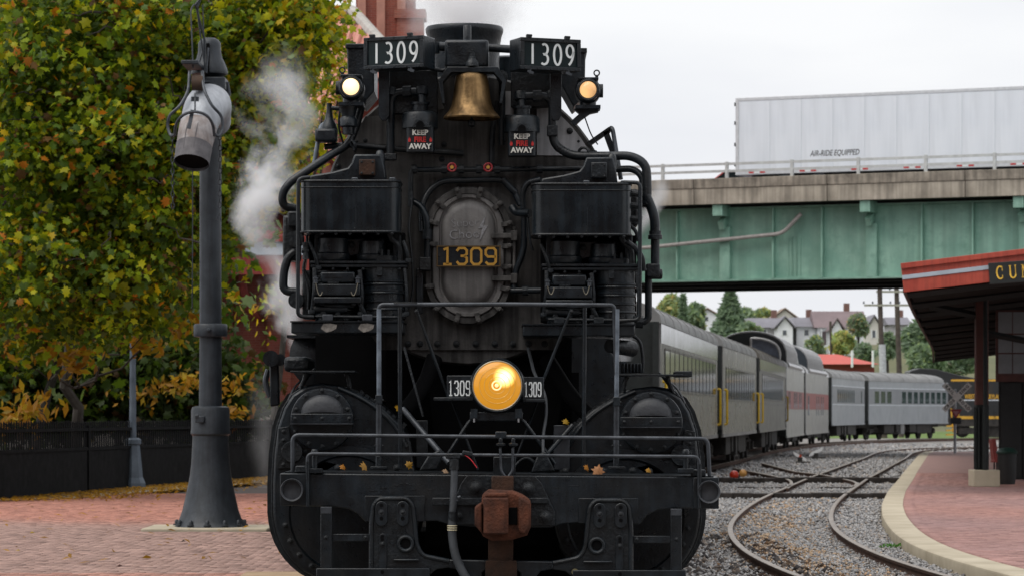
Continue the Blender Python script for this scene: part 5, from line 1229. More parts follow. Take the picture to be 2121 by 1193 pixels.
# awning
an = part('awning', MB().prism([(-30, 5.95), (-4, 5.95), (-4, 6.05), (-30, 6.05)], 91.0, 96), VOIDB, sb, smooth=0)
part('awning_fascia', MB().bb(-30, -4, 90.86, 91.0, 5.50, 6.05), REDW, an, smooth=0)
part('awning_stripe', MB().bb(-30, -4, 90.82, 91.0, 6.05, 6.42), PALEW, an, smooth=0)
part('awning_roof', MB().add([(-30, 90.7, 6.42), (-4, 90.7, 6.42), (-4, 96, 7.5), (-30, 96, 7.5), (-30, 90.7, 6.6), (-4, 90.7, 6.6), (-4, 96, 7.7), (-30, 96, 7.7)], [(0, 1, 5, 4), (4, 5, 6, 7), (3, 2, 1, 0), (1, 2, 6, 5), (0, 4, 7, 3)]), REDW, an, smooth=0)
for x in (-7.75, -12.5, -17.5):
    part('awning_bracket', MB().tube(fillet([(x, 91.6, 5.9), (x, 91.7, 5.2), (x + .1, 93, 4.6), (x + .1, 95.9, 4.4)], .7), .11, 8), REDW, an)
# hip roof
ze, zr = 11.4, 14.9
x0r, x1r, xr0, xr1 = -29, -2.95, -21, -5.35
part('hip_roof', MB().add([(x0r, 95, ze), (x1r, 95, ze), (x1r, 119, ze), (x0r, 119, ze), (xr0, 107, zr), (xr1, 107, zr)], [(0, 1, 5, 4), (1, 2, 5), (2, 3, 4, 5), (3, 0, 4), (3, 2, 1, 0)]), TILE, sb, smooth=0)
mb = MB()
for i in range(44):   # rows of half-round tiles on the slope that faces the tracks
    x = x1r - .3 - i * .34; xt = min(x, xr1)
    f = 1.0 if x < xr1 else 1 - (x - xr1) / (x1r - xr1)
    mb.tube([(x, 95 - .02, ze + .05), (x, 95 + 12 * f, ze + (zr - ze) * f + .05)], .11, 6, False)
part('tile_rows', mb, TILE, sb)['kind'] = 'stuff'
part('hip_ridge', MB().tube([(x1r, 95, ze + .12), (xr1, 107, zr + .12)], .2, 8).tube([(xr1, 107, zr + .12), (xr0, 107, zr + .12)], .2, 8), COPE, sb)
part('eave_cornice', MB().bb(x0r - .1, x1r + .1, 94.8, 95.2, ze - .5, ze - .05), REDW, sb, smooth=0)
ch = part('chimney', MB().bb(-5.3, -3.35, 108.2, 111, 10, 20), BRK, sb, smooth=0)
for x in (-5.1, -4.45, -3.75): part('chimney_pilaster', MB().bb(x - .14, x + .14, 108.02, 108.2, 10, 20), pm('pale_brick', (.40, .20, .15), .9, 0, .2, 2), ch, smooth=0)
part('chimney_cap', MB().bb(-5.5, -3.2, 108, 111.2, 20, 20.5), COPE, ch, smooth=0)
part('chimney_corbel', MB().bb(-3.9, -3.0, 107.9, 109, 12.8, 14.9).bb(-3.98, -2.92, 107.8, 109.1, 14.9, 15.2), BRK, ch, smooth=0)
# lower annexe with a pink tiled roof and pale gable
part('annexe_roof', MB().add([(-8.6, 90.5, 9.0), (-5.2, 90.5, 9.0), (-5.2, 95.8, 12.2), (-8.6, 95.8, 12.2), (-8.6, 95.8, 9.0), (-5.2, 95.8, 9.0)], [(0, 1, 2, 3), (1, 5, 2), (0, 3, 4), (0, 4, 5, 1), (3, 2, 5, 4)]), TILE, sb, smooth=0)
part('annexe_wall', MB().bb(-8.4, -5.4, 91, 95.7, 7.8, 8.98), BRK, sb, smooth=0)

# ---- road bridge over the tracks
A = Vector((5.5, 118.0)); U = Vector((.9132, -.4075)); NN = Vector((.4075, .9132)); BANG = math.atan2(U.y, U.x)
def B(a, b, z): q = A + U * a + NN * b; return Vector((q.x, q.y, z))
GREEN = pm('bridge_green_paint', (.20, .40, .315), .55, 0, 0, .8, .05, 20, col2=(.32, .54, .43), streak=.22, sscale=2.2, grime=(.17, .33, .255))
CONC = pm('weathered_concrete', (.26, .23, .185), .9, 0, 0, .9, .25, 30, col2=(.54, .485, .40), streak=.4, sscale=3.0)
CONC2 = pm('coping_concrete', (.15, .13, .105), .9, 0, 0, 1.6, .3, 30, col2=(.44, .39, .32), streak=.4, sscale=3.5)
RAILG = pm('parapet_rail_grey', (.55, .57, .56), .5, .3, .15, 4)
DARKS = pm('bridge_soffit', (.020, .022, .022), .8, 0, .3, 2)
br = empty('road_bridge', B(0, 0, 6.4), 'green steel girder road bridge with weathered concrete parapet over the tracks', 'bridge')
def bbox(name, a0, a1, b0, b1, z0, z1, mat, parent=br, bevel=0): 
    c = B((a0 + a1) / 2, (b0 + b1) / 2, (z0 + z1) / 2)
    return part(name, MB().box(c, (abs(a1 - a0), abs(b1 - b0), abs(z1 - z0)), (0, 0, BANG)), mat, parent, smooth=0, bevel=bevel)
a0, a1 = -14, 32
gird = bbox('girder', a0, a1, 0, .03, 6.45, 9.0, GREEN)
bbox('bottom_flange', a0, a1, -.22, .25, 6.38, 6.45, GREEN, gird); bbox('top_flange', a0, a1, -.22, .25, 9.0, 9.06, GREEN, gird)
s0 = 0.73
for i in range(-7, 17):
    a = s0 + i * 1.87
    if i % 3 == 1:
        bbox('bracket_stiffener', a - .20, a + .20, -.22, 0, 6.45, 8.35, GREEN, gird, .01)
        bbox('deck_bracket', a - .22, a + .16, -.9, 0, 8.72, 9.14, GREEN, gird, .01)
        part('bracket_gusset', MB().box(B(a - .03, -.3, 8.5), (.2, .5, .3), Euler((R(30), 0, BANG)).to_matrix()), GREEN, gird, smooth=0)
    else: bbox('stiffener', a - .03, a + .03, -.24, 0, 6.45, 9.0, GREEN, gird)
rv = MB()
for i in range(26):
    for j in range(6): rv.box(B(5.0 + (j % 2) * .04 + j * .085, -.01, 6.55 + i * .055), (.03, .03, .03), (0, 0, BANG))
part('rivets', rv, GREEN, gird, smooth=0)['kind'] = 'stuff'
for b_ in (3.4, 6.8, 10.2):
    bbox('inner_girder', a0, a1, b_, b_ + .03, 6.5, 9.0, DARKS); bbox('inner_flange', a0, a1, b_ - .2, b_ + .23, 6.42, 6.5, DARKS)
for i in range(-3, 8):
    a = i * 4.3
    part('cross_brace', MB().tube([B(a, .1, 6.62), B(a + 2.1, 3.3, 6.62)], .07, 5).tube([B(a + 2.1, 3.5, 6.62), B(a + 4.2, 6.7, 6.62)], .07, 5).tube([B(a + 4.2, 6.9, 6.62), B(a + 2.1, 10.1, 6.62)], .07, 5), DARKS, br)
bbox('deck_slab', a0, a1, -.85, 11.3, 9.14, 9.40, DARKS)
seg = 5.1
i = 0; a = a0 + .4
while a < a1:
    e = min(a + seg, a1)
    bbox('parapet_panel', a + .012, e - .012, -1.0, -.7, 9.14, 9.72, CONC, br, .01)
    bbox('parapet_coping', a + .010, e - .010, -1.03, -.64, 9.722, 10.08, CONC2, br, .02)
    bbox('far_parapet', a, e - .02, 11.0, 11.3, 9.4, 10.08, CONC, br)
    a = e
for i in range(-5, 13):
    a = .43 + i * 2.5
    bbox('rail_post', a - .055, a + .055, -.92, -.80, 10.08, 10.68, RAILG, br, .01)
for z in (10.60, 10.34): bbox('parapet_rail', a0, a1, -.90, -.84, z - .045, z + .045, RAILG, br)
part('drain_pipe', MB().tube(fillet([B(-2, -.35, 7.6), B(-.3, -.35, 7.66), B(4.9, -.35, 8.05), B(5.6, -.35, 8.75)], .3), .075, 10), pm('drain_pipe_grey', (.42, .40, .38), .6, .2, .2), br)
bbox('pier', -13.6, -11.5, .2, 11, GZ, 6.38, CONC); bbox('pier', 28.5, 31.5, .2, 11, GZ, 6.38, CONC)
bbox('road_surface', a0, a1, -.6, 11, 9.40, 9.41, pm('asphalt', (.05, .05, .05), .9))

# ---- trailer of a lorry on the bridge
TRW = pm('trailer_white', (.74, .79, .85), .42, 0, 0, .5, col2=(.80, .84, .89), streak=.07, sscale=3); TRG = pm('trailer_rail', (.62, .64, .66), .45, .2, .1)
tr0, TL, tb0, tw, tz0, tz1 = 2.18, 16.15, 2.2, 2.55, 10.42, 13.30
tr = empty('lorry_trailer', B(tr0 + 8, tb0 + 1.3, 9.41), 'long white box trailer of a lorry crossing the road bridge', 'trailer')
def tbox(name, a0_, a1_, b0, b1, z0, z1, mat, parent=tr, bevel=0): return bbox(name, tr0 + a0_, tr0 + a1_, tb0 + b0, tb0 + b1, z0, z1, mat, parent, bevel)
core = tbox('box_core', .02, TL, .02, tw, tz0 + .02, tz1 - .02, TRW)
npan = 13
for i in range(npan): tbox('side_panel', .1 + i * (TL - .2) / npan + .003, .1 + (i + 1) * (TL - .2) / npan - .003, -.006, .02, tz0 + .18, tz1 - .12, TRW, tr, .004)
tbox('top_rail', 0, TL, -.02, .1, tz1 - .12, tz1, TRG, tr, .01); tbox('bottom_rail', 0, TL, -.02, .1, tz0, tz0 + .18, TRG, tr, .01)
tbox('corner_post', -.03, .1, -.025, .1, tz0, tz1, TRG, tr, .01); tbox('rear_door', -.05, .02, .1, tw - .1, tz0, tz1, TRW)
for z in (10.75, 11.5, 12.3, 13.0): tbox('door_hinge', -.07, -.02, -.04, .05, z, z + .13, DARKS)
for i in range(8):
    for q, m in ((0, REDP), (.22, WHITE), (.44, REDP)):
        tbox('reflector_strip', .5 + i * 2.0 + q, .5 + i * 2.0 + q + .2, -.026, -.02, tz0 + .05, tz0 + .11, m)
tbox('bumper', -.1, .1, .1, tw - .1, 9.9, 10.02, TRG); tbox('underframe', .4, TL - .2, .6, tw - .6, 10.2, tz0, DARKS)
for ax in (1.9, 3.2):
    for b_ in (.0, tw - .55):
        c = B(tr0 + ax, tb0 + b_ + .27, 9.41 + .5)
        w_ = part('wheel', MB().lathe([(.5, -.25), (.52, -.2), (.52, .2), (.5, .25), (.3, .25), (.28, .1), (.1, .12)], c, (NN.x, NN.y, 0), 28), RUBBER, tr)
        part('hub', MB().lathe([(.26, -.26), (.22, -.29), (.1, -.30)], c, (NN.x, NN.y, 0), 20), TRG, w_)
for b_ in (.4, tw - .5): tbox('landing_leg', 12.3, 12.45, b_, b_ + .15, 9.42, tz0, TRG); tbox('landing_foot', 12.2, 12.55, b_ - .05, b_ + .2, 9.411, 9.45, TRG)
for a_ in (11.2, 12.0): tbox('marker_light', a_, a_ + .18, .3, .36, tz0 - .22, tz0 - .05, emit('amber_marker', (.8, .35, .03), .4))
t_ = text('trailer_lettering', 'AIR-RIDE EQUIPPED', .30, B(tr0 + 3.85, tb0 - .009, 11.12), DARKS, tr, rot=(R(90), 0, BANG), extrude=.002, shear=.25, bold=.002, xscale=.72)
# car beyond the trailer
CARR = pm('car_red', (.32, .03, .025), .3, 0, .1, 2)
ca = empty('red_car', B(.0, 6.8, 9.41), 'low red car behind the trailer on the bridge', 'car')
prof = [(0, .35), (0, .8), (.25, .92), (1.0, 1.0), (1.75, 1.52), (3.0, 1.55), (3.8, 1.05), (4.4, .95), (4.5, .6), (4.45, .35)]
part('body', MB().loft([[B(-1.4 + u, 5.9, 9.41 + v) for u, v in prof], [B(-1.4 + u, 7.6, 9.41 + v) for u, v in prof]]), CARR, ca, bevel=.05)
part('windscreen', MB().loft([[B(-1.4 + u, 5.88, 9.41 + v) for u, v in ((1.15, 1.05), (1.8, 1.45), (2.9, 1.47), (3.55, 1.05))], [B(-1.4 + u, 7.62, 9.41 + v) for u, v in ((1.15, 1.05), (1.8, 1.45), (2.9, 1.47), (3.55, 1.05))]]), GLASSB, ca)
for u in (.85, 3.55):
    for b_ in (5.85, 7.45): part('wheel', MB().lathe([(.33, -.1), (.34, 0), (.33, .1), (.18, .11)], B(-1.4 + u, b_ + .1, 9.41 + .34), (NN.x, NN.y, 0), 20), RUBBER, ca)
# ---- passenger coaches on the curve
UNDER = pm('underframe_dirt', (.014, .013, .012), .85, 0, 0, 3, .2, col2=(.045, .040, .036)); PANE = pm('coach_glass', (.045, .055, .066), .08, 0, .3, 1, rvar=.04, spec=.8)
PANE2 = pm('coach_glass_green', (.035, .06, .055), .10, 0, .3, 1.5, rvar=.05); YEL = pm('grab_iron_yellow', (.62, .40, .02), .5, 0, .1, 5); DIAPH = pm('diaphragm', (.008, .011, .011), .8)
ROOFG = pm('coach_roof', (.15, .15, .148), .55, 0, 0, .8, .1, 8, col2=(.25, .25, .245), coords='World', streak=.1)
DOMEG = pm('dome_tinted_glass', (.035, .042, .05), .12, 0, .2, 1, rvar=.05)
def coach(name, near, far, body, label, roofm, wins, wz=(2.05, 2.85), pane=PANE, band=None, lines=None, obs=False, dome=None, grabs=True, zb=.95, eave=3.4, top=3.93, upper=None, frames=None, tiltless=True):
    n0, f0 = Vector(near), Vector(far); u = (f0 - n0); Ln = u.length; u.normalize(); nr = Vector((u.y, -u.x)); ang = math.atan2(u.y, u.x)
    Wd = 3.0
    def C(a, b, z): q = n0 + u * a + nr * b; return Vector((q.x, q.y, z))
    root = empty(name, C(Ln / 2, -Wd / 2, 0), label, 'railway coach', 'coaches behind the locomotive')
    def cb(nm, a0_, a1_, b0, b1, z0, z1, mat, parent=root, bevel=0):
        return part(nm, MB().box(C((a0_ + a1_) / 2, (b0 + b1) / 2, (z0 + z1) / 2), (a1_ - a0_, b1 - b0, z1 - z0), (0, 0, ang)), mat, parent, smooth=0, bevel=bevel)
    bd = cb('body', .25, Ln - .25, -Wd, 0, zb, eave, body, bevel=.03)
    def ring(a, f=1.0, drop=0.0): return [C(a, -Wd / 2 + (Wd / 2 + .03) * f * math.cos(t), eave - .03 + (top - eave + .03) * f * (math.sin(t) ** .8 if math.sin(t) > 0 else 0) - drop) for t in np.linspace(0, math.pi, 15)]
    rr = [ring(.2), ring(Ln - (1.8 if obs else .2))]
    if obs: rr += [ring(Ln - 1.0, .97), ring(Ln - .5, .86), ring(Ln - .15, .6)]
    rf = part('roof', MB().loft(rr), roofm, root, smooth=50)
    for a in np.arange(1.5, Ln - 1.5, 2.6): part('roof_rib', MB().tube([p + Vector((0, 0, .008)) for p in ring(a)], .012, 4, False), roofm, rf)
    if upper is not None: cb('letterboard', .3, Ln - .3, -.02, .015, wz[1] + .12, eave - .02, upper)
    # windows, each with a raised frame
    for (a, w_) in wins:
        p = cb('window', a, a + w_, -.05, .012, wz[0], wz[1], pane)
        if frames: cb('window_frame', a - .05, a, -.05, .016, wz[0] - .05, wz[1] + .05, DIAPH, p); cb('window_frame', a - .05, a + w_ + .05, -.05, .018, wz[0] - .06, wz[0], frames, p); cb('window_frame', a - .05, a + w_ + .05, -.05, .018, wz[1], wz[1] + .05, frames, p)
    if band: cb('stripe', .3, Ln - .3, -.02, .008, band[0], band[1], band[2])
    for (z, h, m) in (lines or ()): cb('stripe', .3, Ln - .3, -.02, .018, z, z + h, m)
    cb('side_sill', .25, Ln - .25, -.05, .02, zb - .05, zb + .04, roofm if lines is None else body)
    # ends
    cb('diaphragm', -.12, .25, -2.1, -.9, 1.0, 3.5, DIAPH); cb('end_wall', .2, .26, -Wd + .02, -.02, zb, eave, DIAPH)
    cb('end_post', .05, .24, -.14, -.02, 1.1, eave, DIAPH); cb('vestibule_door', Ln - .95, Ln - .3, -.03, .006, 1.05, 2.95, body if not lines else body)
    if grabs:
        for a in (.55, Ln - .5): part('grab_rail', MB().tube(fillet([C(a, .02, 1.25), C(a, .10, 1.25), C(a, .10, 2.2), C(a, .02, 2.2)], .04), .035, 6), YEL, root)
    # underframe and trucks
    cb('underframe', .4, Ln - .4, -2.4, -.6, .7, zb, UNDER); cb('battery_box', Ln * .36, Ln * .47, -.75, -.12, .42, .93, UNDER, bevel=.03); cb('air_tank', Ln * .52, Ln * .60, -.8, -.1, .40, .90, UNDER, bevel=.03)
    cb('equipment_box', Ln * .22, Ln * .335, -.8, -.14, .36, .94, UNDER, bevel=.03); cb('equipment_box', Ln * .62, Ln * .80, -.9, -.16, .34, .94, UNDER, bevel=.03); cb('brake_rigging', 1.0, Ln - 1.0, -1.9, -1.2, .28, .72, UNDER)
    cb('end_skirt', Ln * .40, Ln * .44, -.7, -.05, .32, .9, ROOFG if obs else UNDER)
    for ta in (3.0, Ln - 3.0):
        cb('truck_frame', ta - 1.6, ta + 1.6, -.66, -.50, .42, .66, UNDER, bevel=.03); cb('truck_frame', ta - 1.6, ta + 1.6, -2.5, -2.34, .42, .66, UNDER); cb('truck_bolster', ta - .3, ta + .3, -2.5, -.5, .45, .72, UNDER)
        for wa in (ta - 1.2, ta + 1.2):
            for b_ in (-.72, -2.15): part('wheel', MB().lathe([(.46, -.02), (.44, .02), (.44, .1), (.32, .11), (.1, .08)], C(wa, b_, .45), (nr.x, nr.y, 0), 20), UNDER, root)
            cb('axle_box', wa - .16, wa + .16, -.52, -.40, .32, .6, UNDER, bevel=.02)
    if dome:
        d0, d1, hh, flat = dome
        def dr(a, h, wf=1.0): return [C(a, -Wd / 2 + (Wd / 2 - .05) * wf * math.cos(t), eave + .1 + h * max(math.sin(t), 0) ** .55) for t in np.linspace(0, math.pi, 15)]
        dm = part('dome', MB().loft([dr(d0, hh), dr(d1 - 3.0, hh), dr(d1 - 1.2, hh * .8), dr(d1, hh * .45)]), DOMEG, root, smooth=50)
        for a in np.arange(d0 + .3, d1 - 2.2, 1.15): part('dome_rib', MB().tube([p + Vector((0, 0, .012)) for p in dr(a, hh)], .075, 5, False), roofm, dm)
        part('dome_sill', MB().tube([dr(d0, hh)[0], dr(d1, hh)[0]], .14, 6), roofm, dm)
        if flat:
            pts = [C(d0 - .02, -Wd / 2 + (Wd / 2 - .30) * math.cos(t), eave + .22 + (hh - .34) * max(math.sin(t), 0) ** .5) for t in np.linspace(0, math.pi / 2, 13)] + [C(d0 - .02, -Wd / 2, eave + .22)]
            part('dome_glass', MB().loft([pts, [p - Vector((u.x, u.y, 0)) * .03 for p in pts]]), pm('dome_glass_blue', (.16, .19, .25), .15), dm)
            part('dome_glass_frame', MB().tube([p - Vector((u.x, u.y, 0)) * .04 for p in pts], .06, 6, True, True), pm('dome_frame', (.5, .5, .5), .4, .5), dm)
        for a in np.arange(d0 + .9, d1 - 2.2, 1.15):
            q = [p for p in dr(a, hh + .015, 1.0)][1:6]
            q2 = [p for p in dr(a + .85, hh + .015, 1.0)][1:6]
            part('dome_pane', MB().loft([[p + Vector((nr.x, nr.y, 0)) * .015 + Vector((0, 0, .01)) for p in q], [p + Vector((nr.x, nr.y, 0)) * .015 + Vector((0, 0, .01)) for p in q2]], caps=False), PANE, dm, smooth=0)
    return root
OLIVE = pm('coach_steel_grey', (.125, .124, .120), .30, .2, 0, .9, .04, 6, col2=(.225, .22, .21), streak=.35, coords='World')
OLIVED = pm('coach_steel_dark', (.095, .091, .084), .4, .25, 0, .9, .04, 6, col2=(.16, .154, .142), streak=.4, coords='World')
GLOSS = pm('letterboard_gloss', (.13, .13, .122), .14, .55, 0, .8, .06, 5, col2=(.20, .20, .19), streak=.3, coords='World', rvar=.06)
SILV = pm('stainless', (.34, .34, .34), .34, .7, 0, 1.2, .03, 8, col2=(.50, .50, .50), streak=.2)
REDB = pm('red_band', (.24, .035, .035), .45, .1, .12, 3)
BLUEG = pm('blue_grey_paint', (.30, .325, .35), .42, .05, 0, .8, col2=(.38, .405, .43), streak=.2); BLUED = pm('blue_grey_dark', (.20, .215, .235), .42, .05, 0, .8, col2=(.255, .27, .29), streak=.14)
BROWNR = pm('brown_roof', (.085, .078, .068), .6, 0, 0, .8, col2=(.14, .13, .112), coords='World'); LINE = pm('pin_stripe', (.62, .66, .70), .4)
coach('grey_coach', (2.96, 64), (5.55, 86), OLIVE, 'nearest grey coach with a glossy letterboard, just behind the locomotive', ROOFG, [(1.6 + i * 1.5, 1.30) for i in range(13)], upper=GLOSS, frames=OLIVED)
coach('grey_coach', (5.74, 87), (8.06, 105), OLIVE, 'second grey coach, with yellow grab irons beside the first one', ROOFG, [(1.6 + i * 1.28, 1.06) for i in range(12)], frames=OLIVED, wz=(1.95, 2.80))
coach('grey_coach', (8.22, 106), (11.0, 128), OLIVED, 'third coach, brown roofed, in front of the silver dome cars', BROWNR, [(2.2 + i * 1.45, 1.18) for i in range(12)], upper=GLOSS, frames=ROOFG, lines=[(1.85, .05, ROOFG), (2.95, .05, ROOFG)])
coach('dome_coach', (11.15, 129.5), (13.3, 145), SILV, 'silver dome coach with red band and big curved dome window', SILV, [(1.5, .5), (2.6, .5), (6, .6), (7.2, .6), (8.4, .6), (10.5, .8), (12, .8)], wz=(1.75, 2.45), band=(1.72, 2.48, REDB), dome=(1.0, 12.5, 1.35, True), grabs=False, zb=.6)
coach('dome_coach', (13.45, 146), (16.2, 163), SILV, 'silver dome coach with ribbed dark dome behind the other dome coach', SILV, [(1.5, .9), (7.5, .5), (9, .5), (11, .5), (12.4, .5)], wz=(1.45, 2.35), band=(1.72, 2.48, REDB), dome=(2.0, 15.0, 1.25, False), grabs=False, zb=.6)
coach('streamlined_coach', (16.5, 164.5), (20.0, 180.5), BLUEG, 'blue-grey streamlined coach with narrow windows, next to last of the train', ROOFG, [(2.6 + i * .95, .62) for i in range(9)] + [(14.2, .5)], pane=PANE2, lines=[(1.98, .05, LINE), (2.95, .05, LINE)], band=(2.05, 2.93, BLUED), wz=(2.12, 2.80), grabs=False)
coach('streamlined_coach', (20.25, 181.5), (26.9, 196), BLUEG, 'last blue-grey coach with wide windows and rounded roof end', ROOFG, [(1.3 + i * 1.15, .8) for i in range(3)] + [(6.4 + i * 1.15, .78) for i in range(8)], pane=PANE2, lines=[(1.98, .05, LINE), (2.95, .05, LINE)], band=(2.05, 2.93, BLUED), wz=(2.12, 2.80), obs=True, grabs=False)

# ---- black and gold diesel behind the crossing sign
DY = 203.0
DBK = pm('diesel_black', (.012, .013, .014), .4, 0, .3, 1); DGO = pm('diesel_gold', (.60, .33, .03), .5)
def DP(x, y, d=0): return px(x, y, DY + d)
ds = empty('diesel_locomotive', (DP(2010, 0).x, DY + 1.5, 0), 'black diesel locomotive with gold stripes and lettering, partly behind the platform post', 'locomotive')
def dbox(nm, x0, x1, y0, y1, d0, d1, mat, parent=ds, bevel=0):
    a, b = DP(x0, y1), DP(x1, y0); return part(nm, MB().bb(a.x, b.x, DY + d0, DY + d1, a.z, b.z), mat, parent, smooth=0, bevel=bevel)
part('hood', MB().prism([(DP(x, 0).x, DP(0, y).z) for x, y in ((1885, 880), (1885, 768), (1905, 762), (1940, 764), (1985, 776), (2030, 784), (2300, 784), (2300, 880))], DY, DY + 2.9), DBK, ds, smooth=0, bevel=.05)
dbox('gold_line', 1970, 2300, 785, 789, -.02, 0, DGO); dbox('gold_sill', 1982, 2300, 861, 867, -.06, 0, DGO); dbox('white_line', 1975, 2300, 827, 829, -.02, 0, LINE)
dbox('frame', 1880, 2300, 868, 882, -.08, 3.0, UNDER); dbox('fuel_tank', 2040, 2160, 882, 905, .1, 2.8, UNDER)
for x in (1985, 2015, 2060, 2110): dbox('stanchion', x, x + 1.2, 850, 866, -.1, -.04, DGO if x < 2000 else DBK)
for x in (1970, 1976): part('handrail', MB().tube([DP(x, 845, -.2), DP(x + 4, 895, -.2)], .05, 6), DGO, ds)
for i in range(3): dbox('step', 1960, 1975, 880 + i * 9, 883 + i * 9, -.3, .3, DGO)
for x in (1995, 2035, 2180, 2220):
    part('wheel', MB().lathe([(.5, -.05), (.48, .1), (.3, .12), (.1, .1)], Vector((DP(x, 0).x, DY + .3, .49)), (0, -1, 0), 20), UNDER, ds)
dbox('truck_frame', 1985, 2050, 885, 898, .0, .2, UNDER); dbox('truck_frame', 2170, 2235, 885, 898, .0, .2, UNDER)
for i in range(5): dbox('louvre', 1990 + i * 14, 2000 + i * 14, 795, 815, -.02, 0, UNDER)
text('lettering', 'WESTERN MARYLAND', DY / FPX * 13, DP(2039, 821, -.03), DGO, ds, bold=.01, xscale=.62, extrude=.01)

# ---- railroad crossing sign at the platform end
XY = 122.0
def XP(x, y, d=0): return px(x, y, XY + d)
cbk = empty('crossing_sign', (XP(1978, 0).x, XY, PT), 'white railroad crossing crossbuck on a steel post at the platform end', 'sign')
part('post', MB().cyl((XP(1978, 0).x, XY, PT), XP(1978, 805), .055, n=10), GALV, cbk)
BOARDW = pm('crossbuck_white', (.86, .86, .84), .6, 0, .15, 6)
for sgn in (-1, 1):
    c = XP(1982, 822, -.08 - .02 * (sgn > 0)); bdp = part('crossbuck_arm', MB().box(c, (1.42, .02, .21), (0, R(45 * sgn), 0)), BOARDW, cbk, smooth=0)
    for wi, off in ((0, -.40), (1, .40)):
        words = ('RAIL', 'ROAD') if sgn > 0 else ('CROS', 'SING')
        dv = Vector((math.cos(R(45 * sgn)), 0, -math.sin(R(45 * sgn)))) * off
        text('lettering', words[wi], .165, c + dv + Vector((0, -.012, 0)), DARKS, bdp, rot=(R(90), R(45 * sgn), 0), bold=.006, spacing=1.35, extrude=.002)
tri = [(1967, 847), (1992, 847), (1979.5, 866)]
part('yield_sign', MB().prism([(XP(x, 0).x, XP(0, y).z) for x, y in tri], XY - .1, XY - .08), pm('sign_red', (.30, .02, .03), .5), cbk, smooth=0)
part('yield_centre', MB().prism([(XP(x, 0).x, XP(0, y).z) for x, y in ((1973, 850.5), (1986, 850.5), (1979.5, 860.5))], XY - .105, XY - .1), pm('sign_pink', (.50, .25, .27), .5), cbk, smooth=0)
part('signal_box', MB().bb(XP(1968, 0).x, XP(1990, 0).x, XY - .15, XY + .1, XP(0, 877).z, XP(0, 864).z), pm('box_navy', (.01, .014, .022), .5), cbk, bevel=.02)

# ---- station canopy, post and waiting room on the right
cn = empty('station_canopy', (9.5, 66, PT), 'platform canopy with red and white fascia and a gold-lettered sign', 'canopy')
REDC = pm('canopy_red', (.36, .045, .026), .5, 0, 0, 2.5, .1, col2=(.50, .085, .05), streak=.2)
def eave(Y): return interp([(60, 7.48), (71, 9.05), (85, 11.1), (100, 13.3), (118, 15.7)], Y)
zl = lambda Y: interp([(60, 3.86), (118, 3.45)], Y)
ys = np.linspace(60, 118, 12)
Lft = [(eave(y), y, zl(y)) for y in ys]; Rgt = [(eave(y) + 7.5, y - 1.2, zl(y) + .85) for y in ys]
Lt = [(p[0] - .05, p[1], p[2] + .50) for p in Lft]; Rt = [(p[0], p[1], p[2] + .50) for p in Rgt]
mb = MB()
n_ = len(ys); V = Lft + Rgt + Lt + Rt; F = []
for i in range(n_ - 1): F += [(i, i + 1, n_ + i + 1, n_ + i), (2 * n_ + i, 3 * n_ + i, 3 * n_ + i + 1, 2 * n_ + i + 1), (i, 2 * n_ + i, 2 * n_ + i + 1, i + 1), (n_ + i, n_ + i + 1, 3 * n_ + i + 1, 3 * n_ + i)]
F += [(0, n_, 3 * n_, 2 * n_), (n_ - 1, 3 * n_ - 1, 4 * n_ - 1, 2 * n_ - 1)]
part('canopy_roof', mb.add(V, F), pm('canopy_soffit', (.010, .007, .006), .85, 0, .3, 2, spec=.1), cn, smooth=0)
for i in range(0, n_ - 1):
    a, b = Vector(Lft[i]), Vector(Lft[i + 1]); d = (b - a); part('eave_board', MB().box((a + b) / 2 + Vector((-.09, 0, .2)), (.06, d.length + .05, .46), Euler((math.asin(d.z / d.length), 0, math.atan2(d.y, d.x) - math.pi / 2)).to_matrix()), pm('eave_brown', (.085, .030, .022), .7), cn, smooth=0)
    if i % 1 == 0: r_ = Vector(Rgt[i]); part('rafter', MB().tube([a + Vector((0, .3, -.04)), r_ + Vector((0, .3, -.04))], .09, 4), DARKS, cn)
e0, e1 = Vector(Lft[0]), Vector(Rgt[0]); ed = (e1 - e0); eL = ed.length; tilt = math.atan2(ed.z, math.hypot(ed.x, ed.y)); eyaw = math.atan2(ed.y, ed.x)
EM = Euler((0, -tilt, eyaw), 'XYZ').to_matrix()
def E(u, n, v): return e0 + EM @ Vector((u, n, v))
for (nm, v0, v1, n, m) in (('fascia_low', -.02, .215, -.03, REDC), ('fascia_white', .215, .295, -.05, PALEW), ('fascia_top', .295, .42, -.04, REDC), ('roof_edge', .42, .52, -.10, REDC)):
    part(nm, MB().box(E(eL / 2 - .05, n - .03, (v0 + v1) / 2), (eL + .1, .06, v1 - v0), EM), m, cn, smooth=0, bevel=.006)
part('gutter_stain', MB().box(E(.35, -.078, .36), (.34, .006, .05), EM), pm('peeling_paint', (.5, .42, .38), .8, 0, .3, 20), cn, smooth=0)
sg = empty('station_sign', E(3.2, -.12, .1), 'black station sign with gold capitals along the canopy end', 'sign')
ST = Euler((0, -tilt * .6, eyaw), 'XYZ').to_matrix(); so = E(1.50, -.17, -.07)
def SG(u, n, v): return so + ST @ Vector((u, n, v))
part('board', MB().box(SG(1.7, 0, .20), (3.4, .08, .40), ST), pm('sign_black', (.010, .012, .011), .5), sg, smooth=0, bevel=.008)
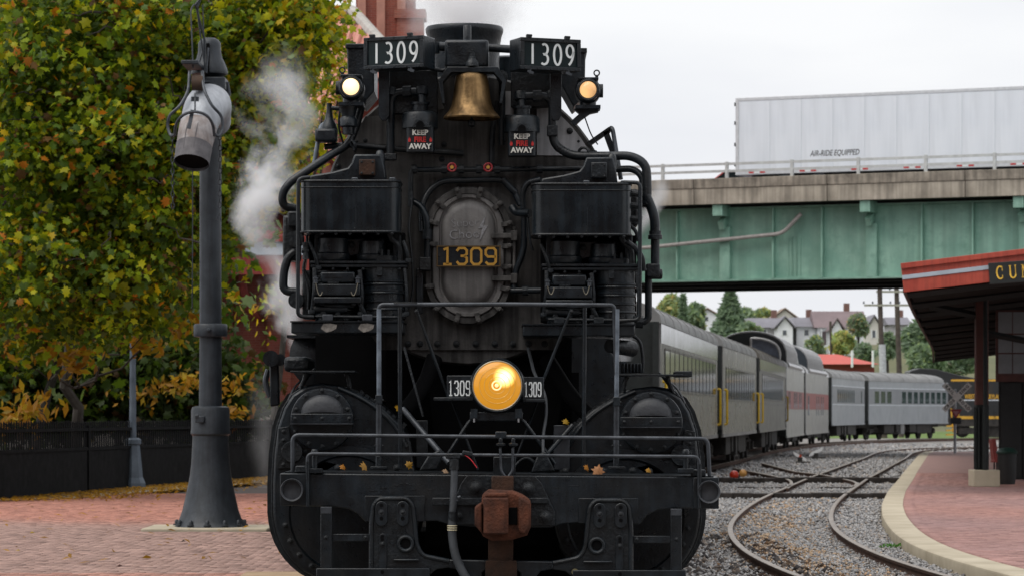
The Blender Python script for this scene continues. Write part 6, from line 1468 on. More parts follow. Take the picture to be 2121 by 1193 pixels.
# serif capitals
def serif(ch):
    T, t = .085, .034
    o = []; sx = lambda x, y, w_=.10: o.append(([(x - w_, y), (x + w_, y)], t))
    if ch == 'C': o += [(arc(.30, .5, .25, .47, 60, 300, 22), T), ([(.47, .60), (.47, .97)], t), ([(.47, .05), (.47, .30)], t)]
    if ch == 'U': o += [([(.12, .97), (.12, .3)] + arc(.32, .30, .20, .27, 180, 360, 14), T), ([(.52, .30), (.52, .97)], t)]; sx(.12, .965); sx(.52, .965, .08)
    if ch == 'M': o += [([(.10, .03), (.10, .97)], t), ([(.12, .97), (.38, .05)], T), ([(.38, .05), (.62, .97)], t), ([(.64, .03), (.64, .97)], T)]; sx(.10, .03, .08); sx(.64, .03); sx(.08, .965, .06); sx(.66, .965, .06)
    if ch == 'B': o += [([(.12, .03), (.12, .97)], T), ([(.04, .965), (.28, .965)] + arc(.28, .74, .16, .225, 90, -90, 10) + [(.12, .51)], t * 1.5), ([(.28, .515)] + arc(.28, .27, .2, .24, 90, -90, 10) + [(.04, .03)], t * 1.8)]
    if ch == 'E': o += [([(.12, .03), (.12, .97)], T), ([(.04, .965), (.48, .965), (.48, .78)], t), ([(.12, .5), (.36, .5)], t), ([(.04, .035), (.5, .035), (.5, .25)], t)]
    if ch == 'R': o += [([(.12, .03), (.12, .97)], T), ([(.04, .965), (.28, .965)] + arc(.28, .74, .17, .225, 90, -90, 10) + [(.12, .51)], t * 1.5), ([(.3, .5), (.52, .04)], T)]; sx(.12, .03); sx(.54, .03, .06)
    if ch == 'L': o += [([(.12, .03), (.12, .97)], T), ([(.04, .035), (.48, .035), (.48, .28)], t)]; sx(.12, .965)
    if ch == 'A': o += [([(.08, .03), (.30, .97)], t), ([(.30, .97), (.52, .03)], T), ([(.16, .34), (.44, .34)], t)]; sx(.08, .03, .07); sx(.52, .03)
    if ch == 'N': o += [([(.10, .03), (.10, .97)], t), ([(.10, .97), (.52, .05)], T), ([(.52, .03), (.52, .97)], t)]; sx(.10, .03, .08); sx(.52, .965, .08)
    if ch == 'D': o += [([(.12, .03), (.12, .97)], T), ([(.04, .965), (.25, .965)] + arc(.25, .5, .27, .465, 90, -90, 14) + [(.04, .035)], t * 1.7)]
    return o
hC = .245; uu = .135
for ch in 'CUMBERLAND':
    mb = MB(); wd_ = .78 if ch == 'M' else .64
    for st, th in serif(ch): ribbon(mb, [(p[0] * hC, p[1] * hC) for p in st], th * hC * 1.25, lambda a, b, d, uu=uu: SG(uu + a, -.042 - d, .085 + b), .008)
    part('letter', mb, pm('sign_gold', (.85, .50, .06), .45) if ch == 'C' else bpy.data.materials['sign_gold'], sg, smooth=0)
    uu += wd_ * hC + .075
# platform post
PYd = 67.0
def PP(x, y, d=0): return px(x, y, PYd + d)
po = empty('canopy_post', (PP(2038, 0).x, PYd, PT), 'brown and black canopy post on a concrete block', 'post')
part('post_block', MB().bb(PP(2012, 0).x, PP(2066, 0).x, PYd - .35, PYd + .45, PT, PP(0, 972).z), CURBM, po, bevel=.015)
BROWNP = pm('post_brown', (.055, .016, .012), .6, 0, 0, 3, .15, col2=(.10, .028, .02))
part('post_upper', MB().bb(PP(2020, 0).x, PP(2046, 0).x, PYd - .12, PYd + .12, PP(0, 838).z, 4.25), BROWNP, po, bevel=.012)
part('post_lower', MB().bb(PP(2020, 0).x, PP(2046, 0).x, PYd - .13, PYd + .13, PP(0, 972).z, PP(0, 838).z), DIAPH, po, bevel=.012)
for x in (2019, 2028, 2036, 2046): part('post_rib', MB().cyl(PP(x, 970, -.16), PP(x, 842, -.16), .022, n=8), DIAPH, po)
part('downspout', MB().tube([PP(2041, 992, -.3), PP(2041, 600, -.3)], .045, 8), DIAPH, po)
part('knee_brace', MB().tube([PP(2046, 690, 0), PP(2121, 720, 0) + Vector((.8, 0, .0))], .07, 4).tube([PP(2030, 655, 0), Vector((eave(PYd) + .3, PYd, zl(PYd) + .0))], .08, 4), DARKS, po)
# waiting room
WRY = 74.0
wr = empty('waiting_room', (14.5, WRY + 4, PT), 'dark waiting room with a grid of grey panes under the canopy', 'building')
DKW = pm('dark_woodwork', (.012, .012, .012), .7, 0, .3, 3); part('wall', MB().vprism([(11.3, WRY), (18, WRY), (22, WRY + 14), (13.7, WRY + 14)], PT, 4.0), DKW, wr, smooth=0)
FROST = pm('frosted_pane', (.20, .21, .22), .5, 0, .15, 2)
def WR(x, y): return px(x, y, WRY)
part('window_band', MB().bb(WR(2062, 0).x, 17.8, WRY - .05, WRY, WR(0, 778).z, WR(0, 642).z), BROWNP, wr, smooth=0)
for i in range(9):
    x = 2067 + i * 30.5
    for (y0, y1) in ((646, 690), (693, 730), (733, 773)): part('pane', MB().bb(WR(x, 0).x, WR(x + 28.5, 0).x, WRY - .06, WRY - .04, WR(0, y1).z, WR(0, y0).z), FROST, wr, smooth=0)
part('wall_rail', MB().bb(WR(2062, 0).x, 17.9, WRY - .08, WRY, WR(0, 790).z, WR(0, 778).z), BROWNP, wr, smooth=0)
for i in range(12): part('wall_board', MB().bb(11.35 + i * .52, 11.35 + i * .52 + .48, WRY - .03, WRY, .05, 2.25), DKW, wr, smooth=0)
# bin and bench under the canopy
bn = empty('litter_bin', (px(2086, 0, 69).x, 69, PT), 'dark green litter bin beside the canopy post', 'bin')
part('body', MB().lathe([(.17, PT), (.20, PT + .2), (.21, .68)], (px(2086, 0, 69).x, 69, 0), (0, 0, 1), 16), pm('bin_black', (.01, .011, .011), .6), bn); part('lid', MB().lathe([(.23, .68), (.24, .72), (.16, .80), (.05, .82)], (px(2086, 0, 69).x, 69, 0), (0, 0, 1), 16), pm('bin_green', (.008, .030, .022), .5), bn)
bch = empty('platform_chair', (px(2062, 0, 73).x, 73, PT), 'red seat standing under the canopy behind the post', 'chair')
part('backrest', MB().box((px(2058, 0, 73).x, 73, .72), (.1, .5, .5), (0, R(-8), 0)), pm('seat_red', (.20, .03, .025), .6), bch, bevel=.02); part('seat', MB().box((px(2062, 0, 73).x + .15, 73, .46), (.45, .5, .05)), bpy.data.materials['seat_red'], bch, bevel=.01)
for sx in (0, .3):
    for sy in (-.2, .2): part('leg', MB().cyl((px(2062, 0, 73).x + sx, 73 + sy, PT), (px(2062, 0, 73).x + sx, 73 + sy, .45), .018), DKW, bch)

# ---- switch stands and small track things
def gp(x, y): return px(x, y, gy(y, GZ))
TGW = pm('target_white', (.86, .86, .84), .5)
for i, (x, y, ang, lab) in enumerate(((1657, 962, -28, 'switch stand with a white blade and red centre, nearer one'), (1690, 952, 25, 'switch stand with a white blade tilted the other way, farther one'))):
    p = gp(x, y); sw = empty('switch_stand', p, lab, 'switch stand', 'switch stands by the side track'); k = p.y / FPX
    part('base', MB().box(p + Vector((.1, 0, .06)), (28 * k, .4, .12)).box(p + Vector((0, 0, .16)), (9 * k, .25, .2)), UNDER, sw, bevel=.02); part('mast', MB().cyl(p, p + Vector((0, 0, 19 * k)), .035, n=8), UNDER, sw)
    c = p + Vector((0, -.05, 17 * k)); part('blade', MB().prism([(c.x + q[0] * k * math.cos(R(ang)) + q[1] * k * math.sin(R(ang)), c.z + q[0] * k * -math.sin(R(-ang)) * -1 * -1 + q[1] * k * math.cos(R(ang))) for q in ((-15, -4), (-12, -5), (12, -5), (15, -3), (15, 3), (12, 5), (-12, 5), (-15, 4))], c.y - .02, c.y), TGW, sw, smooth=0)
    if i == 0: part('blade_centre', MB().box(c + Vector((0, -.03, 0)), (5 * k, .02, 9 * k), (0, R(20), 0)), pm('target_red', (.45, .06, .02), .5), sw, smooth=0)
p = gp(1528, 1002); sl = empty('switch_lamp', p, 'low switch lamp with red and amber lenses beside the locomotive', 'lamp'); k = p.y / FPX
part('base', MB().box(p + Vector((0, 0, .05)), (30 * k, .3, .1)).cyl(p, p + Vector((0, 0, 22 * k)), .05), UNDER, sl, bevel=.01)
part('red_lens', MB().lathe([(10 * k, 0), (9 * k, -.06), (4 * k, -.1)], p + Vector((-8 * k, -.1, 19 * k)), (0, 1, 0), 16), pm('lens_red', (.45, .03, .01), .3), sl); part('amber_lens', MB().lathe([(8 * k, 0), (8 * k, -.06), (3 * k, -.1)], p + Vector((10 * k, -.1, 23 * k)), (0, 1, 0), 16), pm('lens_amber', (.55, .28, .08), .3), sl)

# ---- utility poles and wires beyond the train
WOODP = pm('pole_wood', (.045, .035, .03), .85, 0, 0, 3, .2, col2=(.10, .08, .065))
for i, (x, Y, r_, lab, xt) in enumerate(((1826, 215, .21, '', 0), (1861, 222, .21, '', 0), (1726, 300, .16, 'thin wooden pole standing before the far houses', 0))):
    b = px(x + (6 if i < 2 else 0), 854, Y); b.z = GZ; t = px(x - 6, 540 if i < 2 else 665, Y)
    up = empty('utility_pole', b, ('wooden utility pole with a pale lower sleeve behind the coaches', 'wooden utility pole closest to the canopy, behind the coaches', 'thin wooden pole standing before the far houses')[i], 'pole', 'utility poles')
    part('shaft', MB().cyl(b, t, r_, r_ * .75, 10), WOODP, up)
    if i < 2:
        for (yy, x0, x1) in ((604, 1815, 1885), (632, 1790, 1895)):
            if (i == 0) == (yy == 632): part('crossarm', MB().box(px((x0 + x1) / 2, yy, Y - .25), ((x1 - x0) * Y / FPX, .12, .14)), pm('arm_pale', (.30, .30, .24), .8), up, smooth=0)
        for q in (-1.2, -.6, .6, 1.2): part('insulator', MB().lathe([(.05, 0), (.07, .08), (.04, .16)], px(x, 603 if i else 631, Y - .25) + Vector((q, 0, .07)), (0, 0, 1), 8), PANE, up)
    if i == 0: part('sleeve', MB().cyl(px(1829, 775, Y), px(1827, 713, Y), r_ + .03, n=10), pm('sleeve_pale', (.45, .47, .48), .6), up)

# ---- far houses on the hill
def house(x0, x1, yb, ye, yr, Y, wall, roofc, label, gable=False, depth=8.0, wins=((.2, .4), (.55, .75)), porch=None):
    a, b = px(x0, yb, Y), px(x1, ye, Y); zb_, ze_, zr_ = a.z, b.z, px(0, yr, Y).z; w_ = b.x - a.x
    h = empty('house', ((a.x + b.x) / 2, Y, zb_), label, 'house', 'houses on the far hillside')
    part('wall', MB().bb(a.x, b.x, Y, Y + depth, zb_ - 2.5, ze_), wall, h, smooth=0)
    if gable:
        m_ = (a.x + b.x) / 2; part('gable', MB().prism([(a.x, ze_), (b.x, ze_), (m_, zr_)], Y, Y + depth), wall, h, smooth=0)
        o = .35
        for sx in (-1, 1): part('roof', MB().add([Vector(v) for v in ((m_, Y - .4, zr_ + .12), (m_ + sx * (w_ / 2 + o), Y - .4, ze_ - .2 + .12), (m_ + sx * (w_ / 2 + o), Y + depth + .3, ze_ - .2 + .12), (m_, Y + depth + .3, zr_ + .12), (m_, Y - .4, zr_ + .30), (m_ + sx * (w_ / 2 + o), Y - .4, ze_ + .1), (m_ + sx * (w_ / 2 + o), Y + depth + .3, ze_ + .1), (m_, Y + depth + .3, zr_ + .30))], [(0, 1, 2, 3), (4, 5, 6, 7), (0, 1, 5, 4), (1, 2, 6, 5)]), roofc, h, smooth=0)
    else:
        rf = part('roof', MB().add([(a.x - .5, Y - .5, ze_), (b.x + .5, Y - .5, ze_), (b.x + .5, Y + depth + .5, ze_), (a.x - .5, Y + depth + .5, ze_), (a.x - .5, Y + depth / 2, zr_), (b.x + .5, Y + depth / 2, zr_)], [(0, 1, 5, 4), (2, 3, 4, 5), (1, 2, 5), (3, 0, 4), (3, 2, 1, 0)]), roofc, h, smooth=0)
        part('chimney', MB().bb(b.x - w_ * .35, b.x - w_ * .35 + .7, Y + depth / 2, Y + depth / 2 + .7, zr_ - .4, zr_ + 1.0), pm('house_chimney', (.18, .10, .08), .9), rf, smooth=0)
    H = ze_ - zb_
    for (u0, u1) in wins:
        w = part('window', MB().bb(a.x + w_ * u0, a.x + w_ * u1, Y - .05, Y, zb_ + H * .38, zb_ + H * .78), PANE, h, smooth=0)
        part('window_frame', MB().bb(a.x + w_ * u0 - .12, a.x + w_ * u0, Y - .1, Y, zb_ + H * .33, zb_ + H * .83).bb(a.x + w_ * u1, a.x + w_ * u1 + .12, Y - .1, Y, zb_ + H * .33, zb_ + H * .83), WHITE, w, smooth=0)
    if porch:
        part('porch_shade_panel', MB().bb(a.x + w_ * porch[0], a.x + w_ * porch[1], Y - .06, Y, zb_ + H * .05, zb_ + H * .8), pm('porch_shade', (.10, .075, .08), .8), h, smooth=0)  # flat dark panel painting the shade under the porch
        part('porch_deck', MB().bb(a.x + w_ * porch[0] - .5, a.x + w_ * porch[1] + .5, Y - 1.8, Y, zb_ - .2, zb_ + .05), WHITE, h, smooth=0)
        for t in np.linspace(porch[0], porch[1], 4): part('porch_post', MB().bb(a.x + w_ * t - .08, a.x + w_ * t + .08, Y - 1.75, Y - 1.6, zb_ - 2.2, zb_ + H * .9), WHITE, h, smooth=0)
    return h
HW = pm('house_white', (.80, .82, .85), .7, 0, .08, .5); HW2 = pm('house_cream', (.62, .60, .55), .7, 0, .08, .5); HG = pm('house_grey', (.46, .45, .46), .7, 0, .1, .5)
RM = pm('roof_maroon', (.19, .145, .15), .85, 0, .15, .5); RG = pm('roof_slate', (.20, .195, .22), .85, 0, .15, .5); RT = pm('roof_tan', (.26, .20, .16), .85, 0, .1, .5)
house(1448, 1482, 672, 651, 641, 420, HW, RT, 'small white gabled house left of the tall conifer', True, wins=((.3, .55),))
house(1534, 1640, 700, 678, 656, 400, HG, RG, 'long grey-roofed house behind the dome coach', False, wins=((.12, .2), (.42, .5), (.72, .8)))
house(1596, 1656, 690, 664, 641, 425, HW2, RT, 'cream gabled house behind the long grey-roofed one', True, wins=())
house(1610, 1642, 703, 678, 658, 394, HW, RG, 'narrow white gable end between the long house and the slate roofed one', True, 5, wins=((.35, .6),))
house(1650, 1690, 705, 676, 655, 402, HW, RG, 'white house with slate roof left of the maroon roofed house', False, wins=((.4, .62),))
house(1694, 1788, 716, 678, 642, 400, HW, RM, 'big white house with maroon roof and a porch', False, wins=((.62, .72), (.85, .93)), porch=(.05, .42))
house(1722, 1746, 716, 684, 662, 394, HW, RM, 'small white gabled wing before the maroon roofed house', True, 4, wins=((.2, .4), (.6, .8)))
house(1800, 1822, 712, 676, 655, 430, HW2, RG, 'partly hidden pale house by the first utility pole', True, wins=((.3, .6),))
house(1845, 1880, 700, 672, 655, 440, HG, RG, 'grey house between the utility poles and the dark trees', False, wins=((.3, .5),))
# red roofed shed
rs_ = empty('red_shed', px(1745, 760, 262), 'low red shed with a red metal roof behind the coaches', 'building')
a, b = px(1630, 800, 262), px(1811, 754, 262)
part('wall', MB().bb(a.x, b.x, 262, 272, GZ, b.z), pm('shed_wall', (.26, .055, .05), .8, 0, .2, 1), rs_, smooth=0)
zt_ = px(0, 731, 262).z; part('roof', MB().add([(a.x - .5, 261, b.z), (b.x + .3, 261, b.z), (b.x + .3, 273, b.z), (a.x - .5, 273, b.z), (a.x + 2, 267, zt_), (b.x - 2.5, 267, zt_)], [(0, 1, 5, 4), (1, 2, 5), (2, 3, 4, 5), (3, 0, 4), (3, 2, 1, 0)]), pm('shed_roof', (.50, .085, .06), .6, 0, .1, 1), rs_, smooth=0)
for x in (1765, 1808): part('vent_post', MB().cyl(px(x, 760, 261), px(x, 725, 261), .1, n=8), WHITE, rs_)
# ================================================================ trees, leaves, steam
def leaf_mat(name, transl=.35):
    m, nt, b = node_mat(name); l = nt.links.new
    at = nt.nodes.new('ShaderNodeAttribute'); at.attribute_name = 'tint'
    l(at.outputs['Color'], b.inputs['Base Color']); b.inputs['Roughness'].default_value = .5; b.inputs['Specular IOR Level'].default_value = .35
    tr_ = nt.nodes.new('ShaderNodeBsdfTranslucent'); l(at.outputs['Color'], tr_.inputs['Color'])
    mx_ = nt.nodes.new('ShaderNodeMixShader'); mx_.inputs[0].default_value = transl
    l(b.outputs[0], mx_.inputs[1]); l(tr_.outputs[0], mx_.inputs[2]); l(mx_.outputs[0], nt.nodes['Material Output'].inputs['Surface'])
    return m
LEAF = leaf_mat('leaf', .5); BARK = pm('bark', (.028, .024, .020), .9, 0, 0, 4, .4, 20, col2=(.075, .066, .057), spec=.2)
# five-lobed leaf outline
LO = [(0, -.50), (.15, -.35), (.45, -.42), (.36, -.12), (.64, .10), (.32, .15), (.36, .44), (.15, .32), (0, .66), (-.14, .34), (-.38, .40), (-.33, .17), (-.62, .14), (-.37, -.10), (-.43, -.40), (-.17, -.36)]
LV = np.array([(0, 0, .05)] + [(x, y, -.22 * abs(x) - .16 * max(y, 0) ** 2) for x, y in LO]); LF = np.array([(0, i + 1, (i + 1) % len(LO) + 1) for i in range(len(LO))])
LO2 = [(0, -.5), (.20, -.33), (.46, -.34), (.36, -.02), (.60, .14), (.24, .24), (0, .64), (-.22, .26), (-.60, .18), (-.38, -.04), (-.44, -.36), (-.18, -.34)]
LV2 = np.array([(0, 0, .06)] + [(x, y, -.25 * abs(x) - .2 * max(y, 0) ** 2) for x, y in LO2]); LF2 = np.array([(0, i + 1, (i + 1) % len(LO2) + 1) for i in range(len(LO2))])
SV = np.array([(0, -.5, 0), (.22, 0, .04), (0, .6, -.06), (-.22, 0, .04)]); SF = np.array([(0, 1, 2), (0, 2, 3)])
def rotmats(n_, up=.0, face=.6):
    """leaf planes tipped towards the light and the open side"""
    nrm = rng.normal(0, 1, (n_, 3)); nrm[:, 1] -= face; nrm[:, 2] += up
    nrm /= np.linalg.norm(nrm, axis=1)[:, None]
    t = rng.normal(0, 1, (n_, 3)); t[:, 2] -= .8; t -= nrm * (t * nrm).sum(1)[:, None]; t /= np.linalg.norm(t, axis=1)[:, None]
    s = np.cross(t, nrm); return np.stack([s, t, nrm], -1)
def leaves_mesh(name, P_, size, cols, shape='lobed', face=.45, up=.7, mat=None):
    Bv, Bf = (LV2, LF2) if shape == 'lobed' else (SV, SF); n_ = len(P_); M = rotmats(n_, up, face)
    V = np.einsum('nij,kj->nki', M, Bv) * np.asarray(size).reshape(-1, 1, 1) + P_[:, None]
    F = (Bf[None] + (np.arange(n_) * len(Bv))[:, None, None]).reshape(-1, 3)
    return np_mesh(name, V.reshape(-1, 3), F, mat or LEAF, np.repeat(cols, len(Bv), 0))
GR = np.array([(.125, .205, .012), (.075, .135, .012), (.26, .34, .010), (.43, .42, .010), (.58, .40, .010), (.52, .18, .012), (.16, .085, .022), (.17, .24, .080)])
def tints(P_, wts, clump=.7):
    c = rng.choice(len(GR), len(P_), p=np.array(wts) / np.sum(wts)); return GR[c] * rng.uniform(.65, 1.35, (len(P_), 1))
def crown_points(blobs, n_cl, per, spread, Yc):
    """blobs: (px, py, rx, ry, dy, rdepth) ; leaves gather in clumps on twigs"""
    bl_ = np.array(blobs, float); wt = bl_[:, 2] * bl_[:, 3] * np.sqrt(bl_[:, 5]); k_ = rng.choice(len(bl_), n_cl, p=wt / wt.sum())
    d = rng.normal(0, 1, (n_cl, 3)); d /= np.linalg.norm(d, axis=1)[:, None]; d *= (rng.random(n_cl) ** .45)[:, None]
    Yd = Yc + bl_[k_, 4] + d[:, 1] * bl_[k_, 5]; s = Yc / FPX
    X = (bl_[k_, 0] + d[:, 0] * bl_[k_, 2] - CX) * s; Z = CAM_H - (bl_[k_, 1] + d[:, 2] * bl_[k_, 3] - HY) * s
    cl = np.c_[X, Yd, Z]; idx = np.repeat(np.arange(n_cl), per)
    P_ = cl[idx] + rng.normal(0, 1, (len(idx), 3)) * np.array(spread); return P_, idx, cl
def limb(mb, p, q, r0, r1, wob=.25, n_=6):
    p, q = Vector(p), Vector(q); pts = [p + (q - p) * (i / n_) + Vector(rng.normal(0, wob, 3)) * (0 if i in (0, n_) else math.sin(math.pi * i / n_)) for i in range(n_ + 1)]
    mb.tube(pts, [r0 + (r1 - r0) * i / n_ for i in range(n_ + 1)], 8); return pts

# ---- big lobed-leaf tree in front
TY = 58.0
tree = empty('broadleaf_tree', (px(165, 0, 66).x, 66, 0), 'big tree with lobed green and yellowing leaves filling the left of the view', 'tree')
blobs = [(80, 90, 190, 190, 0, 3.2), (300, 60, 200, 180, 0, 3.2), (520, 40, 170, 150, 1, 2.6), (620, 40, 95, 95, 1, 1.6), (90, 330, 180, 190, 0, 3.2), (300, 300, 190, 200, 0, 3.2), (500, 210, 140, 150, 1, 2.2), (545, 330, 95, 130, 1.5, 1.8), (110, 540, 170, 150, 0, 3.0), (300, 520, 150, 130, 0, 2.8), (440, 410, 100, 90, 1, 2.0), (30, 640, 90, 80, 0, 2.2), (230, 640, 120, 70, 0, 2)]
P_, ci, cl = crown_points(blobs, 1500, 38, (.25, .27, .20), TY)
pxx = P_[:, 0] / P_[:, 1] * FPX + CX; pyy = HY - (P_[:, 2] - CAM_H) / P_[:, 1] * FPX
wl = np.array([(4.6, 3.6, 4.2, 2.0, .4, .26, 1.2, .6), (1.6, .7, 4, 6, 2.0, .35, .3, .4)]); 
# every clump leans to one tint of its own
cc = np.zeros((len(P_), 3)); yel = np.clip((pxx - 380) / 260, 0, 1) * np.clip((520 - pyy) / 200, .2, 1)
clt = rng.random(len(cl)); 
u = rng.random(len(P_))
for i in range(len(P_)):
    w_ = wl[0] * (1 - yel[i]) + wl[1] * yel[i]; w_ = w_ * 1.0
    tcl = clt[ci[i]]
    if tcl < .25: w_[2] *= 3; w_[3] *= 3.5
    elif tcl < .58: w_[1] *= 5; w_[0] *= 1.5
    elif tcl < .64: w_[4] *= 5; w_[5] *= 5
    cs_ = np.cumsum(w_) / w_.sum(); cc[i] = GR[np.searchsorted(cs_, u[i])]
cc *= rng.uniform(.7, 1.3, (len(P_), 1))
sz = .06 + .15 * rng.random(len(P_)) ** 1.6
crown = link('crown', leaves_mesh('crown', P_, sz, cc), (0, 0, 0), tree); crown['kind'] = 'stuff'
# nearest leaves are pieces of their own
M_ = [np_mesh('leaf', LV, LF, LEAF, np.tile(GR[i], (len(LV), 1))) for i in (0, 2, 2, 3, 3, 0, 4, 5, 1, 7)]
front = np.argsort(P_[:, 1])[:1800]; front = front[(pxx[front] > -20) & (pxx[front] < 720) & (pyy[front] > -20)]; sel = rng.choice(front, 300, replace=False)
RM_ = rotmats(300, .7, .7)
for q, i in enumerate(sel):
    o = bpy.data.objects.new('leaf', M_[rng.integers(len(M_))]); COL.objects.link(o); o.parent = tree
    o.location = Vector(P_[i]) + Vector((0, -.22, 0)) - WLOC[tree.name]; o.rotation_euler = Matrix(RM_[q].tolist()).to_euler(); s = rng.uniform(.10, .19); o.scale = (s, s, s)
mb = MB(); base = Vector((px(165, 0, 66).x, 66, GZ)); f1 = Vector((px(150, 0, 65).x, 65, 3.4))
limb(mb, base, f1, .13, .10, .10)
part('trunk', mb, BARK, tree)
tops = [(60, 120), (180, 250), (330, 90), (430, 250), (560, 60), (90, 420), (330, 450), (620, 90), (240, 560), (500, 330)]
for (x, y) in tops:
    t = px(x, y, TY + rng.uniform(-1, 3)); mb = MB(); pts = limb(mb, f1 + Vector((0, 0, rng.uniform(-.3, .5))), t, .09, .02, .35, 8)
    for k in range(4):
        s = pts[3 + k]; e = s + Vector((rng.uniform(-1.2, 1.2), rng.uniform(-2.0, .3), rng.uniform(-.4, .9))); limb(mb, s, e, .022, .006, .12, 4)
    part('branch', mb, BARK, tree)
for _ in range(26):
    x, y = rng.uniform(0, 640), rng.uniform(0, 560); s = px(x, y, TY - 2.2); e = s + Vector((rng.uniform(-1.0, 1.0), rng.uniform(-.4, .4), rng.uniform(-.35, .5))); mb = MB(); limb(mb, s, e, .022, .006, .06, 5); part('twig', mb, BARK, tree)

# ---- denser trees behind it
def back_tree(name, label, blobs, Y, n_cl, per, size, wts, trunk, shape='lobed', group=None, spread=(.45, .45, .4), trunk_r=.12, shade=1.0):
    t = empty(name, (px(trunk, 0, Y).x, Y, GZ), label, 'tree', group)
    P2, i2, c2 = crown_points(blobs, n_cl, per, spread, Y)
    keep = P2[:, 2] > GZ + .1; P2 = P2[keep]
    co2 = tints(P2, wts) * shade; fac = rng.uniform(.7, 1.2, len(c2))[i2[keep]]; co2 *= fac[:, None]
    c = link('crown', leaves_mesh('crown', P2, rng.uniform(size * .7, size * 1.25, len(P2)), co2, shape), (0, 0, 0), t); c['kind'] = 'stuff'
    mb = MB(); bx_ = np.array(blobs); top = px(bx_[:, 0].mean(), bx_[:, 1].mean(), Y); b0 = Vector((px(trunk, 0, Y).x, Y, GZ))
    pts = limb(mb, b0, top, trunk_r, trunk_r * .4, .15)
    for (bx0, by0, *_r) in blobs[:8]: limb(mb, pts[3], px(bx0, by0, Y), trunk_r * .4, .03, .2)
    part('trunk', mb, BARK, t); return t
back_tree('broadleaf_tree', 'dark green tree behind the lobed-leaf tree, filling the gaps', [(60, 150, 230, 240, 0, 2.5), (300, 150, 220, 220, 0, 2.5), (90, 450, 220, 180, 0, 2.5), (330, 420, 190, 170, 0, 2.5), (500, 180, 120, 200, 0, 1.5), (60, 650, 160, 100, 0, 2), (330, 620, 130, 80, 0, 2)], 70, 620, 28, .26, (5, 3.5, 3, 1.5, .3, .25, .8, .5), 60)
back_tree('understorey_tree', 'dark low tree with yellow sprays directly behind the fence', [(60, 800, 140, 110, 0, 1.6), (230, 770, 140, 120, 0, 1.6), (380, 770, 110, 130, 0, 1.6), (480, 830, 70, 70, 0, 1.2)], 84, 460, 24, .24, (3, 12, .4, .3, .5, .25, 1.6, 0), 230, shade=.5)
back_tree('locust_tree', 'yellow-leaved tree between the lobed-leaf tree and the locomotive', [(620, 190, 70, 60, 0, .8), (660, 250, 60, 70, 0, .8), (690, 150, 40, 60, 0, .6), (590, 260, 70, 70, 0, .8), (600, 350, 60, 70, 0, .8), (560, 620, 50, 40, 0, .5), (700, 210, 28, 60, 0, .5)], 82, 120, 20, .20, (2, .8, 3, 4, 4, .4, .3, .2), 545, 'narrow', spread=(.30, .30, .3), trunk_r=.10)
# yellow compound sprays hanging low
SP = []; 
for (x, y, n_, Y) in ((15, 690, 40, 60), (90, 725, 30, 60), (60, 840, 60, 61), (30, 870, 40, 61), (145, 750, 60, 60), (160, 735, 30, 60), (300, 715, 60, 61), (250, 640, 20, 60), (345, 655, 30, 60), (385, 690, 30, 60), (330, 600, 24, 60), (420, 640, 20, 60), (180, 640, 16, 59), (525, 632, 16, 80), (480, 800, 40, 80), (400, 790, 50, 80), (350, 800, 50, 82), (300, 820, 40, 82), (490, 850, 30, 80), (100, 620, 20, 60), (280, 590, 20, 60)):
    c = np.array(px(x, y, Y)); SP.append(c + rng.normal(0, 1, (n_, 3)) * np.array((.28, .25, .16)))
SP = np.concatenate(SP); spo = empty('locust_sprays', tuple(px(165, 963, 66.6)), 'orange-yellow feathery leaf sprays hanging low over the fence', 'foliage')
sc_ = np.where(rng.random((len(SP), 1)) < .6, np.array((.42, .20, .012)), np.array((.44, .29, .016))) * rng.uniform(.6, 1.15, (len(SP), 1))
o = link('leaf_sprays', leaves_mesh('leaf_sprays', SP, rng.uniform(.14, .30, len(SP)), sc_, 'narrow', 1.2, .2), (0, 0, 0), spo); o['kind'] = 'stuff'
for (x, y) in ((60, 760), (150, 720), (300, 690), (400, 660)):
    mb = MB(); limb(mb, px(165, 800, 62), px(x, y, 60.5), .03, .008, .1); part('stem', mb, BARK, spo)

# ---- far trees on the hillside
def far_tree(name, label, x, yb, yt, rx, Y, wts, conifer=False, size=.55, n_=900, f=1.0):
    b, t = px(x, yb, Y), px(x, yt, Y); H = t.z - b.z; rad = rx * Y / FPX
    tr_ = empty(name, b, label, 'tree', 'trees on the far hillside')
    u = rng.random(n_); th = rng.uniform(0, 6.28, n_)
    if conifer:
        h = u ** 1.25; tier = .75 + .25 * np.abs(np.sin(h * 26)); r = rad * (1 - h) * tier * rng.random(n_) ** .5
    else:
        h = .18 + .82 * u; lob = .72 + .28 * np.sin(th * 3 + h * 7 + x); r = rad * np.sqrt(np.clip(1 - ((h - .55) / .47) ** 2, 0, 1)) * lob * rng.random(n_) ** .4
    P2 = np.c_[b.x + r * np.cos(th), Y + r * np.sin(th), b.z + h * H]
    co2 = tints(P2, wts) * f * .7 + np.array((.14, .18, .165))  # pale grey-green offset puts distance haze into the leaf colour
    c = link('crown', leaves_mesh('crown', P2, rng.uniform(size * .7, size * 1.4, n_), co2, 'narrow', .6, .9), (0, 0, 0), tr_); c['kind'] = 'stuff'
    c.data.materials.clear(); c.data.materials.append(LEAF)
    mb = MB(); mb.cyl(b - Vector((0, 0, 1)), b + Vector((0, 0, H * (.9 if conifer else .6))), rad * .06 + .1, .05, 8); part('trunk', mb, BARK, tr_)
DG = (3, 6, .5, 0, 0, 0, .5, 3); YG = (1, 0, 3, 4, 2, 0, 0, 1); MG = (4, 2, 2, .5, 0, 0, .5, 2)
far_tree('conifer_tree', 'tall dark conifer rising under the bridge', 1512, 700, 596, 48, 385, (2, 8, 0, 0, 0, 0, 0, 4), True, 1.1, 2600)
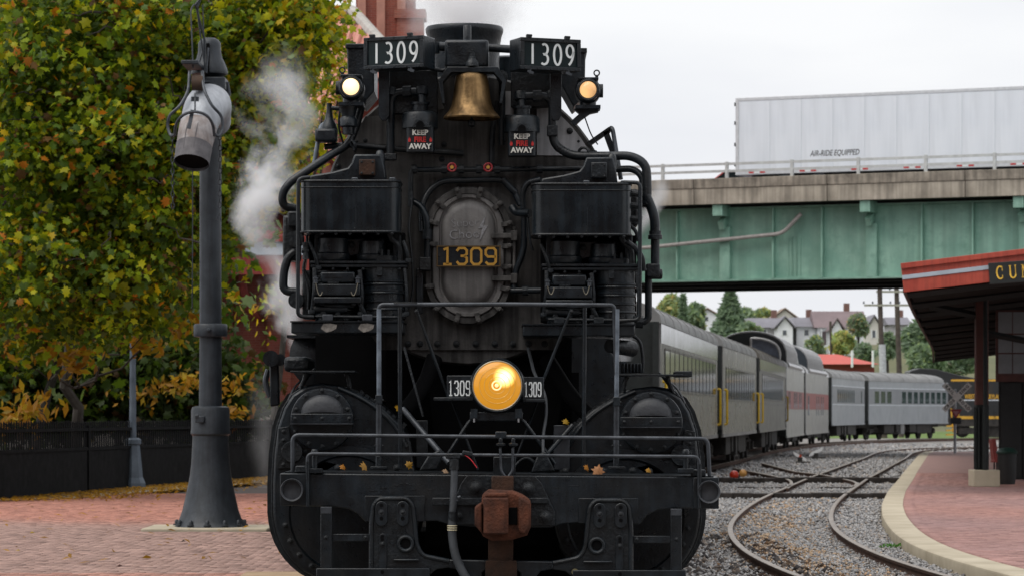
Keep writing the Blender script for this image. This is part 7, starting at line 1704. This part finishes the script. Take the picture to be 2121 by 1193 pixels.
far_tree('conifer_tree', 'small conifer left of the tall one', 1415, 690, 612, 16, 400, (2, 8, 0, 0, 0, 0, 0, 3), True, .9, 900)
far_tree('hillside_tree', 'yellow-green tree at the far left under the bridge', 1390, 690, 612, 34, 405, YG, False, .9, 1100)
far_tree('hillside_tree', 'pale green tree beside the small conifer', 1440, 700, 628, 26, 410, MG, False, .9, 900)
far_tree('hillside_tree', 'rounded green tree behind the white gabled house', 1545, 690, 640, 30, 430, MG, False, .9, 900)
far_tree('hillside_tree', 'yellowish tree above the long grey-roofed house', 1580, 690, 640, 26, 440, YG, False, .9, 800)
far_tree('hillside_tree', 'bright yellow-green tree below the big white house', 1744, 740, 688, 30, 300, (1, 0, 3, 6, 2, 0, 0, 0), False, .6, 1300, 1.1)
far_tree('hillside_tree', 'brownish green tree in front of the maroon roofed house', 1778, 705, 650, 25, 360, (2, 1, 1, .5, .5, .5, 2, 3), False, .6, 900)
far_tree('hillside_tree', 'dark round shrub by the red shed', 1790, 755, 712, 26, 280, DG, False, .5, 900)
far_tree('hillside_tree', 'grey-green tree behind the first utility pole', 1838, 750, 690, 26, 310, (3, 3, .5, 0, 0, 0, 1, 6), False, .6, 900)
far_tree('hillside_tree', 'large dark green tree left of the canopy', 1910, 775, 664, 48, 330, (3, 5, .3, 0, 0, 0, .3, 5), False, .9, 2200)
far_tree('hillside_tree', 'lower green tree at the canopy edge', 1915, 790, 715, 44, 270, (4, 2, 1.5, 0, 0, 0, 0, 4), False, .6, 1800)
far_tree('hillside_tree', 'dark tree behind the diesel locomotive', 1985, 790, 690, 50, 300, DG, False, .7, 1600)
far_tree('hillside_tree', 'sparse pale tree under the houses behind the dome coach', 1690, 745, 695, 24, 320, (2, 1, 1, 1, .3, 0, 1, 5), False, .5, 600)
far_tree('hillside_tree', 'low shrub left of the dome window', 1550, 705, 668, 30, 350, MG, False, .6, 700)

# ---- leaves on the ground and on the locomotive
n_ = 5200; Yg = rng.uniform(56, 84, n_); Xc = np.interp(Yg, [50, 57, 63, 72, 80, 86], [-12.5, -9.3, -8.4, -6.9, -5.2, -3.4]); X = Xc + np.abs(rng.normal(0, 1.0, n_)) + .1; Yg[:260] = rng.uniform(33, 60, 260); X[:260] = rng.uniform(-10, -2, 260)
cl_ = np.where(rng.random((n_, 1)) < .7, np.array((.46, .24, .016)), np.array((.26, .13, .03))) * rng.uniform(.6, 1.2, (n_, 1))
me = leaves_mesh('leaf_litter', np.c_[X, Yg, .022 + rng.random(n_) * .03], rng.uniform(.06, .14, n_), cl_, 'narrow', 0, 4.0)
o = link('leaf_litter', me, (0, 0, 0)); tag(o, 'yellow and brown leaf litter along the foot of the fence', 'leaves', None, 'stuff')
def one_leaf(pos, s, col, label, rot):
    me = np_mesh('fallen_leaf', LV * np.array((1, 1, 2.5)), LF, LEAF, np.tile(np.array(col), (len(LV), 1)))
    o = link('fallen_leaf', me, pos); o.rotation_euler = rot; o.scale = (s,) * 3; tag(o, label, 'leaf', 'fallen leaves')
OR_ = (.50, .20, .02)
dk = lambda x, y, d: L(x, y, d)
one_leaf(L(711, 966, .25), .045, OR_, 'small orange leaf on the deck near the tree-side cylinder', (R(60), .3, .4))
one_leaf(L(757, 965, .2), .07, (.48, .26, .06), 'curled tan and orange leaf left of the tree-side handrail post', (R(70), .1, 1.0))
one_leaf(L(848, 962, .3), .055, (.45, .24, .03), 'thin yellow leaf right of the tree-side handrail post', (R(80), .9, .2))
one_leaf(L(925, 975, .06), .05, (.50, .33, .20), 'pale leaf lying beside the air hose', (R(50), .3, .5))
one_leaf(L(1240, 973, .2), .085, (.55, .25, .10), 'large pinkish orange leaf on the bridge-side deck', (R(65), .2, .1))
one_leaf(L(1217, 968, .3), .05, OR_, 'small orange leaf left of the large pinkish one', (R(70), .5, .7))
one_leaf(L(1344, 973, .25), .04, (.52, .26, .02), 'lone yellow leaf near the bridge-side rail stanchion', (R(60), .2, .3))
one_leaf(L(826, 846, .72), .06, (.55, .30, .02), 'yellow leaf caught on the tree-side brace', (R(70), .4, 1.2))
one_leaf(L(1173, 872, .74), .05, (.55, .32, .02), 'yellow leaf on top of the upright plate', (R(60), .2, .3))
for (x, y, s, c, lab) in ((93, 1018, .16, (.50, .36, .16), 'pale yellow leaf lying alone on the pink paving'), (66, 1103, .09, (.50, .34, .03), 'small yellow leaf in the lower left paving'), (38, 1140, .07, (.45, .30, .04), 'tiny yellow leaf lowest on the left paving'), (248, 1172, .09, (.10, .03, .02), 'dark curled leaf at the bottom of the paving'), (380, 1046 + 74, .07, (.06, .035, .02), 'brown leaf in front of the column slab')):
    p = px(x, y, gy(y)); one_leaf(p + Vector((0, 0, .012)), s, c, lab, (R(12), R(8), x))
# weed by the kerb
p = px(1843, 1141, gy(1141, GZ)); wd = empty('weed', p, 'small bright green weed beside the platform kerb', 'plant')
Pw = np.array(p) + np.abs(rng.normal(0, 1, (60, 3))) * np.array((.07, .05, .05)) * np.where(rng.random((60, 3)) < .5, -1, 1) * np.array((1, 1, 0)) + np.c_[np.zeros((60, 2)), rng.random(60) * .09]
link('leaves', leaves_mesh('weed_leaves', Pw, rng.uniform(.04, .08, 60), np.tile((.08, .24, .03), (60, 1)), 'narrow', .3, .6), (0, 0, 0), wd)

# ---- steam
def steam(name, label, Yc, path, dens, nscale, thr, aniso=.2, depth=1.0, warp=.35, soft=.5):
    """path: (px, py, radius px). Centre line and radius are given to the volume as curves over height."""
    s = Yc / FPX; pts = [(px(x, y, Yc), r * s) for x, y, r in path]; pts.sort(key=lambda q: q[0].z)
    z0, z1 = pts[0][0].z, pts[-1][0].z; xs = [p.x for p, r in pts]; x0, x1 = min(xs) - .01, max(xs) + .01; rm = max(r for p, r in pts)
    mb = MB(); rings = []
    for p, r in pts: rings.append([p + Vector((math.cos(a) * r * 1.05, math.sin(a) * r * 1.05 * depth, 0)) for a in np.linspace(0, 2 * math.pi, 15)[:-1]])
    m = bpy.data.materials.new(name); m.use_nodes = True; nt = m.node_tree; nt.nodes.clear(); l = nt.links.new
    N = lambda t, **k: (lambda n: [setattr(n, a, b) for a, b in k.items()] and n or n)(nt.nodes.new(t))
    geo = N('ShaderNodeNewGeometry'); sep = N('ShaderNodeSeparateXYZ'); 
    nw = N('ShaderNodeTexNoise'); nw.inputs['Scale'].default_value = nscale * .45; nw.inputs['Detail'].default_value = 2; l(geo.outputs['Position'], nw.inputs['Vector'])
    sub = N('ShaderNodeVectorMath', operation='SUBTRACT'); sub.inputs[1].default_value = (.5, .5, .5); l(nw.outputs['Color'], sub.inputs[0])
    scl = N('ShaderNodeVectorMath', operation='SCALE'); scl.inputs['Scale'].default_value = warp; l(sub.outputs[0], scl.inputs[0])
    add = N('ShaderNodeVectorMath', operation='ADD'); l(geo.outputs['Position'], add.inputs[0]); l(scl.outputs[0], add.inputs[1]); l(add.outputs[0], sep.inputs[0])
    def mth(op, a, b=None, clamp=False):
        n = N('ShaderNodeMath', operation=op); n.use_clamp = clamp
        for i, v in enumerate((a, b)):
            if v is None: continue
            if isinstance(v, (int, float)): n.inputs[i].default_value = v
            else: l(v, n.inputs[i])
        return n.outputs[0]
    t = mth('DIVIDE', mth('SUBTRACT', sep.outputs['Z'], z0), z1 - z0, True)
    def curve(vals, lo, hi):
        n = N('ShaderNodeFloatCurve'); c = n.mapping.curves[0]; P4 = [((p.z - z0) / (z1 - z0), (v - lo) / (hi - lo)) for (p, r), v in zip(pts, vals)]
        c.points[0].location = P4[0]; c.points[1].location = P4[-1]
        for q in P4[1:-1]: c.points.new(*q)
        n.mapping.update(); l(t, n.inputs['Value']); return mth('ADD', mth('MULTIPLY', n.outputs[0], hi - lo), lo)
    cxn = curve([p.x for p, r in pts], x0, x1); rn = curve([r for p, r in pts], 0, rm * 1.01)
    dx = mth('SUBTRACT', sep.outputs['X'], cxn); dy = mth('DIVIDE', mth('SUBTRACT', sep.outputs['Y'], Yc), depth)
    rr = mth('SQRT', mth('ADD', mth('MULTIPLY', dx, dx), mth('MULTIPLY', dy, dy)))
    fall = mth('SUBTRACT', 1.0, mth('DIVIDE', rr, rn), True)
    nz = N('ShaderNodeTexNoise'); nz.inputs['Scale'].default_value = nscale; nz.inputs['Detail'].default_value = 6; nz.inputs['Roughness'].default_value = .62; l(add.outputs[0], nz.inputs['Vector'])
    d = mth('SUBTRACT', mth('ADD', mth('MULTIPLY', fall, soft), nz.outputs['Fac']), thr)
    d = mth('MULTIPLY', mth('MULTIPLY', mth('MAXIMUM', d, 0), 6.0), fall)
    endf = mth('MULTIPLY', mth('MULTIPLY', mth('SUBTRACT', 1.0, t), 3.0, True), 1.0)
    d = mth('MULTIPLY', mth('MULTIPLY', d, endf), dens)
    pv_ = N('ShaderNodeVolumePrincipled'); pv_.inputs['Color'].default_value = (.99, .99, .995, 1); pv_.inputs['Anisotropy'].default_value = aniso; l(d, pv_.inputs['Density'])
    o_ = N('ShaderNodeOutputMaterial'); l(pv_.outputs[0], o_.inputs['Volume'])
    ob = part(name, mb.loft(rings), m, None, smooth=0); tag(ob, label, 'steam', 'steam round the locomotive', 'stuff'); return ob
steam('steam_plume', 'white steam plume rising from the tree-side cylinder', Y0 + 4.5, [(650, 750, 22), (630, 720, 62), (600, 670, 92), (578, 610, 100), (566, 550, 80), (556, 490, 84), (552, 410, 116), (550, 340, 112), (560, 270, 112), (580, 200, 105), (600, 140, 80), (610, 80, 40)], 8.0, 3.2, .67, depth=.7, warp=.6, soft=.40)
steam('stack_steam', 'soft steam drifting off the smoke stack', Y0 + 6.0, [(960, 118, 80), (950, 85, 130), (950, 50, 165), (965, 10, 190), (965, -40, 200), (960, -140, 180)], 5.0, 2.0, .60, depth=.8, warp=.5)
steam('steam_wisp', 'thin steam by the bridge-side pipes', Y0 + 3.6, [(1300, 520, 18), (1318, 485, 30), (1345, 445, 36), (1362, 410, 40), (1370, 380, 34), (1372, 355, 22)], 6.0, 5.0, .62, depth=.9, warp=.2)
steam('steam_jet', 'puff of steam under the bridge-side pump shelf', Y0 + 1.9, [(1290, 748, 20), (1288, 728, 36), (1290, 708, 38), (1300, 690, 22)], 9.0, 7.0, .60, depth=1.0, warp=.15)
steam('steam_haze', 'faint low steam beside the tree-side cylinder', Y0 + 5.5, [(548, 1010, 30), (545, 960, 40), (545, 900, 44), (540, 850, 46), (535, 800, 40), (545, 770, 24)], .6, 4.0, .55, depth=.8, warp=.2)
